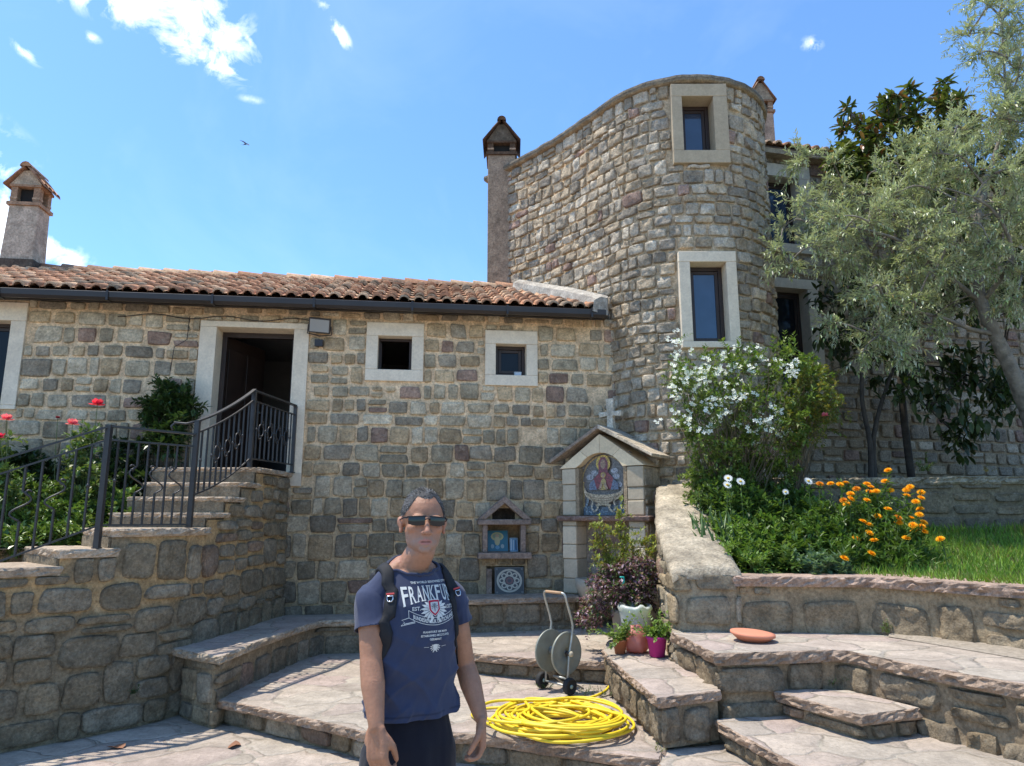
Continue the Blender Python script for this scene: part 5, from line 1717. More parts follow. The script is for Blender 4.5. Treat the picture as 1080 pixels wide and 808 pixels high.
for k in range(20):
    r = rng.uniform(0.24, 0.47)
    hloop(cx0 + rng.uniform(-.11, .11), cy0 + rng.uniform(-.09, .09), r, r * rng.uniform(0.68, 1.05), zz + 0.0046 * k, 1.9 + rng.uniform(-.3, .3), rng.choice((0.8, 1.0, 1.0, 1.2)), rng.uniform(-.9, .9), 0.035, k)
hloop(0.16, 5.60, 0.42, 0.36, zz + 0.085, 1.9, 1.05, 0.1, 0.03, 31)
hloop(0.40, 5.36, 0.40, 0.30, zz + 0.09, 2.2, 1.0, -0.2, 0.03, 33)
hp += [(0.1, 5.9, T1 + .07), (-0.02, 6.0, T1 + .02), (-0.2, 6.1, T1 + .014), (-0.36, 6.02, T1 + .014), (-0.4, 5.85, T1 + .014), (-0.3, 5.66, T1 + .014), (-0.1, 5.44, T1 + .03), (0.12, 5.24, T1 + .03), (0.36, 5.13, T1 + .03), (0.62, 5.2, T1 + .035), (0.8, 5.42, T1 + .03), (0.83, 5.62, T1 + 0.03), (0.74, 5.82, T1 + .06), (0.62, 5.86, T1 + .08)]
# catmull-rom smoothing
def smooth_path(P, sub=3):
    P = [Vector(p) for p in P]; out = []
    for i in range(len(P) - 1):
        p0, p1, p2, p3 = P[max(i - 1, 0)], P[i], P[i + 1], P[min(i + 2, len(P) - 1)]
        for k in range(sub):
            t_ = k / sub
            out.append(0.5 * ((2 * p1) + (p2 - p0) * t_ + (2 * p0 - 5 * p1 + 4 * p2 - p3) * t_ * t_ + (3 * p1 - p0 - 3 * p2 + p3) * t_ ** 3))
    return out + [P[-1]]
# relax kinks between loops
for it in range(3):
    hp = [hp[0]] + [tuple((Vector(hp[i - 1]) + Vector(hp[i]) * 2 + Vector(hp[i + 1])) / 4) for i in range(1, len(hp) - 1)] + [hp[-1]]
mb = MB(); mb.tube(smooth_path(hp, 2), 0.0108, 8, 0, (0.78, 0.56, 0.02))
pbsdf('hose_plastic', (1, 1, 1), 0.5, var=0.22, vscale=7, tint=True)
tag(mb.build('garden_hose', M['hose_plastic']), 'bright yellow garden hose lying in a tangled coil on the paving', 'hose')

# --- terracotta saucer upside down on the upper step
mb = MB(); mb.lathe([(0, 0.0), (0.11, 0.0), (0.155, 0.035), (0.165, 0.04), (0.165, 0.058), (0.13, 0.062), (0.05, 0.068), (0.0, 0.068)], (0, 0, 0), 40, 0, (0.62, 0.23, 0.13))
sc_ = mb.build('plant_saucer', M['tint_matte'])
sc_.location = (1.83, 5.68, 0.806); sc_.rotation_euler = (radians(2), radians(4), 0)
tag(sc_, 'round orange terracotta plant saucer lying on the raised step', 'saucer')

# --- dead leaves on the paving
for (x, y, rz, s) in ((-3.0, 5.82, 0.3, 0.75), (-2.12, 5.86, 1.4, 0.8)):
    mb = MB()
    k = 9; V = []
    for i in range(k):
        a = 2 * pi * i / k
        r = 0.055 * (1 + 0.25 * (i % 2))
        V.append((r * 1.4 * cos(a), r * 0.8 * sin(a), 0.012 + 0.012 * sin(a * 2)))
    V.append((0, 0, 0.004))
    mb.add([(v[0] * s, v[1] * s, v[2]) for v in V], [(i, (i + 1) % k, k) for i in range(k)], 0, (0.27, 0.12, 0.06), True)
    lf = mb.build('dead_leaf', M['tint_matte'])
    lf.location = (x, y, 0.005); lf.rotation_euler = (0, 0, rz)
    tag(lf, 'curled brown dead leaf near the foot of the staircase wall' if s < .78 else 'curled brown dead leaf on the paving closer to the terrace step', 'leaf', 'dead leaves on the paving')

# --- swallow overhead
d = dirvec(259, 152)
bp = Vector((0, 0, EYE)) + d * 26
bird = thing('swallow', 'small dark swallow gliding in the blue sky', 'bird', tuple(bp))
mb = MB()
V = []
ax = Vector((0.45, 0.55, 0.5)).normalized(); rt = ax.cross(Vector((0, -1, 0.3))).normalized(); upb = rt.cross(ax)
prof = [(-.085, .004), (-.06, .014), (-.02, .022), (.03, .022), (.055, .016), (.07, .012), (.085, .002)]
for t_, r in prof:
    for k in range(8):
        V.append(bp + ax * t_ + rt * r * cos(2 * pi * k / 8) + upb * r * sin(2 * pi * k / 8))
F = [(i * 8 + k, i * 8 + (k + 1) % 8, (i + 1) * 8 + (k + 1) % 8, (i + 1) * 8 + k) for i in range(len(prof) - 1) for k in range(8)]
def wing(sg, c=0.012):
    P = [(0.05, 0.01), (0.055, 0.08), (0.02, 0.15), (-0.05, 0.21), (-0.015, 0.13), (0.0, 0.07), (-0.01, 0.01)]
    top = [bp + ax * a + rt * sg * b + upb * (b * 0.25 + 0.003) for a, b in P]; bot = [p - upb * 0.006 for p in top]
    return top + bot
mb.add(V, F, 0, (0.02, 0.025, 0.05), True)
for sg in (-1, 1):
    V = wing(sg); n = 7
    mb.add(V, [tuple(range(n)), tuple(range(2 * n - 1, n - 1, -1))] + [(i, (i + 1) % n, n + (i + 1) % n, n + i) for i in range(n)], 0, (0.02, 0.025, 0.05), False)
for sg in (-1, 1):
    P = [bp + ax * -.08 + rt * sg * .002, bp + ax * -.08 + rt * sg * .012, bp + ax * -.16 + rt * sg * .04]
    mb.add(P + [p - upb * .004 for p in P], [(0, 1, 2), (5, 4, 3), (0, 3, 4, 1), (1, 4, 5, 2), (2, 5, 3, 0)], 0, (0.02, 0.025, 0.05), False)
mb.build('body', M['tint_matte'], bird)
mb = MB(); mb.blob(bp - upb * 0.014 + ax * .0, (0.012, 0.03, 0.012), 1, 0.05, tint=(0.5, 0.42, 0.36)); mb.build('belly', M['tint_matte'], bird)
# =================================================================== vegetation
class Leaves:
    def __init__(self): self.v = []; self.c = []; self.f = []
    def leaf(self, p, d, L, W, col, fold=0.25, droop=0.0, up=None, wide=0.45):
        d = d.normalized()
        u = up if up is not None else Vector((0, 0, 1))
        s = d.cross(u)
        if s.length < 1e-3: s = d.orthogonal()
        s.normalize(); n = s.cross(d)
        b = len(self.v)
        m = p + d * L * wide
        tip = p + d * L - n * droop * L
        self.v += [p, m + s * W / 2 + n * fold * W / 2, tip, m - s * W / 2 + n * fold * W / 2]
        self.f += [(b, b + 1, b + 2), (b, b + 2, b + 3)]
        self.c += [col] * 4
    def big(self, p, d, L, W, col, fold=0.2, droop=0.25, up=None):
        d = d.normalized()
        u = up if up is not None else Vector((0, 0, 1))
        s = d.cross(u)
        if s.length < 1e-3: s = d.orthogonal()
        s.normalize(); n = s.cross(d)
        b = len(self.v)
        P = []
        for (t, w) in ((0, 0.06), (0.3, 0.85), (0.6, 1.0), (0.85, 0.55), (1.0, 0.02)):
            c = p + d * L * t - n * droop * L * t * t
            P += [c + s * W / 2 * w + n * fold * W / 2 * w, c, c - s * W / 2 * w + n * fold * W / 2 * w]
        self.v += P
        for i in range(4):
            for k in range(2):
                self.f.append((b + i * 3 + k, b + i * 3 + k + 1, b + (i + 1) * 3 + k + 1, b + (i + 1) * 3 + k))
        self.c += [col] * 15
    def build(self, name, mat, parent=None):
        mb = MB(); mb.v = [tuple(p) for p in self.v]; mb.c = self.c; mb.f = self.f; mb.m = [0] * len(self.f); mb.s = [False] * len(self.f)
        return mb.build(name, mat, parent)


leaf_mat('leaf', rough=0.45, trans=0.28)
leaf_mat('leaf_gloss', rough=0.38, trans=0.18, spec=0.45)
leaf_mat('leaf_olive', rough=0.38, trans=0.2, spec=0.6, back=(0.46, 0.48, 0.38))
leaf_mat('petal', rough=0.7, trans=0.3, spec=0.2)
pbsdf('bark', (0.22, 0.19, 0.155), 0.95, bump=(18, 0.03, 1.0), var=0.5, vscale=9)
pbsdf('dark_bark', (0.06, 0.05, 0.04), 0.95, bump=(18, 0.02, 0.8), var=0.4, vscale=9)
pbsdf('green_stem', (0.09, 0.13, 0.035), 0.7, var=0.3)
pbsdf('woody_stem', (0.13, 0.10, 0.06), 0.85, var=0.3)


def at(px, py, Y):
    """point at distance Y (world y) along the sight line of a photo pixel"""
    u = (px - 540) / 750.0; v = (404 - py) / 750.0
    dx, dy, dz = u, cos(PITCH) - v * sin(PITCH), sin(PITCH) + v * cos(PITCH)
    k = Y / dy
    return Vector((dx * k, Y, EYE + dz * k))


def in_poly(x, y, P):
    c = False
    for i in range(len(P)):
        (x0, y0), (x1, y1) = P[i - 1], P[i]
        if (y0 > y) != (y1 > y) and x < (x1 - x0) * (y - y0) / (y1 - y0) + x0: c = not c
    return c


def sample_poly(P, n, rng, mind=0):
    xs = [p[0] for p in P]; ys = [p[1] for p in P]
    out = []; tries = 0
    while len(out) < n and tries < n * 200:
        tries += 1
        x, y = rng.uniform(min(xs), max(xs)), rng.uniform(min(ys), max(ys))
        if in_poly(x, y, P) and all((x - a) ** 2 + (y - b) ** 2 > mind * mind for a, b in out): out.append((x, y))
    return out


def rv(rng): 
    while True:
        v = Vector((rng.uniform(-1, 1), rng.uniform(-1, 1), rng.uniform(-1, 1)))
        if 0.05 < v.length < 1: return v.normalized()


def vary(c, rng, a=0.3, hue=0.12):
    f = rng.uniform(1 - a, 1 + a)
    return (c[0] * f * rng.uniform(1 - hue, 1 + hue), c[1] * f, c[2] * f * rng.uniform(1 - hue, 1 + hue))


def shoot(LV, ST, p, d, length, nl, ll, lw, colf, rng, droop=0.25, ang=0.9, stem_r=0.003, big=False, start=0.1, pair=False, lift=0.2, ldroop=0.1):
    d = d.normalized()
    pts = [p]; N = 6
    dd = d.copy()
    for i in range(N):
        dd = (dd + Vector((0, 0, -droop / N)) + rv(rng) * 0.07).normalized()
        pts.append(pts[-1] + dd * length / N)
    if ST is not None: ST.tube(pts, [stem_r * (1 - 0.7 * i / N) for i in range(N + 1)], 4, cap=False)
    for k in range(nl):
        t = start + (1 - start) * (k + rng.random() * .5) / nl
        i = min(int(t * N), N - 1); q = pts[i].lerp(pts[i + 1], t * N - i)
        ax = (pts[i + 1] - pts[i]).normalized()
        a = ax.orthogonal().normalized(); b = ax.cross(a)
        for e in ((0, pi) if pair else (0,)):
            ph = k * 2.4 + e + rng.uniform(-.4, .4)
            o = a * cos(ph) + b * sin(ph)
            ld = (ax * cos(ang) + o * sin(ang) + Vector((0, 0, lift))).normalized()
            s = rng.uniform(0.7, 1.15) * (1 - 0.3 * t)
            (LV.big if big else LV.leaf)(q, ld, ll * s, lw * s, colf(rng), droop=ldroop)
    return pts


# ---------------------------------------------------------------- olive tree
rng = random.Random(77)
ol = thing('olive_tree', 'old olive tree with silvery foliage spreading from the right edge', 'tree', (6.55, 8.75, 2.2))
LV = Leaves(); TK = MB()
trunk = [(6.62, 8.85, 2.05), (6.52, 8.8, 2.6), (6.32, 8.65, 3.1), (6.12, 8.55, 3.55), (5.95, 8.5, 3.95), (5.84, 8.5, 4.35), (5.86, 8.55, 4.9), (6.0, 8.6, 5.5), (6.2, 8.6, 6.1)]
TK.tube(smooth_path(trunk, 4), [0.115 - 0.07 * i / 32 + 0.012 * mnoise.noise(Vector((i * .6, 3, 1))) for i in range(33)], 10)
nodes = [(Vector(p), 0.09) for p in trunk[4:]]
br = [[(5.95, 8.5, 3.95), (5.6, 8.4, 3.98), (5.2, 8.3, 4.1), (4.8, 8.2, 4.15), (4.4, 8.2, 4.3)],
      [(5.84, 8.5, 4.35), (5.4, 8.5, 4.75), (4.9, 8.4, 5.1), (4.3, 8.4, 5.3), (3.7, 8.35, 5.35)],
      [(5.86, 8.55, 4.9), (5.5, 8.8, 5.4), (5.0, 9.0, 5.9), (4.5, 9.0, 6.2)],
      [(6.0, 8.6, 5.5), (6.3, 8.7, 6.2), (6.6, 8.7, 7.0), (6.7, 8.7, 7.8), (6.75, 8.7, 8.6)],
      [(6.2, 8.6, 4.2), (6.8, 8.5, 4.7), (7.4, 8.5, 5.2)], [(5.84, 8.5, 4.35), (6.0, 8.1, 4.8), (5.6, 7.8, 5.3), (5.0, 7.7, 5.5)]]
for b in br:
    P = smooth_path(b, 3)
    TK.tube(P, [0.034 - 0.026 * i / (len(P) - 1) for i in range(len(P))], 7)
    nodes += [(p, 0.03) for p in P]
crown = [(852, 250), (858, 222), (880, 200), (915, 185), (950, 160), (990, 140), (1030, 118), (1065, 110), (1115, 100), (1130, 340), (1085, 335), (1055, 318), (1025, 325), (990, 345), (955, 368), (928, 358), (912, 350), (900, 320), (888, 300), (870, 280)]
targets = [(x, y, rng.uniform(7.6, 9.6)) for x, y in sample_poly(crown, 175, rng, 8)]
targets += [(x, y, rng.uniform(8.2, 9.2)) for x, y in sample_poly([(1032, 4), (1060, -30), (1150, -30), (1150, 100), (1075, 130), (1040, 110), (1050, 60)], 34, rng, 9)]
targets += [(x, y, rng.uniform(7.8, 8.8)) for x, y in [(842, 172), (852, 165), (828, 238), (822, 262), (832, 278), (846, 215), (880, 340), (910, 372), (945, 378), (1045, 300), (1060, 330), (1035, 270), (1040, 8), (1022, 36), (1030, 58), (880, 172), (1062, 60), (1030, 0)]]
targets.sort(key=lambda t_: min((at(*t_) - n_[0]).length for n_ in nodes))
olc = lambda r: vary((0.26, 0.31, 0.11), r, 0.4) if r.random() < 0.74 else (vary((0.48, 0.51, 0.33), r, 0.2) if r.random() < 0.93 else vary((0.42, 0.27, 0.06), r, 0.2))
for tg in targets:
    p = at(*tg)
    q, r0 = min(nodes, key=lambda n_: (n_[0] - p).length)
    mid = q.lerp(p, 0.5) + Vector((0, 0, 0.08)) + rv(rng) * 0.06
    P = smooth_path([q, mid, p], 3)
    TK.tube(P, [max(0.016 - 0.011 * i / (len(P) - 1), 0.004) for i in range(len(P))], 5, cap=False)
    nodes += [(mid, 0.012), (p, 0.008)]
    out = (p - q).normalized() if (p - q).length > 0.05 else rv(rng)
    for k in range(13):
        dv = (rv(rng) + out * 0.55 + Vector((0, 0, 0.25))).normalized()
        shoot(LV, TK, p + rv(rng) * 0.05, dv, rng.uniform(0.18, 0.42), 10, 0.088, 0.027, olc, rng, droop=rng.uniform(0.1, 0.9), ang=0.75, stem_r=0.0035, pair=True, lift=0.05)
TK.build('trunk', M['bark'], ol)
LV.build('crown', M['leaf_olive'], ol)

# ---------------------------------------------------------------- loquat-like tree behind
rng = random.Random(5)
lq = thing('loquat_tree', 'dark green large-leaved tree with reddish tips rising behind the olive', 'tree', (5.7, 10.2, 2.1))
LV = Leaves(); TK = MB()
tr = [(5.75, 10.3, 2.1), (5.7, 10.25, 3.6), (5.8, 10.2, 5.0), (5.75, 10.2, 6.2), (5.8, 10.2, 7.2)]
TK.tube(smooth_path(tr, 3), [0.055 - 0.03 * i / 12 for i in range(13)], 8)
nodes = [Vector(p) for p in tr[2:]]
tg = [(x, y, rng.uniform(9.6, 10.8)) for x, y in sample_poly([(872, 180), (880, 140), (893, 120), (915, 128), (930, 102), (962, 92), (975, 108), (998, 92), (1012, 96), (1030, 125), (1020, 180), (960, 200), (900, 200)], 120, rng, 5)]
tg += [(895, 115, 10.2), (996, 88, 10.2), (960, 95, 10), (878, 175, 10)]
tg.sort(key=lambda t_: -t_[1])
def lqc(r): return vary((0.07, 0.10, 0.024), r, 0.4) if r.random() < 0.62 else (vary((0.15, 0.175, 0.045), r) if r.random() < .7 else vary((0.22, 0.11, 0.05), r))
for t_ in tg:
    p = at(*t_); q = min(nodes, key=lambda n_: (n_ - p).length)
    TK.tube([q, q.lerp(p, .5) + rv(rng) * .05, p], [0.014, 0.01, 0.006], 5, cap=False); nodes.append(p)
    for k in range(24):
        dv = (rv(rng) + Vector((0, 0, 0.35))).normalized()
        LV.big(p + rv(rng) * 0.05, dv, rng.uniform(0.12, 0.21), rng.uniform(0.05, 0.075), lqc(rng), droop=rng.uniform(.2, .6))
TK.build('trunk', M['dark_bark'], lq)
LV.build('crown', M['leaf_gloss'], lq)

# ---------------------------------------------------------------- shaded fig under the olive
rng = random.Random(6)
fg = thing('fig_tree', 'dark shaded fig tree with broad drooping leaves under the olive', 'tree', (5.05, 9.6, 2.1))
LV = Leaves(); TK = MB()
for tr in ([(4.80, 9.6, 2.1), (4.82, 9.55, 2.7), (4.74, 9.5, 3.3), (4.82, 9.5, 4.0), (4.9, 9.5, 4.6)], [(4.86, 9.6, 2.1), (4.9, 9.6, 2.8), (5.15, 9.6, 3.5), (5.4, 9.6, 4.0)]):
    P = smooth_path(tr, 3); TK.tube(P, [0.042 - 0.026 * i / (len(P) - 1) for i in range(len(P))], 7)
    nodes = [Vector(p) for p in tr[2:]]
tg = [(x, y, rng.uniform(9.1, 10.0)) for x, y in sample_poly([(955, 385), (985, 370), (1030, 365), (1075, 380), (1090, 420), (1050, 440), (1020, 478), (1000, 470), (985, 430), (950, 420)], 30, rng, 7)]
tg += [(x, y, rng.uniform(9.3, 10.2)) for x, y in sample_poly([(865, 300), (900, 290), (960, 330), (960, 400), (930, 410), (905, 380), (880, 395), (868, 350)], 22, rng, 7)]
tg += [(x, y, rng.uniform(9.4, 10.2)) for x, y in sample_poly([(985, 150), (1020, 160), (1090, 150), (1090, 350), (1000, 340), (900, 330)], 40, rng, 8)]
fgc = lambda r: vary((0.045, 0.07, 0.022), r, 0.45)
allp = [Vector((4.9, 9.5, 4.6)), Vector((5.4, 9.6, 4.0)), Vector((5.9, 9.5, 3.7)), Vector((4.82, 9.5, 4.0))]
for t_ in tg:
    p = at(*t_); q = min(allp, key=lambda n_: (n_ - p).length)
    TK.tube([q, q.lerp(p, .5) + rv(rng) * .06, p], [0.013, 0.009, 0.005], 5, cap=False); allp.append(p)
    for k in range(30):
        LV.big(p + rv(rng) * 0.16, (rv(rng) + Vector((0, -.1, -0.35))).normalized(), rng.uniform(0.11, 0.19), rng.uniform(0.045, 0.08), fgc(rng), droop=rng.uniform(.2, .6))
TK.build('trunk', M['dark_bark'], fg); LV.build('crown', M['leaf'], fg)

# ---------------------------------------------------------------- white flowering bush
def flower5(LV, p, n, R, col, colc, rng, petals=5, wide=0.75, cup=0.25):
    n = n.normalized(); a = n.orthogonal().normalized(); b = n.cross(a); ph = rng.uniform(0, 6)
    for k in range(petals):
        t_ = ph + 2 * pi * k / petals
        d = (a * cos(t_) + b * sin(t_) + n * cup).normalized()
        LV.leaf(p, d, R, R * wide, vary(col, rng, 0.08, 0.02), fold=0.1, up=n, wide=0.62)
    LV.leaf(p + n * 0.002 - a * R * .18, a, R * 0.36, R * 0.36, colc, up=n)


rng = random.Random(8)
mo = thing('mock_orange_bush', 'airy flowering bush covered with clusters of white blossom beside the tower', 'bush', (2.45, 7.85, 1.5))
LV = Leaves(); FL = Leaves(); ST = MB()
moc = lambda r: vary((0.11, 0.17, 0.035), r, 0.4) if r.random() < 0.65 else vary((0.20, 0.27, 0.06), r, 0.25)
body = [(716, 445), (713, 408), (722, 380), (745, 366), (775, 378), (800, 368), (838, 362), (862, 392), (870, 420), (850, 470), (815, 490), (775, 500), (745, 490), (738, 465)]
tg = [(x, y, rng.uniform(7.4, 8.3)) for x, y in sample_poly(body, 64, rng, 8)]
white = [(715, 362), (718, 378), (722, 398), (728, 395), (735, 405), (716, 408), (724, 412), (745, 425), (760, 388), (768, 392), (775, 415), (783, 412), (801, 370), (740, 415), (714, 440), (722, 440), (730, 443), (748, 441), (812, 440), (820, 455), (797, 452), (808, 437), (830, 387), (832, 390), (756, 420), (795, 390), (742, 388), (768, 378), (750, 430), (765, 440)]
for x, y, Y in tg:
    p = at(x, y, Y)
    base = Vector((2.35 + rng.uniform(-.12, .3), 7.9 + rng.uniform(-.15, .15), 1.5))
    mid = base.lerp(p, 0.55) + Vector((rng.uniform(-.05, .05), rng.uniform(-.05, .05), 0.22))
    ST.tube(smooth_path([base, mid, p], 3), [0.007 - 0.0008 * i for i in range(7)], 4, cap=False)
    for k in range(7):
        shoot(LV, ST, p + rv(rng) * 0.06, rv(rng) + Vector((0, -0.2, 0.3)), rng.uniform(0.12, 0.28), 8, 0.075, 0.04, moc, rng, droop=0.5, pair=True, stem_r=0.002)
for x, y in white:
    for j in range(5):
        p = at(x + rng.gauss(0, 6.5), y + rng.gauss(0, 6), rng.uniform(7.25, 7.7))
        if j < 2: shoot(LV, ST, p, Vector((rng.uniform(-1, .5), rng.uniform(-1, .2), rng.uniform(-.3, .6))), 0.2, 6, 0.045, 0.022, moc, rng, droop=.6, pair=True, stem_r=.002)
        for k in range(4): flower5(FL, p + rv(rng) * 0.035, Vector((rng.uniform(-.6, .4), -0.7, rng.uniform(0, .9))), rng.uniform(0.018, 0.029), (0.84, 0.84, 0.77), (0.7, 0.6, 0.2), rng, petals=4)
        base = Vector((2.35, 7.8, 1.9))
    ST.tube(smooth_path([(2.35 + rng.uniform(-.1, .15), 7.85, 1.55), at(x + 10, y + 35, 7.7), at(x, y, 7.5)], 3), [0.006 - .0007 * i for i in range(7)], 4, cap=False)
ST.build('stems', M['woody_stem'], mo); LV.build('foliage', M['leaf'], mo); FL.build('blossom', M['petal'], mo)

rng = random.Random(9)
rb_ = thing('rose_bush', 'yellowish green rose bush with one pink bloom, right of the white blossom', 'bush', (3.2, 8.0, 1.5))
LV = Leaves(); ST = MB()
rbc = lambda r: vary((0.15, 0.19, 0.04), r, 0.35) if r.random() < .75 else vary((0.26, 0.22, 0.05), r, 0.3)
for x, y in sample_poly([(835, 400), (862, 385), (880, 410), (895, 440), (888, 462), (868, 456), (850, 470), (828, 462)], 42, rng, 5) :
    p = at(x, y, rng.uniform(7.5, 8.3)); base = Vector((3.05 + rng.uniform(-.1, .1), 8.0, 1.5))
    ST.tube(smooth_path([base, base.lerp(p, .55) + Vector((0, 0, .2)), p], 3), [0.006 - .0007 * i for i in range(7)], 4, cap=False)
    for k in range(6): shoot(LV, ST, p + rv(rng) * .05, rv(rng) + Vector((0, -.2, .1)), rng.uniform(.12, .25), 7, 0.062, 0.036, rbc, rng, droop=.8, pair=True, stem_r=.002)
ST.build('stems', M['woody_stem'], rb_); LV.build('foliage', M['leaf'], rb_)


def rose(parent, p, R, col, rng, name='bloom'):
    LV = Leaves()
    for ring, (n, el, s) in enumerate(((5, 0.15, 1.0), (6, 0.5, 0.95), (5, 0.9, 0.8), (4, 1.25, 0.6))):
        for k in range(n):
            t_ = 2 * pi * (k + 0.5 * ring) / n + rng.uniform(-.2, .2)
            d = Vector((cos(t_) * cos(el), sin(t_) * cos(el), sin(el)))
            LV.big(p - Vector((0, 0, 0.3 * R)), d, R * s * rng.uniform(.9, 1.15), R * 1.0 * s, vary(col, rng, .22, .05), fold=-0.2, droop=-0.25 if ring else 0.15)
    return LV.build(name, M['petal'], parent)


rose(rb_, at(870, 437, 7.5), 0.045, (0.75, 0.22, 0.30), rng); rose(rb_, at(872, 428, 7.6), 0.04, (0.7, 0.55, 0.12), rng)

# ---------------------------------------------------------------- flower bed
def soilz(p): return lawn_z(p.x, p.y)


rng = random.Random(10)
bedg = lambda r: vary((0.075, 0.13, 0.028), r, 0.4) if r.random() < .6 else vary((0.15, 0.23, 0.045), r, 0.3)


def bedplant(name, label, cat, poly, n, Yr, ll, lw, colf, nshoot=5, seed=1, sl=(0.12, 0.25), mat='leaf', pair=True, nl=7, base_jit=0.12, big=False):
    rng = random.Random(seed)
    pts = sample_poly(poly, n, rng, 3)
    ys = [p[1] for p in poly]; ymin, ymax = min(ys), max(ys)
    cen = at(sum(p[0] for p in poly) / len(poly), ymax, Yr[0] + 0.1)
    t = thing(name, label, cat, (cen.x, cen.y, soilz(cen)))
    LV = Leaves(); ST = MB()
    for x, y in pts:
        Y = Yr[0] + (Yr[1] - Yr[0]) * (ymax - y) / (ymax - ymin + 1e-6) + rng.uniform(-.12, .12)
        p = at(x, y, Y)
        b = Vector((p.x + rng.uniform(-base_jit, base_jit), p.y + rng.uniform(-.08, .12), 0)); b.z = soilz(b)
        if p.z < b.z + 0.03: p.z = b.z + rng.uniform(0.03, 0.08)
        ST.tube(smooth_path([b, b.lerp(p, .5) + rv(rng) * .02, p], 2), [0.004, .0038, .0034, .003, .0025], 4, cap=False)
        for k in range(nshoot):
            shoot(LV, ST, p.lerp(b, rng.uniform(0, .5)), rv(rng) + Vector((0, -.15, .5)), rng.uniform(*sl), nl, ll, lw, colf, rng, droop=.6, pair=pair, stem_r=.002, big=big)
    ST.build('stems', M['green_stem'], t); LV.build('foliage', M[mat], t)
    return t


bedplant('leafy_plant', 'bushy bright green plant at the parapet end of the flower bed', 'plant', [(752, 545), (775, 535), (800, 560), (815, 600), (780, 600), (762, 585)], 60, (6.45, 7.2), 0.075, 0.034, lambda r: vary((0.15, 0.235, 0.045), r, .35), seed=21)
bedplant('leafy_plant', 'dense dark green plant in the middle of the flower bed', 'plant', [(775, 528), (810, 518), (850, 520), (870, 545), (868, 600), (815, 600), (800, 565)], 100, (6.5, 7.6), 0.10, 0.05, bedg, seed=22)
bedplant('ground_cover_plant', 'low pale bluish green leaves spilling over the bed wall coping', 'plant', [(838, 592), (862, 588), (895, 592), (892, 604), (845, 604)], 34, (6.32, 6.5), 0.07, 0.055, lambda r: vary((0.14, 0.21, 0.12), r, .25), seed=23, sl=(.06, .12))
bedplant('leafy_plant', 'leafy green plant behind the daisies at the back of the bed', 'plant', [(740, 500), (780, 500), (800, 512), (790, 535), (755, 535), (738, 520)], 55, (7.2, 7.8), 0.085, 0.04, bedg, seed=24)
# small leafy growth under the white bush
bedplant('leafy_plant', 'light green undergrowth at the foot of the white flowering bush', 'plant', [(728, 470), (760, 478), (800, 470), (845, 478), (840, 495), (770, 500), (730, 500)], 50, (7.7, 8.1), 0.07, 0.04, lambda r: vary((0.15, 0.215, 0.045), r, .35), seed=25)
# iris straps
rng = random.Random(31)
ir = thing('iris_clump', 'clump of upright strap-like iris leaves next to the parapet wall', 'plant', (2.15, 7.0, 1.3))
LV = Leaves()
for i in range(60):
    x = rng.uniform(732, 778); b = at(x, rng.uniform(565, 590), rng.uniform(6.7, 7.2)); b.z = soilz(b)
    d = Vector((rng.uniform(-.35, .35), rng.uniform(-.3, .2), 1))
    LV.big(b, d, rng.uniform(.28, .52), 0.03, vary((0.08, 0.14, 0.035), rng, .35), droop=rng.uniform(.1, .5), up=Vector((rng.uniform(-1, 1), -1, 0)))
LV.build('leaves', M['leaf'], ir)
rng = random.Random(32)
ir2 = thing('iris_clump', 'blue-green blades standing between the daisies and the marigolds', 'plant', (3.0, 7.6, 1.4))
LV = Leaves()
for i in range(46):
    x = rng.choice((rng.uniform(795, 812), rng.uniform(895, 925), rng.uniform(832, 840))); b = at(x, 545, rng.uniform(7.3, 7.7)); b.z = soilz(b)
    LV.big(b, Vector((rng.uniform(-.25, .25), rng.uniform(-.2, .2), 1)), rng.uniform(.35, .55), 0.028, vary((0.09, 0.145, 0.075), rng, .3), droop=rng.uniform(.05, .3), up=Vector((rng.uniform(-1, 1), -1, 0)))
LV.build('leaves', M['leaf'], ir2)


def daisy(parent, p, R, n, rng):
    LV = Leaves(); n = n.normalized(); a = n.orthogonal().normalized(); b = n.cross(a)
    for k in range(16):
        t_ = 2 * pi * k / 16
        LV.leaf(p, a * cos(t_) + b * sin(t_) + n * 0.08, R, R * 0.33, (0.82, 0.82, 0.80), fold=.1, up=n, wide=.6)
    o = LV.build('flower', M['petal'], parent)
    mb = MB(); mb.blob(p + n * 0.004, (R * .3, R * .3, R * .22), 1, .1, tint=(0.72, 0.45, 0.04)); mb.build('disc', M['tint_matte'], o)


def flowering(name, label, cat, spots, base, fn, stem_col='green_stem', leafcol=None, seed=1, ll=.07, lw=.016, nleaf=10, spread=.3):
    rng = random.Random(seed)
    t = thing(name, label, cat, (base.x, base.y, soilz(base)))
    ST = MB(); LV = Leaves()
    for (x, y, Y) in spots:
        p = at(x, y, Y)
        b = Vector((base.x + (p.x - base.x) * spread + rng.uniform(-.08, .08), base.y + (p.y - base.y) * spread + rng.uniform(-.06, .06), 0)); b.z = soilz(b)
        P = smooth_path([b, b.lerp(p, .55) + Vector((0, 0, .06)), p], 4)
        ST.tube(P, [0.0045 - .002 * i / (len(P) - 1) for i in range(len(P))], 5, cap=False)
        for k in range(nleaf):
            q = P[min(int(len(P) * rng.uniform(.05, .85)), len(P) - 1)]
            LV.leaf(q, rv(rng) + Vector((0, 0, .35)), ll * rng.uniform(.7, 1.3), lw, leafcol(rng), droop=.2)
    ST.build('stems', M[stem_col], t)
    for (x, y, Y) in spots: fn(t, at(x, y, Y), rng)
    LV.build('foliage', M['leaf'], t)
    return t


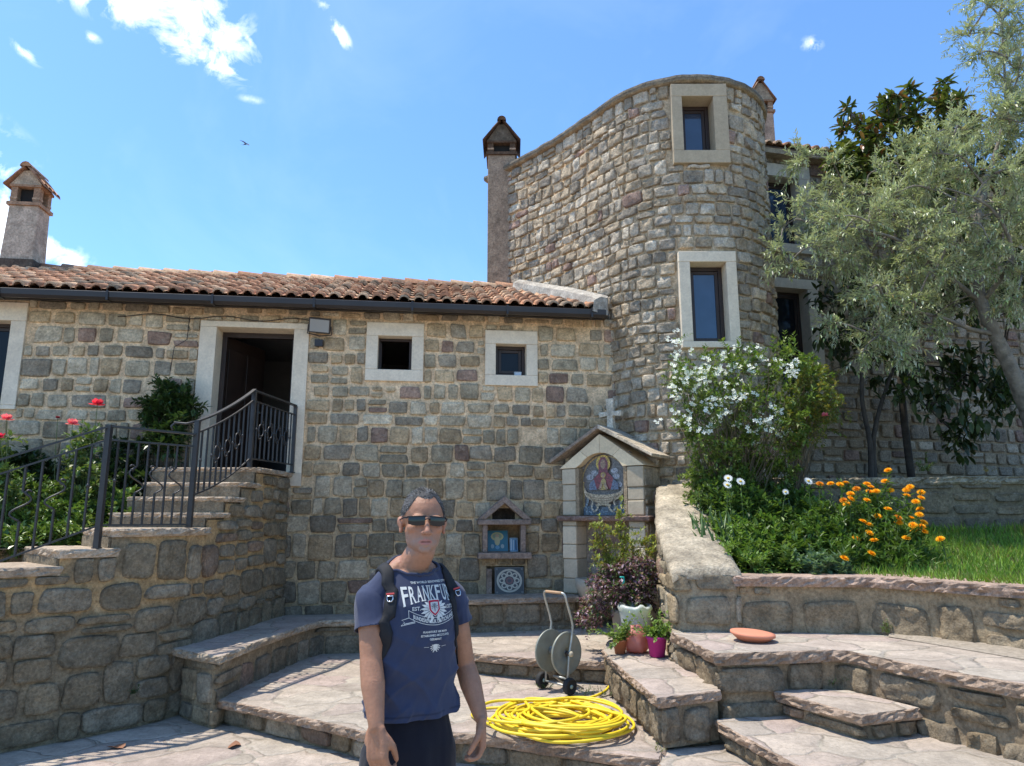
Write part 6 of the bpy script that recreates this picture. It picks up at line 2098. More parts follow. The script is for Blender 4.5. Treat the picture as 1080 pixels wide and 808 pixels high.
dz = lambda t, p, rng: daisy(t, p, 0.048, Vector((rng.uniform(-.2, .2), -1, 0.7)), rng)
flowering('daisy_plant', 'three big white daisies nodding above the iris leaves', 'flowers', [(768, 504.5, 7.1), (781, 508, 7.05), (767, 511.5, 7.0)], at(775, 560, 7.1), dz, leafcol=bedg, seed=41, nleaf=22)
flowering('daisy_plant', 'one large white daisy between the green plant and the marigolds', 'flowers', [(852.5, 507.5, 7.2)], at(850, 560, 7.2), dz, leafcol=bedg, seed=42, nleaf=22)
flowering('daisy_plant', 'one smaller white daisy low in the middle of the bed', 'flowers', [(828.5, 519, 7.2)], at(828, 560, 7.1), lambda t, p, r: daisy(t, p, .036, Vector((0, -1, .4)), r), leafcol=bedg, seed=43, nleaf=22)


def marigold(t, p, rng, R=0.044):
    LV = Leaves(); n = Vector((rng.uniform(-.5, .5), rng.uniform(-.8, -.2), 1)).normalized(); a = n.orthogonal().normalized(); b = n.cross(a)
    col = (0.88, 0.40, 0.008) if rng.random() < .88 else (0.68, 0.24, 0.01)
    for ring, (k_, el, s) in enumerate(((13, .05, 1.0), (12, .4, .85), (9, .8, .62), (6, 1.2, .45))):
        for k in range(k_):
            t_ = 2 * pi * (k + .5 * ring) / k_
            LV.leaf(p, (a * cos(t_) + b * sin(t_)) * cos(el) + n * sin(el), R * s, R * .42, vary(col, rng, .15, .08), fold=.1, up=n, wide=.65)
    return LV.build('flower', M['petal'], t)


mg = [(835, 62), (823, 107), (845, 145), (925, 130), (910, 143), (912, 165), (970, 152), (970, 175), (948, 190), (965, 220), (963, 243), (930, 257), (980, 275), (940, 305), (982, 310), (937, 285), (972, 290),
      (750, 118), (760, 150), (787, 148), (765, 130), (707, 138), (683, 158), (750, 185), (655, 185), (685, 178), (668, 200), (640, 120), (662, 113), (602, 117), (558, 118), (835, 220), (733, 270), (758, 283), (876, 255), (880, 275), (793, 250),
      (760, 317), (778, 347), (705, 340), (768, 400), (658, 420), (910, 338), (1048, 342)]
mgp = [(720 + x / 3.857, 480 + y / 3.857) for x, y in mg]
mgs = [(x, y, 7.35 - 1.05 * (y - 495) / 95 + random.Random(int(x)).uniform(-.1, .1)) for x, y in mgp]
mgl = lambda r: vary((0.11, 0.18, 0.035), r, .4)
gl = [s for s in mgs if s[0] < 908]; gr = [s for s in mgs if 908 <= s[0] < 985]; gx = [s for s in mgs if s[0] >= 985]
flowering('marigold_plant', 'orange marigold plant on the daisy side of the marigold patch', 'flowers', [s for s in gl if 884 < s[0] < 905], at(895, 585, 6.75), marigold, leafcol=mgl, seed=44, nleaf=34, spread=.55, ll=.075, lw=.02)
flowering('marigold_plant', 'few orange marigolds at the back left of the marigold patch, nearest the white daisy', 'flowers', [s for s in gl if s[0] <= 884], at(872, 545, 7.3), marigold, leafcol=mgl, seed=48, nleaf=20, spread=.6)
flowering('marigold_plant', 'largest orange marigold plant, leaning over the lawn', 'flowers', [s for s in gr], at(925, 588, 6.7), marigold, leafcol=mgl, seed=45, nleaf=34, spread=.5, ll=.075, lw=.02)
flowering('marigold_plant', 'single orange marigold standing apart in the grass', 'flowers', gx, at(990, 590, 6.5), marigold, leafcol=mgl, seed=46, nleaf=20)
bedplant('leafy_plant', 'dense green leaves filling in beneath the orange marigolds', 'plant', [(860, 535), (890, 515), (925, 520), (955, 545), (968, 570), (965, 600), (905, 604), (868, 600)], 110, (6.5, 7.4), 0.09, 0.03, lambda r: vary((0.10, 0.17, 0.034), r, .4), seed=47)

# grass
rng = random.Random(50)
LV = Leaves()
n = 0
while n < 26000:
    x, y = rng.uniform(2.9, 7.2), rng.uniform(5.0, 8.3)
    if y < 6.25 - (x - 2.9) * 1.28 + 0.0 and x < 4.2: continue
    if x < 3.4 and rng.random() < .3: continue
    p = Vector((x, y, lawn_z(x, y) - 0.005)); n += 1
    h = rng.uniform(.05, .13) * (1.5 if y > 8.0 else 1)
    c = vary((0.20, 0.31, 0.05), rng, .35) if rng.random() < .85 else vary((0.23, 0.22, 0.08), rng, .2)
    LV.leaf(p, Vector((rng.uniform(-.7, .7), rng.uniform(-.7, .7), 1)), h, .015, c, up=Vector((rng.uniform(-1, 1), -1, .2)), wide=.3, droop=rng.uniform(0, .4))
tag(LV.build('grass', M['leaf']), kind='stuff')
# weeds on the garden wall and in the joints
def weed(x, y, z, h, n, label, seed, col=(0.12, 0.17, 0.04), cat='weed'):
    rng = random.Random(seed)
    t = thing('weed', label, cat, (x, y, z), 'weeds in the joints')
    LV = Leaves()
    for i in range(n):
        b = Vector((x + rng.gauss(0, .03), y + rng.gauss(0, .02), z))
        shoot(LV, None, b, Vector((rng.uniform(-.8, .8), rng.uniform(-.8, .3), 1)), h * rng.uniform(.5, 1.1), 9, h * .22, h * .08, lambda r: vary(col, r, .3), rng, droop=.5, pair=True)
    LV.build('foliage', M['leaf'], t)
p = at(978, 496, 8.35); weed(p.x, 8.4, 2.24, .22, 8, 'tall green weed sprouting on top of the garden wall', 61)
p = at(1046, 496, 8.4); weed(p.x, 8.45, 2.25, .10, 6, 'small yellowish weed on the garden wall near the right edge', 62, (0.24, 0.2, 0.05))
p = at(142, 733, 6.25); weed(p.x, p.y, p.z, .12, 7, 'dark green weed growing out of the staircase wall foot', 63, (0.05, 0.09, 0.03))
weed(2.30, 5.36, 0.545, .10, 7, 'green tuft in the corner behind the small right-hand step', 64)
weed(3.02, 5.93, 0.812, .12, 9, 'green tuft at the foot of the bed wall corner', 65)
weed(0.95, 4.98, 0.22, .08, 5, 'tiny yellowish weed at the front corner of the pot ledge', 66, (0.2, 0.2, 0.06))
for k_, (wx, wy) in enumerate([(0.62, 6.5), (0.78, 6.46), (0.30, 6.74)]):
    weed(wx, wy, T1 + .005, .10, 8, ['leafy weed by the reel wheel', 'leafy weed under the upright end of the hose', 'leafy weed just behind the hose reel'][k_] + ' at the terrace step', 70 + k_, (0.06, 0.10, 0.03))

# ---------------------------------------------------------------- stair bed on the left
bed_soil = [(-9, 6.4), (-4.9, 6.0), (-4.2, 6.6), (-3.95, 6.9), (-3.9, 8.8), (-9, 8.2)]
poly_sheet('flower_bed_soil', bed_soil, 1.45, M['soil'])
def ground_mass(name, label, cat, poly, n, Yr, zb, ll, lw, colf, seed, nshoot=5, sl=(.1, .22), mat='leaf', big=False, stem='green_stem', nl=7, parent=None):
    rng = random.Random(seed)
    ys = [p[1] for p in poly]; ymin, ymax = min(ys), max(ys)
    c = at(sum(p[0] for p in poly) / len(poly), ymax, Yr[0])
    t = parent or thing(name, label, cat, (c.x, c.y, zb))
    LV = Leaves(); ST = MB()
    for x, y in sample_poly(poly, n, rng, 3):
        Y = Yr[0] + (Yr[1] - Yr[0]) * (ymax - y) / (ymax - ymin) + rng.uniform(-.12, .12)
        p = at(x, y, Y); b = Vector((p.x + rng.uniform(-.1, .1), p.y + rng.uniform(-.05, .12), zb))
        if p.z < zb + .03: p.z = zb + rng.uniform(.03, .1)
        ST.tube([b, b.lerp(p, .5) + rv(rng) * .03, p], [.004, .0035, .0025], 4, cap=False)
        for k in range(nshoot): shoot(LV, ST, p, rv(rng) + Vector((0, -.1, .4)), rng.uniform(*sl), nl, ll, lw, colf, rng, droop=.6, pair=True, stem_r=.002, big=big)
    ST.build('stems', M[stem], t); LV.build('foliage', M[mat], t)
    return t
gcc = lambda r: vary((0.10, 0.165, 0.035), r, .4) if r.random() < .65 else vary((0.19, 0.26, 0.06), r, .3)
ground_mass('ground_cover_plant', 'dense glossy ground cover behind the railing, nearest the stair flight', 'plant', [(75, 530), (110, 515), (140, 525), (142, 560), (100, 575), (70, 570)], 80, (7.1, 7.7), 1.46, .085, .055, gcc, 81, mat='leaf_gloss')
ground_mass('ground_cover_plant', 'sunlit ground cover behind the railing at the left edge', 'plant', [(-30, 520), (10, 512), (50, 510), (90, 520), (90, 575), (50, 580), (-10, 600), (-30, 600)], 120, (6.5, 7.6), 1.46, .075, .045, gcc, 82, mat='leaf_gloss')
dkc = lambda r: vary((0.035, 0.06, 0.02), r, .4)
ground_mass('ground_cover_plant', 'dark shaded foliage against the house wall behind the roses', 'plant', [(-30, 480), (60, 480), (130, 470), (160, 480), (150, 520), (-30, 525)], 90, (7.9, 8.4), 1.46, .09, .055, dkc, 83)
ground_mass('camellia_bush', 'dark evergreen bush beside the white door frame', 'bush', [(148, 432), (165, 410), (185, 408), (204, 425), (202, 455), (185, 475), (150, 470), (158, 450)], 60, (8.1, 8.45), 1.46, .11, .055, lambda r: vary((0.045, 0.08, 0.022), r, .4), 84, mat='leaf_gloss', stem='woody_stem', nl=6, sl=(.1, .2))
rsc = lambda r: vary((0.11, 0.17, 0.04), r, .35) if r.random() < .7 else vary((0.17, 0.2, 0.07), r, .25)
def rosebush(label, poly, n, seed, Yr, blooms):
    t = ground_mass('rose_bush', label, 'bush', poly, n, Yr, 1.46, .075, .05, rsc, seed, nshoot=4, stem='green_stem', nl=5, sl=(.1, .2))
    rng = random.Random(seed)
    ST = MB()
    for (x, y, Y, R, col) in blooms:
        p = at(x, y, Y); b = Vector((p.x + rng.uniform(-.1, .1), p.y + .1, 1.5))
        ST.tube(smooth_path([b, b.lerp(p, .6) + rv(rng) * .04, p], 3), [.006 - .0005 * i for i in range(7)], 5, cap=False)
        rose(t, p, R, col, rng)
    ST.build('flower_stems', M['green_stem'], t)
RED = (0.80, 0.065, 0.14); PNK = (0.85, 0.22, 0.32)
rosebush('rose bush with one big coral red bloom, closest to the door', [(70, 455), (100, 450), (108, 470), (105, 520), (80, 525), (62, 500)], 26, 91, (7.3, 7.7), [(103, 424, 7.4, .078, RED), (77, 445, 7.4, .07, PNK), (61, 440, 7.5, .028, (0.25, 0.03, 0.05))])
rosebush('rose bush with pink blooms cut off by the left edge', [(-40, 460), (10, 460), (22, 480), (15, 530), (-40, 540)], 26, 92, (6.9, 7.3), [(7, 440, 7.0, .066, PNK), (-1, 459, 7.0, .06, (0.75, 0.05, 0.15)), (-30, 450, 7.0, .05, PNK)])
# rose canes climbing to the railing
# ---------------------------------------------------------------- pots on the ledge
LZ = 0.55
def pot(name, label, x, y, R, H, tint, leafc, ll, lw, n, seed, hl, mat='leaf'):
    rng = random.Random(seed)
    t = thing(name, label, 'potted plant', (x, y, LZ))
    mb = MB(); mb.lathe([(0, 0.0), (R * .74, 0.0), (R * .98, H * .86), (R * 1.06, H * .87), (R * 1.08, H), (R * .97, H), (R * .92, H * .86), (0, H * .84)], (x, y, LZ + .006), 28, 0, tint)
    mb.build('pot', M['tint_matte'], t)
    LV = Leaves(); ST = MB()
    for i in range(n):
        b = Vector((x + rng.gauss(0, R * .4), y + rng.gauss(0, R * .4), LZ + H * .85))
        shoot(LV, ST, b, Vector((rng.gauss(0, .6), rng.gauss(0, .6), 1)), hl * rng.uniform(.5, 1.15), 9, ll, lw, leafc, rng, droop=.7, pair=True, stem_r=.0025)
    ST.build('stems', M['green_stem'], t); LV.build('foliage', M[mat], t)
lgr = lambda r: vary((0.17, 0.26, 0.05), r, .35)
p = at(683, 694, 6.42); pot('potted_plant', 'magenta plastic pot with a light green herb on the stone ledge', 1.245, 6.42, .085, .165, (0.42, 0.02, 0.20), lgr, .04, .028, 40, 101, .26)
pot('potted_plant', 'small terracotta coloured pot with a bright green plant on the ledge edge', 0.945, 6.55, .06, .115, (0.36, 0.12, 0.05), lambda r: vary((0.15, 0.22, 0.05), r, .3), .05, .04, 16, 102, .30)
# plastic bags
def bag(name, label, c, r, tint, seed, mat):
    V = []; F = []; nu, nv = 30, 20
    mb = MB()
    for i in range(nv + 1):
        ph = pi * i / nv
        for k in range(nu):
            t_ = 2 * pi * k / nu
            d = Vector((sin(ph) * cos(t_), sin(ph) * sin(t_), cos(ph)))
            f = 1 + .10 * mnoise.noise(d * 2.2 + Vector((seed, 0, 0))) + .10 * abs(mnoise.noise(d * 4.5 + Vector((seed, 3, 0)))) * 1.5 + .04 * mnoise.noise(d * 11)
            z = c[2] + d.z * r[2] * f
            V.append((c[0] + d.x * r[0] * f, c[1] + d.y * r[1] * f, max(z, LZ + .008 + .002 * (k % 3))))
    for i in range(nv):
        for k in range(nu): F.append((i * nu + k, (i + 1) * nu + k, (i + 1) * nu + (k + 1) % nu, i * nu + (k + 1) % nu))
    mb.add(V, F, 0, tint, True)
    return tag(mb.build(name, M[mat], weld=True), label, 'bag')
leaf_mat('bag_film', rough=0.28, trans=0.35, spec=0.5)
bag('plastic_bag', 'crumpled pinkish red plastic bag between the two pots', (1.10, 6.62, LZ + .10), (.115, .10, .125), (0.62, 0.24, 0.20), 5, 'bag_film')
wb = thing('wrapped_pot', 'tall pot wrapped in a white plastic bag, behind the pink bag', 'pot', (1.16, 6.98, LZ))
mb = MB()
V = []; F = []; nu = 36
prof = [(.10, .0), (.13, .02), (.135, .12), (.145, .22), (.15, .30), (.165, .335), (.15, .36), (.125, .34), (.115, .30), (0.0, .29)]
for i, (r, h) in enumerate(prof):
    for k in range(nu):
        t_ = 2 * pi * k / nu
        d = Vector((cos(t_), sin(t_), h * 6))
        f = 1 + .07 * mnoise.noise(d * 2.4) + .05 * mnoise.noise(d * 6)
        V.append((1.16 + r * f * cos(t_), 6.98 + r * f * sin(t_), LZ + .006 + h * (1 + (.08 * mnoise.noise(Vector((cos(t_) * 2, sin(t_) * 2, 7))) if h > .2 else 0))))
for i in range(len(prof) - 1):
    for k in range(nu): F.append((i * nu + k, i * nu + (k + 1) % nu, (i + 1) * nu + (k + 1) % nu, (i + 1) * nu + k))
mb.add(V, F, 0, (0.66, 0.68, 0.68), True)
mb.build('bag_wrap', M['bag_film'], wb)
mb = MB(); mb.lathe([(0, 0), (.09, 0), (.11, .28), (0, .28)], (1.16, 6.98, LZ + .01), 20, 0, (.12, .1, .08)); mb.build('pot', M['tint_matte'], wb)
LV = Leaves(); rng = random.Random(4)
for i in range(14): shoot(LV, None, Vector((1.14 + rng.gauss(0, .03), 6.97, LZ + .29)), Vector((rng.gauss(0, .6), rng.gauss(0, .6), 1)), .12, 5, .035, .02, gcc, rng, pair=True)
LV.build('foliage', M['leaf'], wb)
# purple-leaved plant in a grey pot
pp_ = thing('purple_plant', 'purple-leaved trailing plant in a grey pot before the shrine', 'potted plant', (1.12, 7.28, T2))
mb = MB(); mb.lathe([(0, 0), (.14, 0), (.18, .36), (.195, .37), (.195, .41), (.17, .41), (0, .38)], (1.16, 7.3, T2 + .01), 26, 0, (.34, .33, .31)); mb.build('pot', M['tint_matte'], pp_)
LV = Leaves(); ST = MB(); rng = random.Random(33)
def ppc(r):
    k = r.random()
    return vary((0.14, 0.06, 0.085), r, .35) if k < .42 else vary((0.38, 0.25, 0.29), r, .25) if k < .70 else vary((0.09, 0.13, 0.045), r, .3)
for x, y in sample_poly([(622, 610), (640, 598), (655, 592), (680, 590), (692, 605), (692, 632), (680, 640), (655, 632), (640, 645), (622, 660), (614, 650), (616, 628)], 85, rng, 4):
    p = at(x, y, rng.uniform(7.0, 7.5)); b = Vector((1.16 + rng.gauss(0, .05), 7.3 + rng.gauss(0, .05), T2 + .4))
    ST.tube(smooth_path([b, b.lerp(p, .5) + Vector((0, 0, .12)), p], 2), .0028, 4, cap=False)
    for k in range(5): shoot(LV, ST, p, rv(rng) + Vector((-.1, -.3, 0)), rng.uniform(.07, .16), 6, .05, .034, ppc, rng, droop=1.0, pair=True, stem_r=.0018)
ST.build('stems', M['woody_stem'], pp_); LV.build('foliage', M['leaf'], pp_)
mb = MB(); p = at(656, 610, 6.95); mb.tube([p + Vector((-.02, 0, .01)), p + Vector((.015, 0, .012)), p + Vector((.02, 0, -.03)), p + Vector((0.0, 0, -.06))], .008, 6, 0, (0.02, 0.42, 0.34)); mb.build('tie', M['tint_gloss'], pp_)
ys_ = thing('yellow_shrub', 'slender yellowish green shrub growing up in front of the mosaic', 'shrub', (1.1, 7.55, T2))
LV = Leaves(); ST = MB(); rng = random.Random(34)
def ysc(r): return vary((0.28, 0.32, 0.06), r, .35) if r.random() < .8 else vary((0.34, 0.26, 0.05), r, .2)
for (x, y) in [(655, 530), (654, 548), (645, 560), (660, 560), (672, 565), (682, 572), (635, 555), (628, 552), (640, 580), (630, 590), (650, 585), (662, 590), (675, 588), (683, 566), (658, 575), (636, 600), (648, 600), (668, 578), (632, 568), (690, 580)]:
    p = at(x, y, rng.uniform(7.3, 7.7)); b = Vector((1.12 + rng.gauss(0, .05), 7.55 + rng.gauss(0, .04), T2 + .3))
    P = smooth_path([b, b.lerp(p, .6) + Vector((rng.gauss(0, .02), 0, .05)), p], 4)
    ST.tube(P, [.005 - .003 * i / (len(P) - 1) for i in range(len(P))], 4, cap=False)
    for q in P[3:]:
        for k in range(3): shoot(LV, ST, q, rv(rng) + Vector((0, -.1, .3)), rng.uniform(.06, .14), 6, .05, .022, ysc, rng, droop=.5, pair=True, stem_r=.0016)
ST.build('stems', M['woody_stem'], ys_); LV.build('foliage', M['leaf'], ys_)
# =================================================================== the man
YAW = radians(32)
PC = Vector((-0.385, 2.86, 0))
PL_ = Vector((cos(YAW), sin(YAW), 0)); PF_ = Vector((sin(YAW), -cos(YAW), 0))


def bl_(x, y, z):
    """body frame: x to his left, y forward, z up"""
    return PC + PL_ * x + PF_ * y + Vector((0, 0, z))


HYAW = radians(17)
HL_ = Vector((cos(HYAW), sin(HYAW), 0)); HF_ = Vector((sin(HYAW), -cos(HYAW), 0))
HC = Vector((-0.348, 2.825, 0))
HROLL = radians(-2)


def hd(x, y, z):
    x = x * 1.09
    dz = z - 1.60
    return HC + HL_ * (x * cos(HROLL) - dz * sin(HROLL)) + HF_ * (y - 0.02) + Vector((0, 0, 1.60 + dz * cos(HROLL) + x * sin(HROLL)))


class Clay:
    """primitives that are fused into one continuous skin by a voxel remesh"""
    def __init__(self): self.mb = MB()
    def ball(self, c, r, fr=None, n=20):
        V = []; F = []; nv = n // 2
        r = (r, r, r) if isinstance(r, (int, float)) else r
        for i in range(nv + 1):
            ph = pi * i / nv
            for k in range(n):
                t_ = 2 * pi * k / n
                p = (c[0] + r[0] * sin(ph) * cos(t_), c[1] + r[1] * sin(ph) * sin(t_), c[2] + r[2] * cos(ph))
                V.append(fr(*p) if fr else p)
        for i in range(nv):
            for k in range(n): F.append((i * n + k, (i + 1) * n + k, (i + 1) * n + (k + 1) % n, i * n + (k + 1) % n))
        self.mb.add(V, F); return self
    def limb(self, pts, rad, n=16, sub=5, flat=None):
        P = smooth_path(pts, sub); m = len(P) - 1
        R = []
        for i in range(len(P)):
            u = i / m * (len(rad) - 1); j = min(int(u), len(rad) - 2); R.append(rad[j] * (1 - (u - j)) + rad[j + 1] * (u - j))
        self.mb.tube(P, R, n)
        self.ball(P[0], R[0]); self.ball(P[-1], R[-1]); return self
    def loft(self, rings, fr, n=32, pw=2.3):
        V = []; F = []
        for (z, a, b, cx, cy) in rings:
            for k in range(n):
                t_ = 2 * pi * k / n
                c, s = cos(t_), sin(t_)
                f = (abs(c) ** pw + abs(s) ** pw) ** (-1 / pw)
                V.append(fr(cx + a * c * f, cy + b * s * f, z))
        for i in range(len(rings) - 1):
            for k in range(n): F.append((i * n + k, i * n + (k + 1) % n, (i + 1) * n + (k + 1) % n, (i + 1) * n + k))
        F += [tuple(range(n - 1, -1, -1)), tuple((len(rings) - 1) * n + k for k in range(n))]
        self.mb.add(V, F); return self
    def fuse(self, voxel, smooth=5, fac=0.5):
        o = self.mb.build('tmp_clay', M['tint_matte'], weld=True)
        r = o.modifiers.new('r', 'REMESH'); r.mode = 'VOXEL'; r.voxel_size = voxel; r.use_smooth_shade = True
        s = o.modifiers.new('s', 'SMOOTH'); s.factor = fac; s.iterations = smooth
        dg = bpy.context.evaluated_depsgraph_get(); dg.update()
        ev = o.evaluated_get(dg)
        me = bpy.data.meshes.new_from_object(ev)
        bpy.data.objects.remove(o)
        return me


def finish(me, name, mats, parent, tintf=None, dispf=None):
    n = len(me.vertices)
    co = np.empty(n * 3, dtype=np.float32); me.vertices.foreach_get('co', co); co = co.reshape(-1, 3)
    nr = np.empty(n * 3, dtype=np.float32); me.vertices.foreach_get('normal', nr); nr = nr.reshape(-1, 3)
    if dispf is not None:
        d = np.array([dispf(Vector(c), Vector(k)) for c, k in zip(co, nr)], dtype=np.float32)
        co = co + nr * d[:, None]
    for a in list(me.color_attributes): me.color_attributes.remove(a)
    at_ = me.color_attributes.new('tint', 'FLOAT_COLOR', 'POINT')
    c = np.ones((n, 4), dtype=np.float32)
    if tintf: c[:, :3] = np.array([tintf(Vector(p)) for p in co], dtype=np.float32)
    at_.data.foreach_set('color', c.ravel())
    off = np.array(wloc(parent), dtype=np.float32) if parent is not None else np.zeros(3, dtype=np.float32)
    me.vertices.foreach_set('co', (co - off).ravel())
    me.materials.clear()
    for m_ in (mats if isinstance(mats, (list, tuple)) else [mats]): me.materials.append(m_)
    me.polygons.foreach_set('use_smooth', [True] * len(me.polygons))
    me.update(); me.name = name
    o = bpy.data.objects.new(name, me); COL.objects.link(o)
    if parent is not None: o.parent = parent
    return o


def cut(me, co, no):
    """remove everything on the positive side of the plane, leave an open edge"""
    bm = bmesh.new(); bm.from_mesh(me)
    bmesh.ops.bisect_plane(bm, geom=bm.verts[:] + bm.edges[:] + bm.faces[:], plane_co=co, plane_no=no, clear_outer=True)
    bm.to_mesh(me); bm.free()


pbsdf('skin', (1, 1, 1), 0.5, spec=0.35, var=0.10, vscale=40, tint=True, bump=(140, 0.004, 0.6), subs=0.08)
pbsdf('cotton', (1, 1, 1), 0.92, spec=0.15, var=0.10, vscale=22, tint=True, bump=(300, 0.002, 0.3), sheen=0.15)
pbsdf('nylon', (0.016, 0.016, 0.018), 0.75, spec=0.3, var=0.25, vscale=30, bump=(200, 0.002, 0.4))
pbsdf('print_ink', (1, 1, 1), 0.85, spec=0.2, var=0.12, vscale=60, tint=True)
pbsdf('chrome', (0.7, 0.7, 0.7), 0.25, metal=1.0, var=0.05)
glass_mat('lens', (0.006, 0.007, 0.008), 0.06)
M['lens'].node_tree.nodes['Principled BSDF'].inputs['IOR'].default_value = 1.5

man = thing('person', 'man in a navy printed t-shirt, black shorts and sunglasses standing on the lower paving', 'person', (PC.x, PC.y, 0))

# arms: shoulder, elbow, wrist (world)
RS, RE, RW = bl_(-0.163, -0.01, 1.415), at(391.5, 700, 2.70), at(397, 766, 2.62)
LS, LE, LW = bl_(0.163, -0.01, 1.415), at(491, 703, 2.99), at(507, 756, 2.88)


def hand(clay, wrist, d, palm_n, thumb_side, curl=0.5, spread=0.06, sc=1.0):
    """d = direction from wrist to knuckles, palm_n = out of the palm, thumb_side = towards the thumb"""
    d = d.normalized(); pn = (palm_n - d * palm_n.dot(d)).normalized(); ts = d.cross(pn).normalized()
    if ts.dot(thumb_side) < 0: ts = -ts
    L = lambda a, b, c: wrist + (d * a + ts * b + pn * c) * sc
    # palm
    for b in (-0.027, -0.010, 0.008, 0.025):
        clay.limb([L(0.0, b * 0.65, 0.0), L(0.045, b * .95, 0.002), L(0.088, b * 1.08, 0.0)], [0.0165, 0.0165, 0.0135], 12, 3)
    clay.ball(L(0.035, 0.025, 0.010), 0.0165)
    lens = [0.070, 0.085, 0.092, 0.083]
    for i, (b, ln) in enumerate(zip((-0.030, -0.0105, 0.0095, 0.029), lens)):
        p0 = L(0.080, b, -0.001)
        a = 0.45 + curl * (0.9 + 0.12 * (3 - i))
        q = p0; ang = 0.18 + 0.25 * curl
        pts = [L(0.06, b * .95, 0.0), p0]
        for seg, f in enumerate((0.46, 0.31, 0.23)):
            v = (d * cos(ang) + pn * sin(ang) + ts * spread * (i - 1.5) * 0.5).normalized()
            q = q + v * ln * f * sc; pts.append(q); ang += 0.75 * curl + 0.1
        clay.limb(pts, [0.0105, 0.0105, 0.0098, 0.009, 0.0078], 10, 4)
    # thumb leaves the side of the palm near its base
    v1 = (d * 0.80 + ts * 0.50 + pn * 0.35).normalized(); v2 = (d * 0.85 + ts * 0.0 + pn * 0.50).normalized(); v3 = (d * 0.85 - ts * 0.1 + pn * 0.55).normalized()
    t0 = L(0.018, 0.022, 0.006); t1 = t0 + v1 * 0.044 * sc; t2 = t1 + v2 * 0.034 * sc; t3 = t2 + v3 * 0.026 * sc
    clay.limb([t0, t1, t2, t3], [0.0150, 0.0125, 0.0112, 0.0088], 10, 4)


cl = Clay()
# torso
TOR = [(0.93, .140, .095, 0, 0), (1.05, .138, .095, 0, .005), (1.18, .138, .098, 0, .008), (1.32, .142, .102, 0, .005), (1.40, .150, .098, 0, -.002), (1.46, .125, .080, 0, -.012), (1.52, .075, .062, 0, -.015)]
cl.loft(TOR, bl_)
cl.limb([bl_(0, -0.02, 1.44), bl_(0, -0.005, 1.53), hd(0, 0.0, 1.60), hd(0, 0.005, 1.66)], [0.068, 0.060, 0.056, 0.057], 18)
for sg in (-1, 1): cl.limb([bl_(sg * .04, -.03, 1.540), bl_(sg * .10, -.02, 1.485), bl_(sg * .163, -.01, 1.415)], [.035, .042, .054], 12)
# head
cl.ball((0, -0.008, 1.735), (.0745, .096, .093), hd, 28)
cl.ball((0, 0.020, 1.668), (.065, .072, .078), hd, 24)
cl.ball((0, 0.048, 1.626), (.048, .043, .036), hd); cl.ball((0, 0.076, 1.603), (.022, .018, .017), hd)
for sg in (-1, 1):
    cl.ball((sg * .040, .055, 1.680), (.024, .026, .022), hd)
    cl.ball((sg * .040, .020, 1.640), (.020, .042, .034), hd)
    cl.ball((sg * .030, .080, 1.722), (.026, .014, .010), hd)
    cl.ball((sg * .0765, -.006, 1.693), (.008, .018, .031), hd); cl.ball((sg * .083, -.012, 1.703), (.008, .014, .020), hd); cl.ball((sg * .078, .002, 1.668), (.007, .009, .010), hd)
    cl.ball((sg * .0135, .098, 1.664), (.009, .010, .0075), hd)
cl.limb([hd(0, .088, 1.712), hd(0, .102, 1.688), hd(0, .113, 1.668)], [.0095, .0105, .0125], 12)
cl.limb([hd(-.025, .079, 1.634), hd(-.01, .092, 1.638), hd(.01, .092, 1.638), hd(.025, .079, 1.634)], [.004, .0065, .0065, .004], 10)
cl.limb([hd(-.022, .080, 1.624), hd(0, .092, 1.622), hd(.022, .080, 1.624)], [.004, .0085, .004], 10)
cl.ball((0, .088, 1.648), (.02, .010, .012), hd)
# arms
for S_, E_, W_ in ((RS, RE, RW), (LS, LE, LW)):
    u1 = S_.lerp(E_, .5); f1 = E_.lerp(W_, .35)
    cl.limb([S_, S_.lerp(E_, .3), u1 + PF_ * .006, E_.lerp(S_, .12), E_], [.056, .053, .049, .041, .040], 16)
    cl.limb([E_, f1, E_.lerp(W_, .7), W_], [.041, .043, .034, .0265], 16)
    cl.ball(E_ - PF_ * .008, .036)
hand(cl, RW + (RW - RE).normalized() * .01, Vector((0.10, -0.12, -1)), Vector((0.35, 0.95, 0.1)), Vector((0.9, -0.4, 0)), 0.8)
hand(cl, LW + (LW - LE).normalized() * .01, Vector((0.02, -0.12, -1)), Vector((-0.95, -0.2, 0)), Vector((-0.3, -0.9, 0)), 0.8)
# legs and feet (mostly outside the picture)
for sg, fy in ((-1, 0.03), (1, -0.03)):
    h_, k_, a_ = bl_(sg * .085, 0, .92), bl_(sg * .10, fy + .01, .50), bl_(sg * .105, fy - .03, .09)
    cl.limb([h_, h_.lerp(k_, .5), k_], [.085, .075, .055], 16); cl.limb([k_, k_.lerp(a_, .35) - PF_ * .01, a_], [.053, .056, .036], 16)
    cl.limb([bl_(sg * .105, fy - .05, .05), bl_(sg * .115, fy + .06, .045), bl_(sg * .12, fy + .16, .03)], [.045, .042, .03], 14)
me = cl.fuse(0.0046, 4, 0.45)
HINV_C = HC


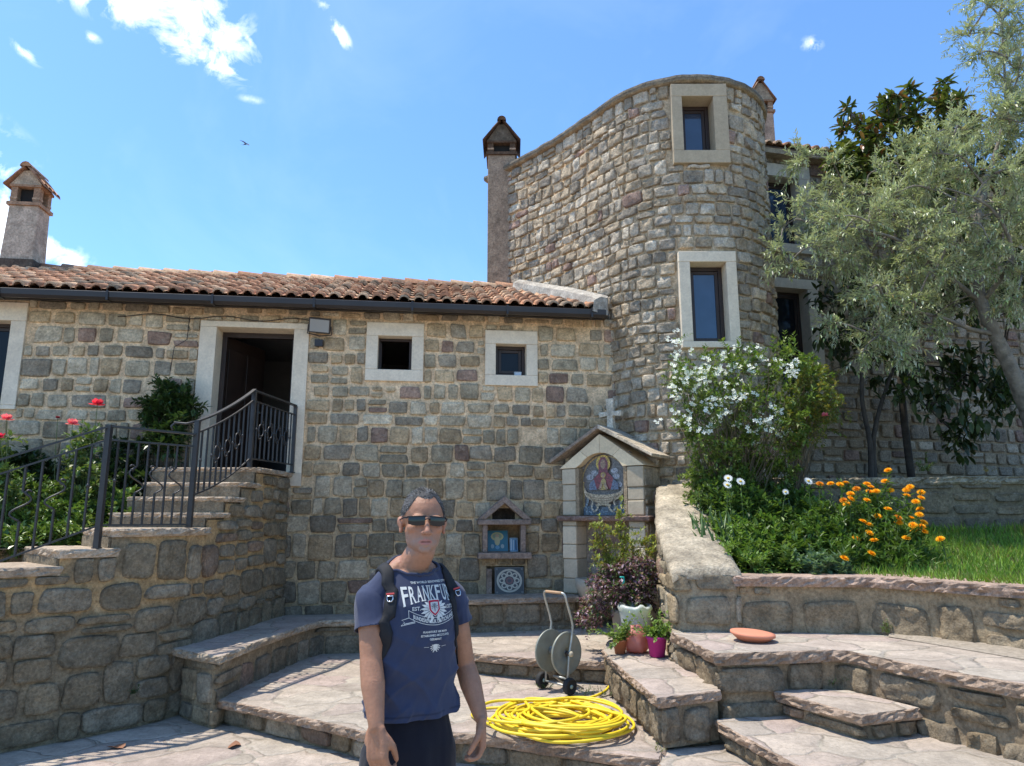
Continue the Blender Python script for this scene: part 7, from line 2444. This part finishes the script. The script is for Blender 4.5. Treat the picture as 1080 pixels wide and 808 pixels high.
def skin_tint(p):
    base = Vector((0.365, 0.178, 0.102))
    q = p - HC
    hx, hy, hz = q.dot(HL_), q.dot(HF_) + 0.02, p.z
    n = mnoise.noise(p * 30)
    c = base * (1 + .09 * n + .07 * mnoise.noise(p * 95))
    if hz > 1.55 and abs(hx) < .12 and q.length < 2:
        # lips, stubble, ruddy nose, cheeks and ears
        if hy > 0.070:
            dl = ((hx / .026) ** 2 + ((hz - 1.630) / .0105) ** 2)
            if dl < 1: c = Vector((0.40, 0.17, 0.135))
            if abs(hx) < .02 and abs(hz - 1.6305) < .0022: c = Vector((0.12, .04, .035))
        st = max(0, min(1, (1.668 - hz) / .02)) * max(0, min(1, (hz - 1.575) / .02)) * max(0, min(1, (hy + .02) / .03))
        if not (hy > .07 and ((hx / .026) ** 2 + ((hz - 1.630) / .0105) ** 2) < 1): c = c.lerp(Vector((0.30, 0.205, 0.165)), st * .6)
        rd = math.exp(-((hx / .02) ** 2 + ((hz - 1.675) / .02) ** 2)) if hy > .07 else 0
        rd = max(rd, .7 * math.exp(-(((abs(hx) - .045) / .02) ** 2 + ((hz - 1.675) / .018) ** 2)) if hy > .03 else 0)
        if abs(hx) > .074: rd = .9
        c = c.lerp(Vector((0.42, 0.19, 0.125)), rd * .5)
    return c


body = finish(me, 'body', M['skin'], man, skin_tint)

# ---- t-shirt
NAVY = (0.042, 0.050, 0.088)
cs = Clay()
SH = [(0.90, .176, .124, 0, .004), (1.0, .175, .124, 0, .006), (1.10, .168, .120, 0, .010), (1.22, .166, .120, 0, .012), (1.33, .170, .124, 0, .008), (1.40, .165, .115, 0, 0), (1.455, .138, .098, 0, -.012), (1.50, .104, .084, 0, -.016), (1.535, .078, .076, 0, -.014), (1.585, .070, .072, 0, -.010)]
cs.loft(SH, bl_, 36)
for sg, S_, E_ in ((-1, RS, RE), (1, LS, LE)):
    cs.limb([bl_(sg * .045, -.02, 1.528), bl_(sg * .10, -.015, 1.482), S_], [.045, .053, .064], 16)
me = cs.fuse(0.0055, 6, 0.5)
cut(me, bl_(0, 0, 1.003), Vector((0, 0, -1)))
NKC = bl_(0, 0.0, 1.536); NKN = (Vector((0, 0, 1)) + PF_ * 0.42).normalized()
bm = bmesh.new(); bm.from_mesh(me)
nf = [f for f in bm.faces if (f.calc_center_median() - bl_(0, -.01, f.calc_center_median().z)).length < .13 and f.calc_center_median().z > 1.42]
bmesh.ops.bisect_plane(bm, geom=list({v for f in nf for v in f.verts}) + list({e for f in nf for e in f.edges}) + nf, plane_co=NKC, plane_no=NKN)
bmesh.ops.delete(bm, geom=[f for f in bm.faces if (f.calc_center_median() - NKC).dot(NKN) > 0 and (f.calc_center_median() - bl_(0, -.012, f.calc_center_median().z)).length < .105], context='FACES')
bm.to_mesh(me); bm.free()
bmj = bmesh.new(); bmj.from_mesh(me)
for sg, S_, E_ in ((-1, RS, RE), (1, LS, LE)):
    cz = Clay(); d_ = (E_ - S_).normalized()
    cz.limb([bl_(sg * .115, -.015, 1.445), S_, S_ + d_ * .09, S_ + d_ * .22], [.052, .0655, .067, .073], 20)
    ms = cz.fuse(0.0055, 5, 0.5)
    cut(ms, S_ + d_ * 0.108, d_)
    bmj.from_mesh(ms)
bmj.to_mesh(me); bmj.free()


def shirt_disp(p, n):
    q = p - PC
    x, y, z = q.dot(PL_), q.dot(PF_), p.z
    a = mnoise.noise(Vector((x * 7 + z * 3, y * 6, z * 3.2 - x * 4)))
    b = mnoise.noise(Vector((x * 14 - z * 5, y * 10, z * 9)))
    low = max(0, min(1, (1.36 - z) / .25))
    hemw = max(0, 1 - (z - 1.003) / .03)
    sw_ = max(0, min(1, (abs(x) - .10) / .06))
    rid = max(0, 1 - abs(mnoise.noise(Vector((x * 8 + z * 4.5 + 1.3, y * 5, z * 5 - x * 3)))) * 2.6) ** 2
    rid2 = max(0, 1 - abs(mnoise.noise(Vector((x * 15 - z * 8 + 7, y * 9, z * 7)))) * 3.2) ** 2
    return (0.008 * a + 0.003 * b + 0.010 * rid + 0.006 * rid2 - .004) * (.30 + 1.0 * low + .5 * sw_) + 0.002 * hemw


def shirt_tint(p):
    q = p - PC; x, z = q.dot(PL_), p.z
    f = 1 + .10 * mnoise.noise(p * 6)
    if 1.0 < z < 1.03 and abs(z - 1.022) < .0018: f *= .6
    return tuple(c * f for c in NAVY)


shirt = finish(me, 'shirt', M['cotton'], man, shirt_tint, shirt_disp)
so = shirt.modifiers.new('thick', 'SOLIDIFY'); so.thickness = 0.003; so.offset = -1
smv = [v.co + wloc(man) for v in shirt.data.vertices]
sbvh = BVHTree.FromPolygons(smv, [tuple(p.vertices) for p in shirt.data.polygons])


def onshirt(x, z, off=0.0028, y0=0.6):
    h = sbvh.ray_cast(bl_(x, y0, z), -PF_)
    if h[0] is None: h = (bl_(x, .1, z), PF_)
    n = h[1]
    if n.dot(PF_) < 0: n = -n
    return h[0] + n * off


# ---- collar ribbing
cb = sorted([v for v in smv if abs((v - NKC).dot(NKN)) < 4e-3 and (v - bl_(0, -.012, v.z)).length < .108], key=lambda v: atan2((v - bl_(0, 0, 0)).dot(PF_) + .012, (v - PC).dot(PL_)))
if len(cb) > 12:
    ring = [cb[int(i * len(cb) / 40)] for i in range(40)]
    mb = MB(); mb.tube(ring, 0.0065, 6, 0, tuple(c * .85 for c in NAVY), closed=True)
    mb.build('collar', M['cotton'], shirt)

# ---- print
INK = (0.60, 0.60, 0.56)


def text_mesh(body_, size, sx=1.0, bold=0.0):
    cu = bpy.data.curves.new('tmp_text', 'FONT'); cu.body = body_; cu.size = size; cu.align_x = 'CENTER'; cu.offset = bold; cu.resolution_u = 2
    o = bpy.data.objects.new('tmp_text', cu); COL.objects.link(o)
    dg = bpy.context.evaluated_depsgraph_get(); dg.update()
    me = bpy.data.meshes.new_from_object(o.evaluated_get(dg))
    V = [(v.co.x * sx, v.co.y) for v in me.vertices]; F = [tuple(p.vertices) for p in me.polygons]
    bpy.data.objects.remove(o); bpy.data.meshes.remove(me)
    return V, F


PR = MB()
XP, lay_ = 0.036, [0]


PSX = .74


def put(V, F, col=INK, lvl=0):
    o_ = 0.0024 + 0.0006 * lvl
    PR.add([onshirt(XP + x * PSX, 1.476 + (z - 1.459) * .68, o_) for x, z in V], F, 0, col, False)


# FRANKFURT: tall condensed serif capitals under an arch; letter feet arch upwards in the middle
word = 'FRANKFUR'
lw_ = 0.0355
for i, ch in enumerate(word):
    V, F = text_mesh(ch, 1.0, 1.0, 0.012)
    x0 = min(v[0] for v in V); x1 = max(v[0] for v in V); y1 = max(v[1] for v in V)
    c = (i - 4) * lw_
    W_ = lw_ * 0.80
    def wmap(x, y):
        X = (c + ((x - x0) / (x1 - x0) - .5) * W_)
        t_ = X / 0.16
        zb = 1.372 - 0.030 * t_ * t_; zt = 1.446 - 0.004 * t_ * t_
        return (X * .755 / PSX, zb + (zt - zb) * y)
    put([wmap(x, y / y1) for x, y in V], F)
    # slab serifs at the foot (and head) of each stem
    feet = {'F': [(0.12, 0)], 'R': [(0.12, 0), (0.9, 0)], 'A': [(0.1, 0), (0.9, 0)], 'N': [(0.1, 0), (0.1, 1), (0.9, 1)], 'K': [(0.1, 0), (0.1, 1), (0.9, 0), (0.88, 1)], 'U': [(0.1, 1), (0.9, 1)], 'T': [(0.5, 0)]}[ch]
    for fx, fy in feet:
        q = [(fx - .22, 0.0), (fx + .22, 0.0), (fx + .22, .045), (fx - .22, .045)]
        put([wmap(x0 + (x1 - x0) * a, fy * (1 - .045) + b) for a, b in q], [(0, 1, 2, 3)])
V, F = text_mesh('THE WORLD RENOWNED CITY', 0.0165, 0.92, 0.0004); put([(x, 1.459 + y - 0.16 * x * x) for x, y in V], F)
V, F = text_mesh('EST.', 0.027, 0.95, 0.0006); put([(x - .098, 1.322 + y) for x, y in V], F)
V, F = text_mesh('1372', 0.027, 0.95, 0.0006); put([(x + .092, 1.322 + y) for x, y in V], F)


def eagle(cx, cz, s, feathers=7):
    for sg in (-1, 1):
        for k in range(feathers):
            a = radians(42 - 118 * k / (feathers - 1))
            r0, r1 = 0.018 * s, (0.050 + .010 * sin(pi * k / (feathers - 1))) * s
            d0 = (cos(a), sin(a)); w_ = .0062 * s
            P = [(cx + sg * (0.012 * s + d0[0] * r0 * .3), cz + d0[1] * r0 * .6)]
            P += [(cx + sg * (0.008 * s + d0[0] * r1 * .7 + d0[1] * w_), cz + d0[1] * r1 * .7 - d0[0] * w_), (cx + sg * (0.008 * s + d0[0] * r1), cz + d0[1] * r1), (cx + sg * (0.008 * s + d0[0] * r1 * .7 - d0[1] * w_), cz + d0[1] * r1 * .7 + d0[0] * w_)]
            put(P, [(0, 1, 2, 3) if sg > 0 else (3, 2, 1, 0)])
        put([(cx + sg * .010 * s, cz - .03 * s), (cx + sg * .03 * s, cz - .055 * s), (cx + sg * .022 * s, cz - .06 * s), (cx + sg * .006 * s, cz - .04 * s)], [(0, 1, 2, 3)])


def shield(cx, cz, w_, h_, col, lvl=1):
    P = [(cx - w_, cz + h_), (cx, cz + h_ * 1.06), (cx + w_, cz + h_), (cx + w_, cz - h_ * .25), (cx + w_ * .55, cz - h_ * .75), (cx, cz - h_ * 1.1), (cx - w_ * .55, cz - h_ * .75), (cx - w_, cz - h_ * .25)]
    put(P, [tuple(range(8))], col, lvl)


eagle(0.0, 1.325, 1.18)
shield(0, 1.330, .0335, .040, INK); shield(0, 1.330, .031, .0372, (0.42, 0.02, 0.05), 2); shield(0, 1.330, .0225, .0275, (0.52, 0.52, 0.50), 3)
for sg in (-1, 1):
    for k in range(4):
        a = radians(60 - 40 * k); put([(sg * .003, 1.333), (sg * (.016 * cos(a) + .003), 1.333 + .018 * sin(a) - .003), (sg * (.018 * cos(a) + .002), 1.333 + .020 * sin(a)), (sg * (.016 * cos(a)), 1.333 + .018 * sin(a) + .003)], [(0, 1, 2, 3)], (0.16, 0.16, 0.17), 4)
put([(-.004, 1.352), (.004, 1.352), (.003, 1.316), (0, 1.308), (-.003, 1.316)], [(0, 1, 2, 3, 4)], (0.16, .16, .17), 4)


def strip(cen, w_, col):
    V = []; n = len(cen)
    for i, (x, z) in enumerate(cen):
        a, b = cen[max(i - 1, 0)], cen[min(i + 1, n - 1)]
        L = hypot(b[0] - a[0], b[1] - a[1]) or 1
        nx, nz_ = -(b[1] - a[1]) / L, (b[0] - a[0]) / L
        V += [(x + nx * w_, z + nz_ * w_), (x - nx * w_, z - nz_ * w_)]
    put(V, [(2 * i, 2 * i + 1, 2 * i + 3, 2 * i + 2) for i in range(n - 1)], col)


def bz_(x): return 1.262 + 2.3 * x * x
bx = [-.138 + .276 * i / 28 for i in range(29)]
strip([(x, bz_(x) + .019) for x in bx], .0013, INK); strip([(x, bz_(x) - .019) for x in bx], .0013, INK)
for sg in (-1, 1):
    e = sg * .138
    strip([(e, bz_(e) + .019), (e, bz_(e) - .019)], .0012, INK)
    strip([(e, bz_(e) - .019), (e + sg * .035, bz_(e) - .030), (e + sg * .022, bz_(e) - .042), (e + sg * .04, bz_(e) - .058), (e - sg * .03, bz_(e) - .045), (e - sg * .02, bz_(e) - .026)], .0014, INK)
    strip([(e - sg * .028, bz_(e) - .040), (e + sg * .025, bz_(e) - .050)], .0018, INK)
V, F = text_mesh('BUNDESREPUBLIK DEUTSCHLAND', 0.027, 0.56, 0.0007); put([(x, bz_(x) - .0095 + y) for x, y in V], F)
for (tx, zz, sz, sx) in (('FRANKFURT AM MAIN', 1.203, .0150, .9), ('ESTABLISHED MCCCLXXII', 1.184, .0150, .9), ('GERMANY', 1.165, .0150, .9)):
    V, F = text_mesh(tx, sz, sx, .0004); put([(x, zz + y) for x, y in V], F)
eagle(0.0, 1.128, .45, 5); shield(0, 1.127, .012, .016, INK)
for sg in (-1, 1): strip([(sg * .034, 1.130), (sg * .062, 1.132)], .0009, INK)
PR.build('print', M['print_ink'], shirt)

# ---- shorts
ch = Clay()
ch.loft([(0.80, .172, .124, 0, .002), (0.90, .168, .120, 0, .002), (0.97, .152, .108, 0, .003), (1.03, .142, .100, 0, .004)], bl_, 32)
for sg, fy in ((-1, 0.03), (1, -0.03)):
    ch.limb([bl_(sg * .085, 0, .86), bl_(sg * .095, fy * .6, .68), bl_(sg * .102, fy, .47)], [.098, .102, .100], 18)
me = ch.fuse(0.007, 6)
cut(me, bl_(0, 0, .52), Vector((0, 0, -1)))
def shorts_disp(p, n):
    q = p - PC; x, y, z = q.dot(PL_), q.dot(PF_), p.z
    return .007 * mnoise.noise(Vector((x * 16, y * 12, z * 3.0))) * min(1, max(.2, (1.0 - z) / .12)) + .003 * mnoise.noise(Vector((x * 30, y * 30, z * 8)))
finish(me, 'shorts', M['cotton'], man, lambda p: (0.010, 0.011, 0.018), shorts_disp)

# ---- shoes
for sg, fy in ((-1, 0.03), (1, -0.03)):
    cq = Clay()
    cq.limb([bl_(sg * .105, fy - .065, .055), bl_(sg * .112, fy + .05, .05), bl_(sg * .12, fy + .18, .036)], [.052, .052, .042], 16)
    cq.limb([bl_(sg * .105, fy - .04, .06), bl_(sg * .105, fy - .03, .11)], [.05, .045], 14)
    me = cq.fuse(.006, 5)
    cut(me, Vector((0, 0, .004)), Vector((0, 0, -1)))
    finish(me, 'shoe', M['cotton'], man, lambda p: (0.05, .05, .055))

# ---- hair
HR = Leaves(); rng = random.Random(19)
def scalp(th_, ph, off=0.0):
    d = Vector((sin(ph) * cos(th_), sin(ph) * sin(th_), cos(ph)))
    return d, hd(0 + (.0745 + off) * d.x, -.008 + (.096 + off) * d.y, 1.735 + (.093 + off) * d.z)
def hairline(th_):
    """lowest polar angle of the hair for direction th_ (th_=pi/2 is the face)"""
    f = sin(th_)           # 1 front, -1 back
    s = abs(cos(th_))
    if f > 0:
        base = radians(52) + radians(48) * max(0, s - .55) / .45
        base -= radians(9) * math.exp(-((s - .55) / .18) ** 2)
        return base
    return radians(100) + radians(34) * min(1, -f * 1.6)
mb = MB()
V = []; C = []; NT_, NP = 72, 22
for i in range(NP + 1):
    for k in range(NT_):
        t_ = 2 * pi * k / NT_
        ph = hairline(t_) * i / NP
        d, p = scalp(t_, ph, .0045 * (1 - (i / NP) ** 6) - .001 + .0012 * mnoise.noise(Vector((k * .5, i * .7, 2))))
        V.append(p)
        side_ = max(0, min(1, (ph - radians(55)) / radians(35)))
        g = rng.uniform(.75, 1.25)
        c0 = Vector((0.055, 0.05, 0.047)).lerp(Vector((0.11, 0.10, 0.093)), side_) * g
        C.append(tuple(c0))
F = [(i * NT_ + k, (i + 1) * NT_ + k, (i + 1) * NT_ + (k + 1) % NT_, i * NT_ + (k + 1) % NT_) for i in range(NP) for k in range(NT_)]
mb.add(V, F, 0, C, True)
hr = mb.build('hair', M['tint_matte'], man)
n = 0
while n < 6500:
    t_ = rng.uniform(0, 2 * pi); ph = math.acos(rng.uniform(-.75, 1))
    if ph > hairline(t_) * 1.0: continue
    d, p = scalp(t_, ph, .002)
    dn = HL_ * d.x + HF_ * d.y + Vector((0, 0, d.z))
    top = max(0, 1 - ph / radians(60))
    back = (-HF_ * .9 + HL_ * rng.uniform(-.35, .35))
    fr = max(0, d.y) * top
    dirn = dn * (.22 + .55 * fr) + back * (.7 * top + .3) + Vector((0, 0, .25 * top - .5 * (1 - top)))
    L = rng.uniform(.006, .011) + .020 * top
    g = rng.random()
    col = (0.03, .028, .026) if g < .48 else (.10, .095, .09) if g < .76 else (.30, .295, .28)
    HR.leaf(p, dirn + rv(rng) * .32, L, .0022, col, fold=.1, up=dn, droop=.15, wide=.4); n += 1
HR.build('hair_strands', M['tint_matte'], hr)

# ---- sunglasses
sg_ = MB(); ln = []
def gl_(x, z, o=0.0): 
    y = 0.1045 - 5.2 * x * x + o
    return hd(x, y, z)
for sg in (-1, 1):
    L = MB()
    pts = []; nx_, nz_ = 10, 6
    for j in range(nz_ + 1):
        for i in range(nx_ + 1):
            u, v = i / nx_, j / nz_
            x = .009 + .056 * u
            ztop = 1.7255 - .004 * u; zbot = 1.6865 + .005 * u + .008 * (1 - u) ** 3 + .010 * max(0, u - .7) ** 1.2 * 2
            pts.append(gl_(sg * x, zbot + (ztop - zbot) * v, .001 * sin(pi * v)))
    F = [(j * (nx_ + 1) + i, j * (nx_ + 1) + i + 1, (j + 1) * (nx_ + 1) + i + 1, (j + 1) * (nx_ + 1) + i) for j in range(nz_) for i in range(nx_)]
    L.add(pts, F, 0, (1, 1, 1), True)
    ln.append(L)
    sg_.tube([gl_(sg * (.006 + .062 * i / 8), 1.7265 - .004 * i / 8, .0006) for i in range(9)], .0024, 6)
    sg_.tube([gl_(sg * .068, 1.719, .0), hd(sg * .0765, .06, 1.719), hd(sg * .0825, .02, 1.712), hd(sg * .084, -.01, 1.708)], [.0034, .003, .0025, .002], 6)
sg_.tube([gl_(-.010, 1.714, .001), gl_(0, 1.7175, .003), gl_(.010, 1.714, .001)], .0024, 6)
gls = sg_.build('sunglasses', M['nylon'], man)
for L in ln: L.build('lens', M['lens'], gls)

# ---- backpack
bpk = thing('backpack', 'black backpack worn by the man, its padded straps over both shoulders', 'backpack', tuple(bl_(0, -0.2, 1.05)))
cq = Clay()
cq.loft([(1.02, .10, .05, 0.01, -.19), (1.05, .12, .065, 0.01, -.19), (1.25, .125, .07, 0.01, -.195), (1.44, .12, .06, 0.01, -.185), (1.50, .10, .04, 0, -.18)], bl_, 32, 3.2)
me = cq.fuse(.007, 4)
finish(me, 'bag_body', M['nylon'], bpk, None, lambda p, n: .004 * mnoise.noise(p * 12))
def strap(sg):
    keys = [(.090, -.13, 1.465), (.104, -.07, 1.50), (.112, -.02, 1.525), (.118, .03, 1.515), (.126, .07, 1.48), (.136, .095, 1.43), (.145, .105, 1.37), (.153, .105, 1.30), (.163, .085, 1.23), (.170, .05, 1.17), (.172, 0.0, 1.12), (.16, -.06, 1.09), (.14, -.14, 1.07)]
    P = smooth_path([bl_(sg * x + (.022 if sg > 0 else 0), y, z) for x, y, z in keys], 4)
    V = []; n = len(P)
    for i, p in enumerate(P):
        h = sbvh.find_nearest(p)
        nn = h[1]
        c_ = bl_(0, -.01, min(p.z, 1.42))
        if nn.dot(p - c_) < 0: nn = -nn
        base = h[0]
        tg = (P[min(i + 1, n - 1)] - P[max(i - 1, 0)]).normalized()
        w_ = nn.cross(tg).normalized()
        u = i / (n - 1)
        hw = .024 if u < .62 else .024 - .013 * min(1, (u - .62) / .08)
        th_ = .011 if u < .62 else .005
        for (a, b) in ((-1, .001), (-.92, th_ * .8), (-.5, th_), (.5, th_), (.92, th_ * .8), (1, .001)):
            q = base + w_ * hw * a
            h2 = sbvh.find_nearest(q)
            V.append(q + (h2[0] - q) * .6 + nn * (b + .0015))
    k = 6
    F = [(i * k + j, i * k + j + 1, (i + 1) * k + j + 1, (i + 1) * k + j) for i in range(n - 1) for j in range(k - 1)] + [(i * k + 5, i * k, (i + 1) * k, (i + 1) * k + 5) for i in range(n - 1)]
    mb = MB(); mb.add(V, F, 0, (1, 1, 1), True)
    s_ = mb.build('strap', M['nylon'], bpk, weld=True)
    # silver D-ring with a webbing bar, red accent
    i = 4 * 4 + 3
    mid = (V[i * k + 2] + V[i * k + 3]) / 2; tg = (P[i + 1] - P[i - 1]).normalized(); w_ = (V[i * k + 3] - V[i * k + 2]).normalized(); nn = tg.cross(w_).normalized()
    if nn.dot(PF_) < 0: nn = -nn
    mb = MB(); mb.tube([mid + nn * .006 + w_ * .011 * a + tg * b for a, b in ((-1, 0), (1, 0), (1, .012), (.6, .02), (-.6, .02), (-1, .012))], .0022, 6, closed=True)
    mb.build('ring', M['chrome'], s_)
    mb = MB(); q = [mid + nn * .004 + w_ * .015 * a + tg * b for a, b in ((-1, -.012), (1, -.012), (1, -.006), (-1, -.006))]
    mb.add(q + [p + nn * .003 for p in q], [(0, 1, 2, 3), (4, 5, 6, 7), (0, 1, 5, 4), (1, 2, 6, 5), (2, 3, 7, 6), (3, 0, 4, 7)], 0, (0.45, 0.05, 0.05), False); mb.build('accent', M['tint_matte'], s_)
strap(-1); strap(1)
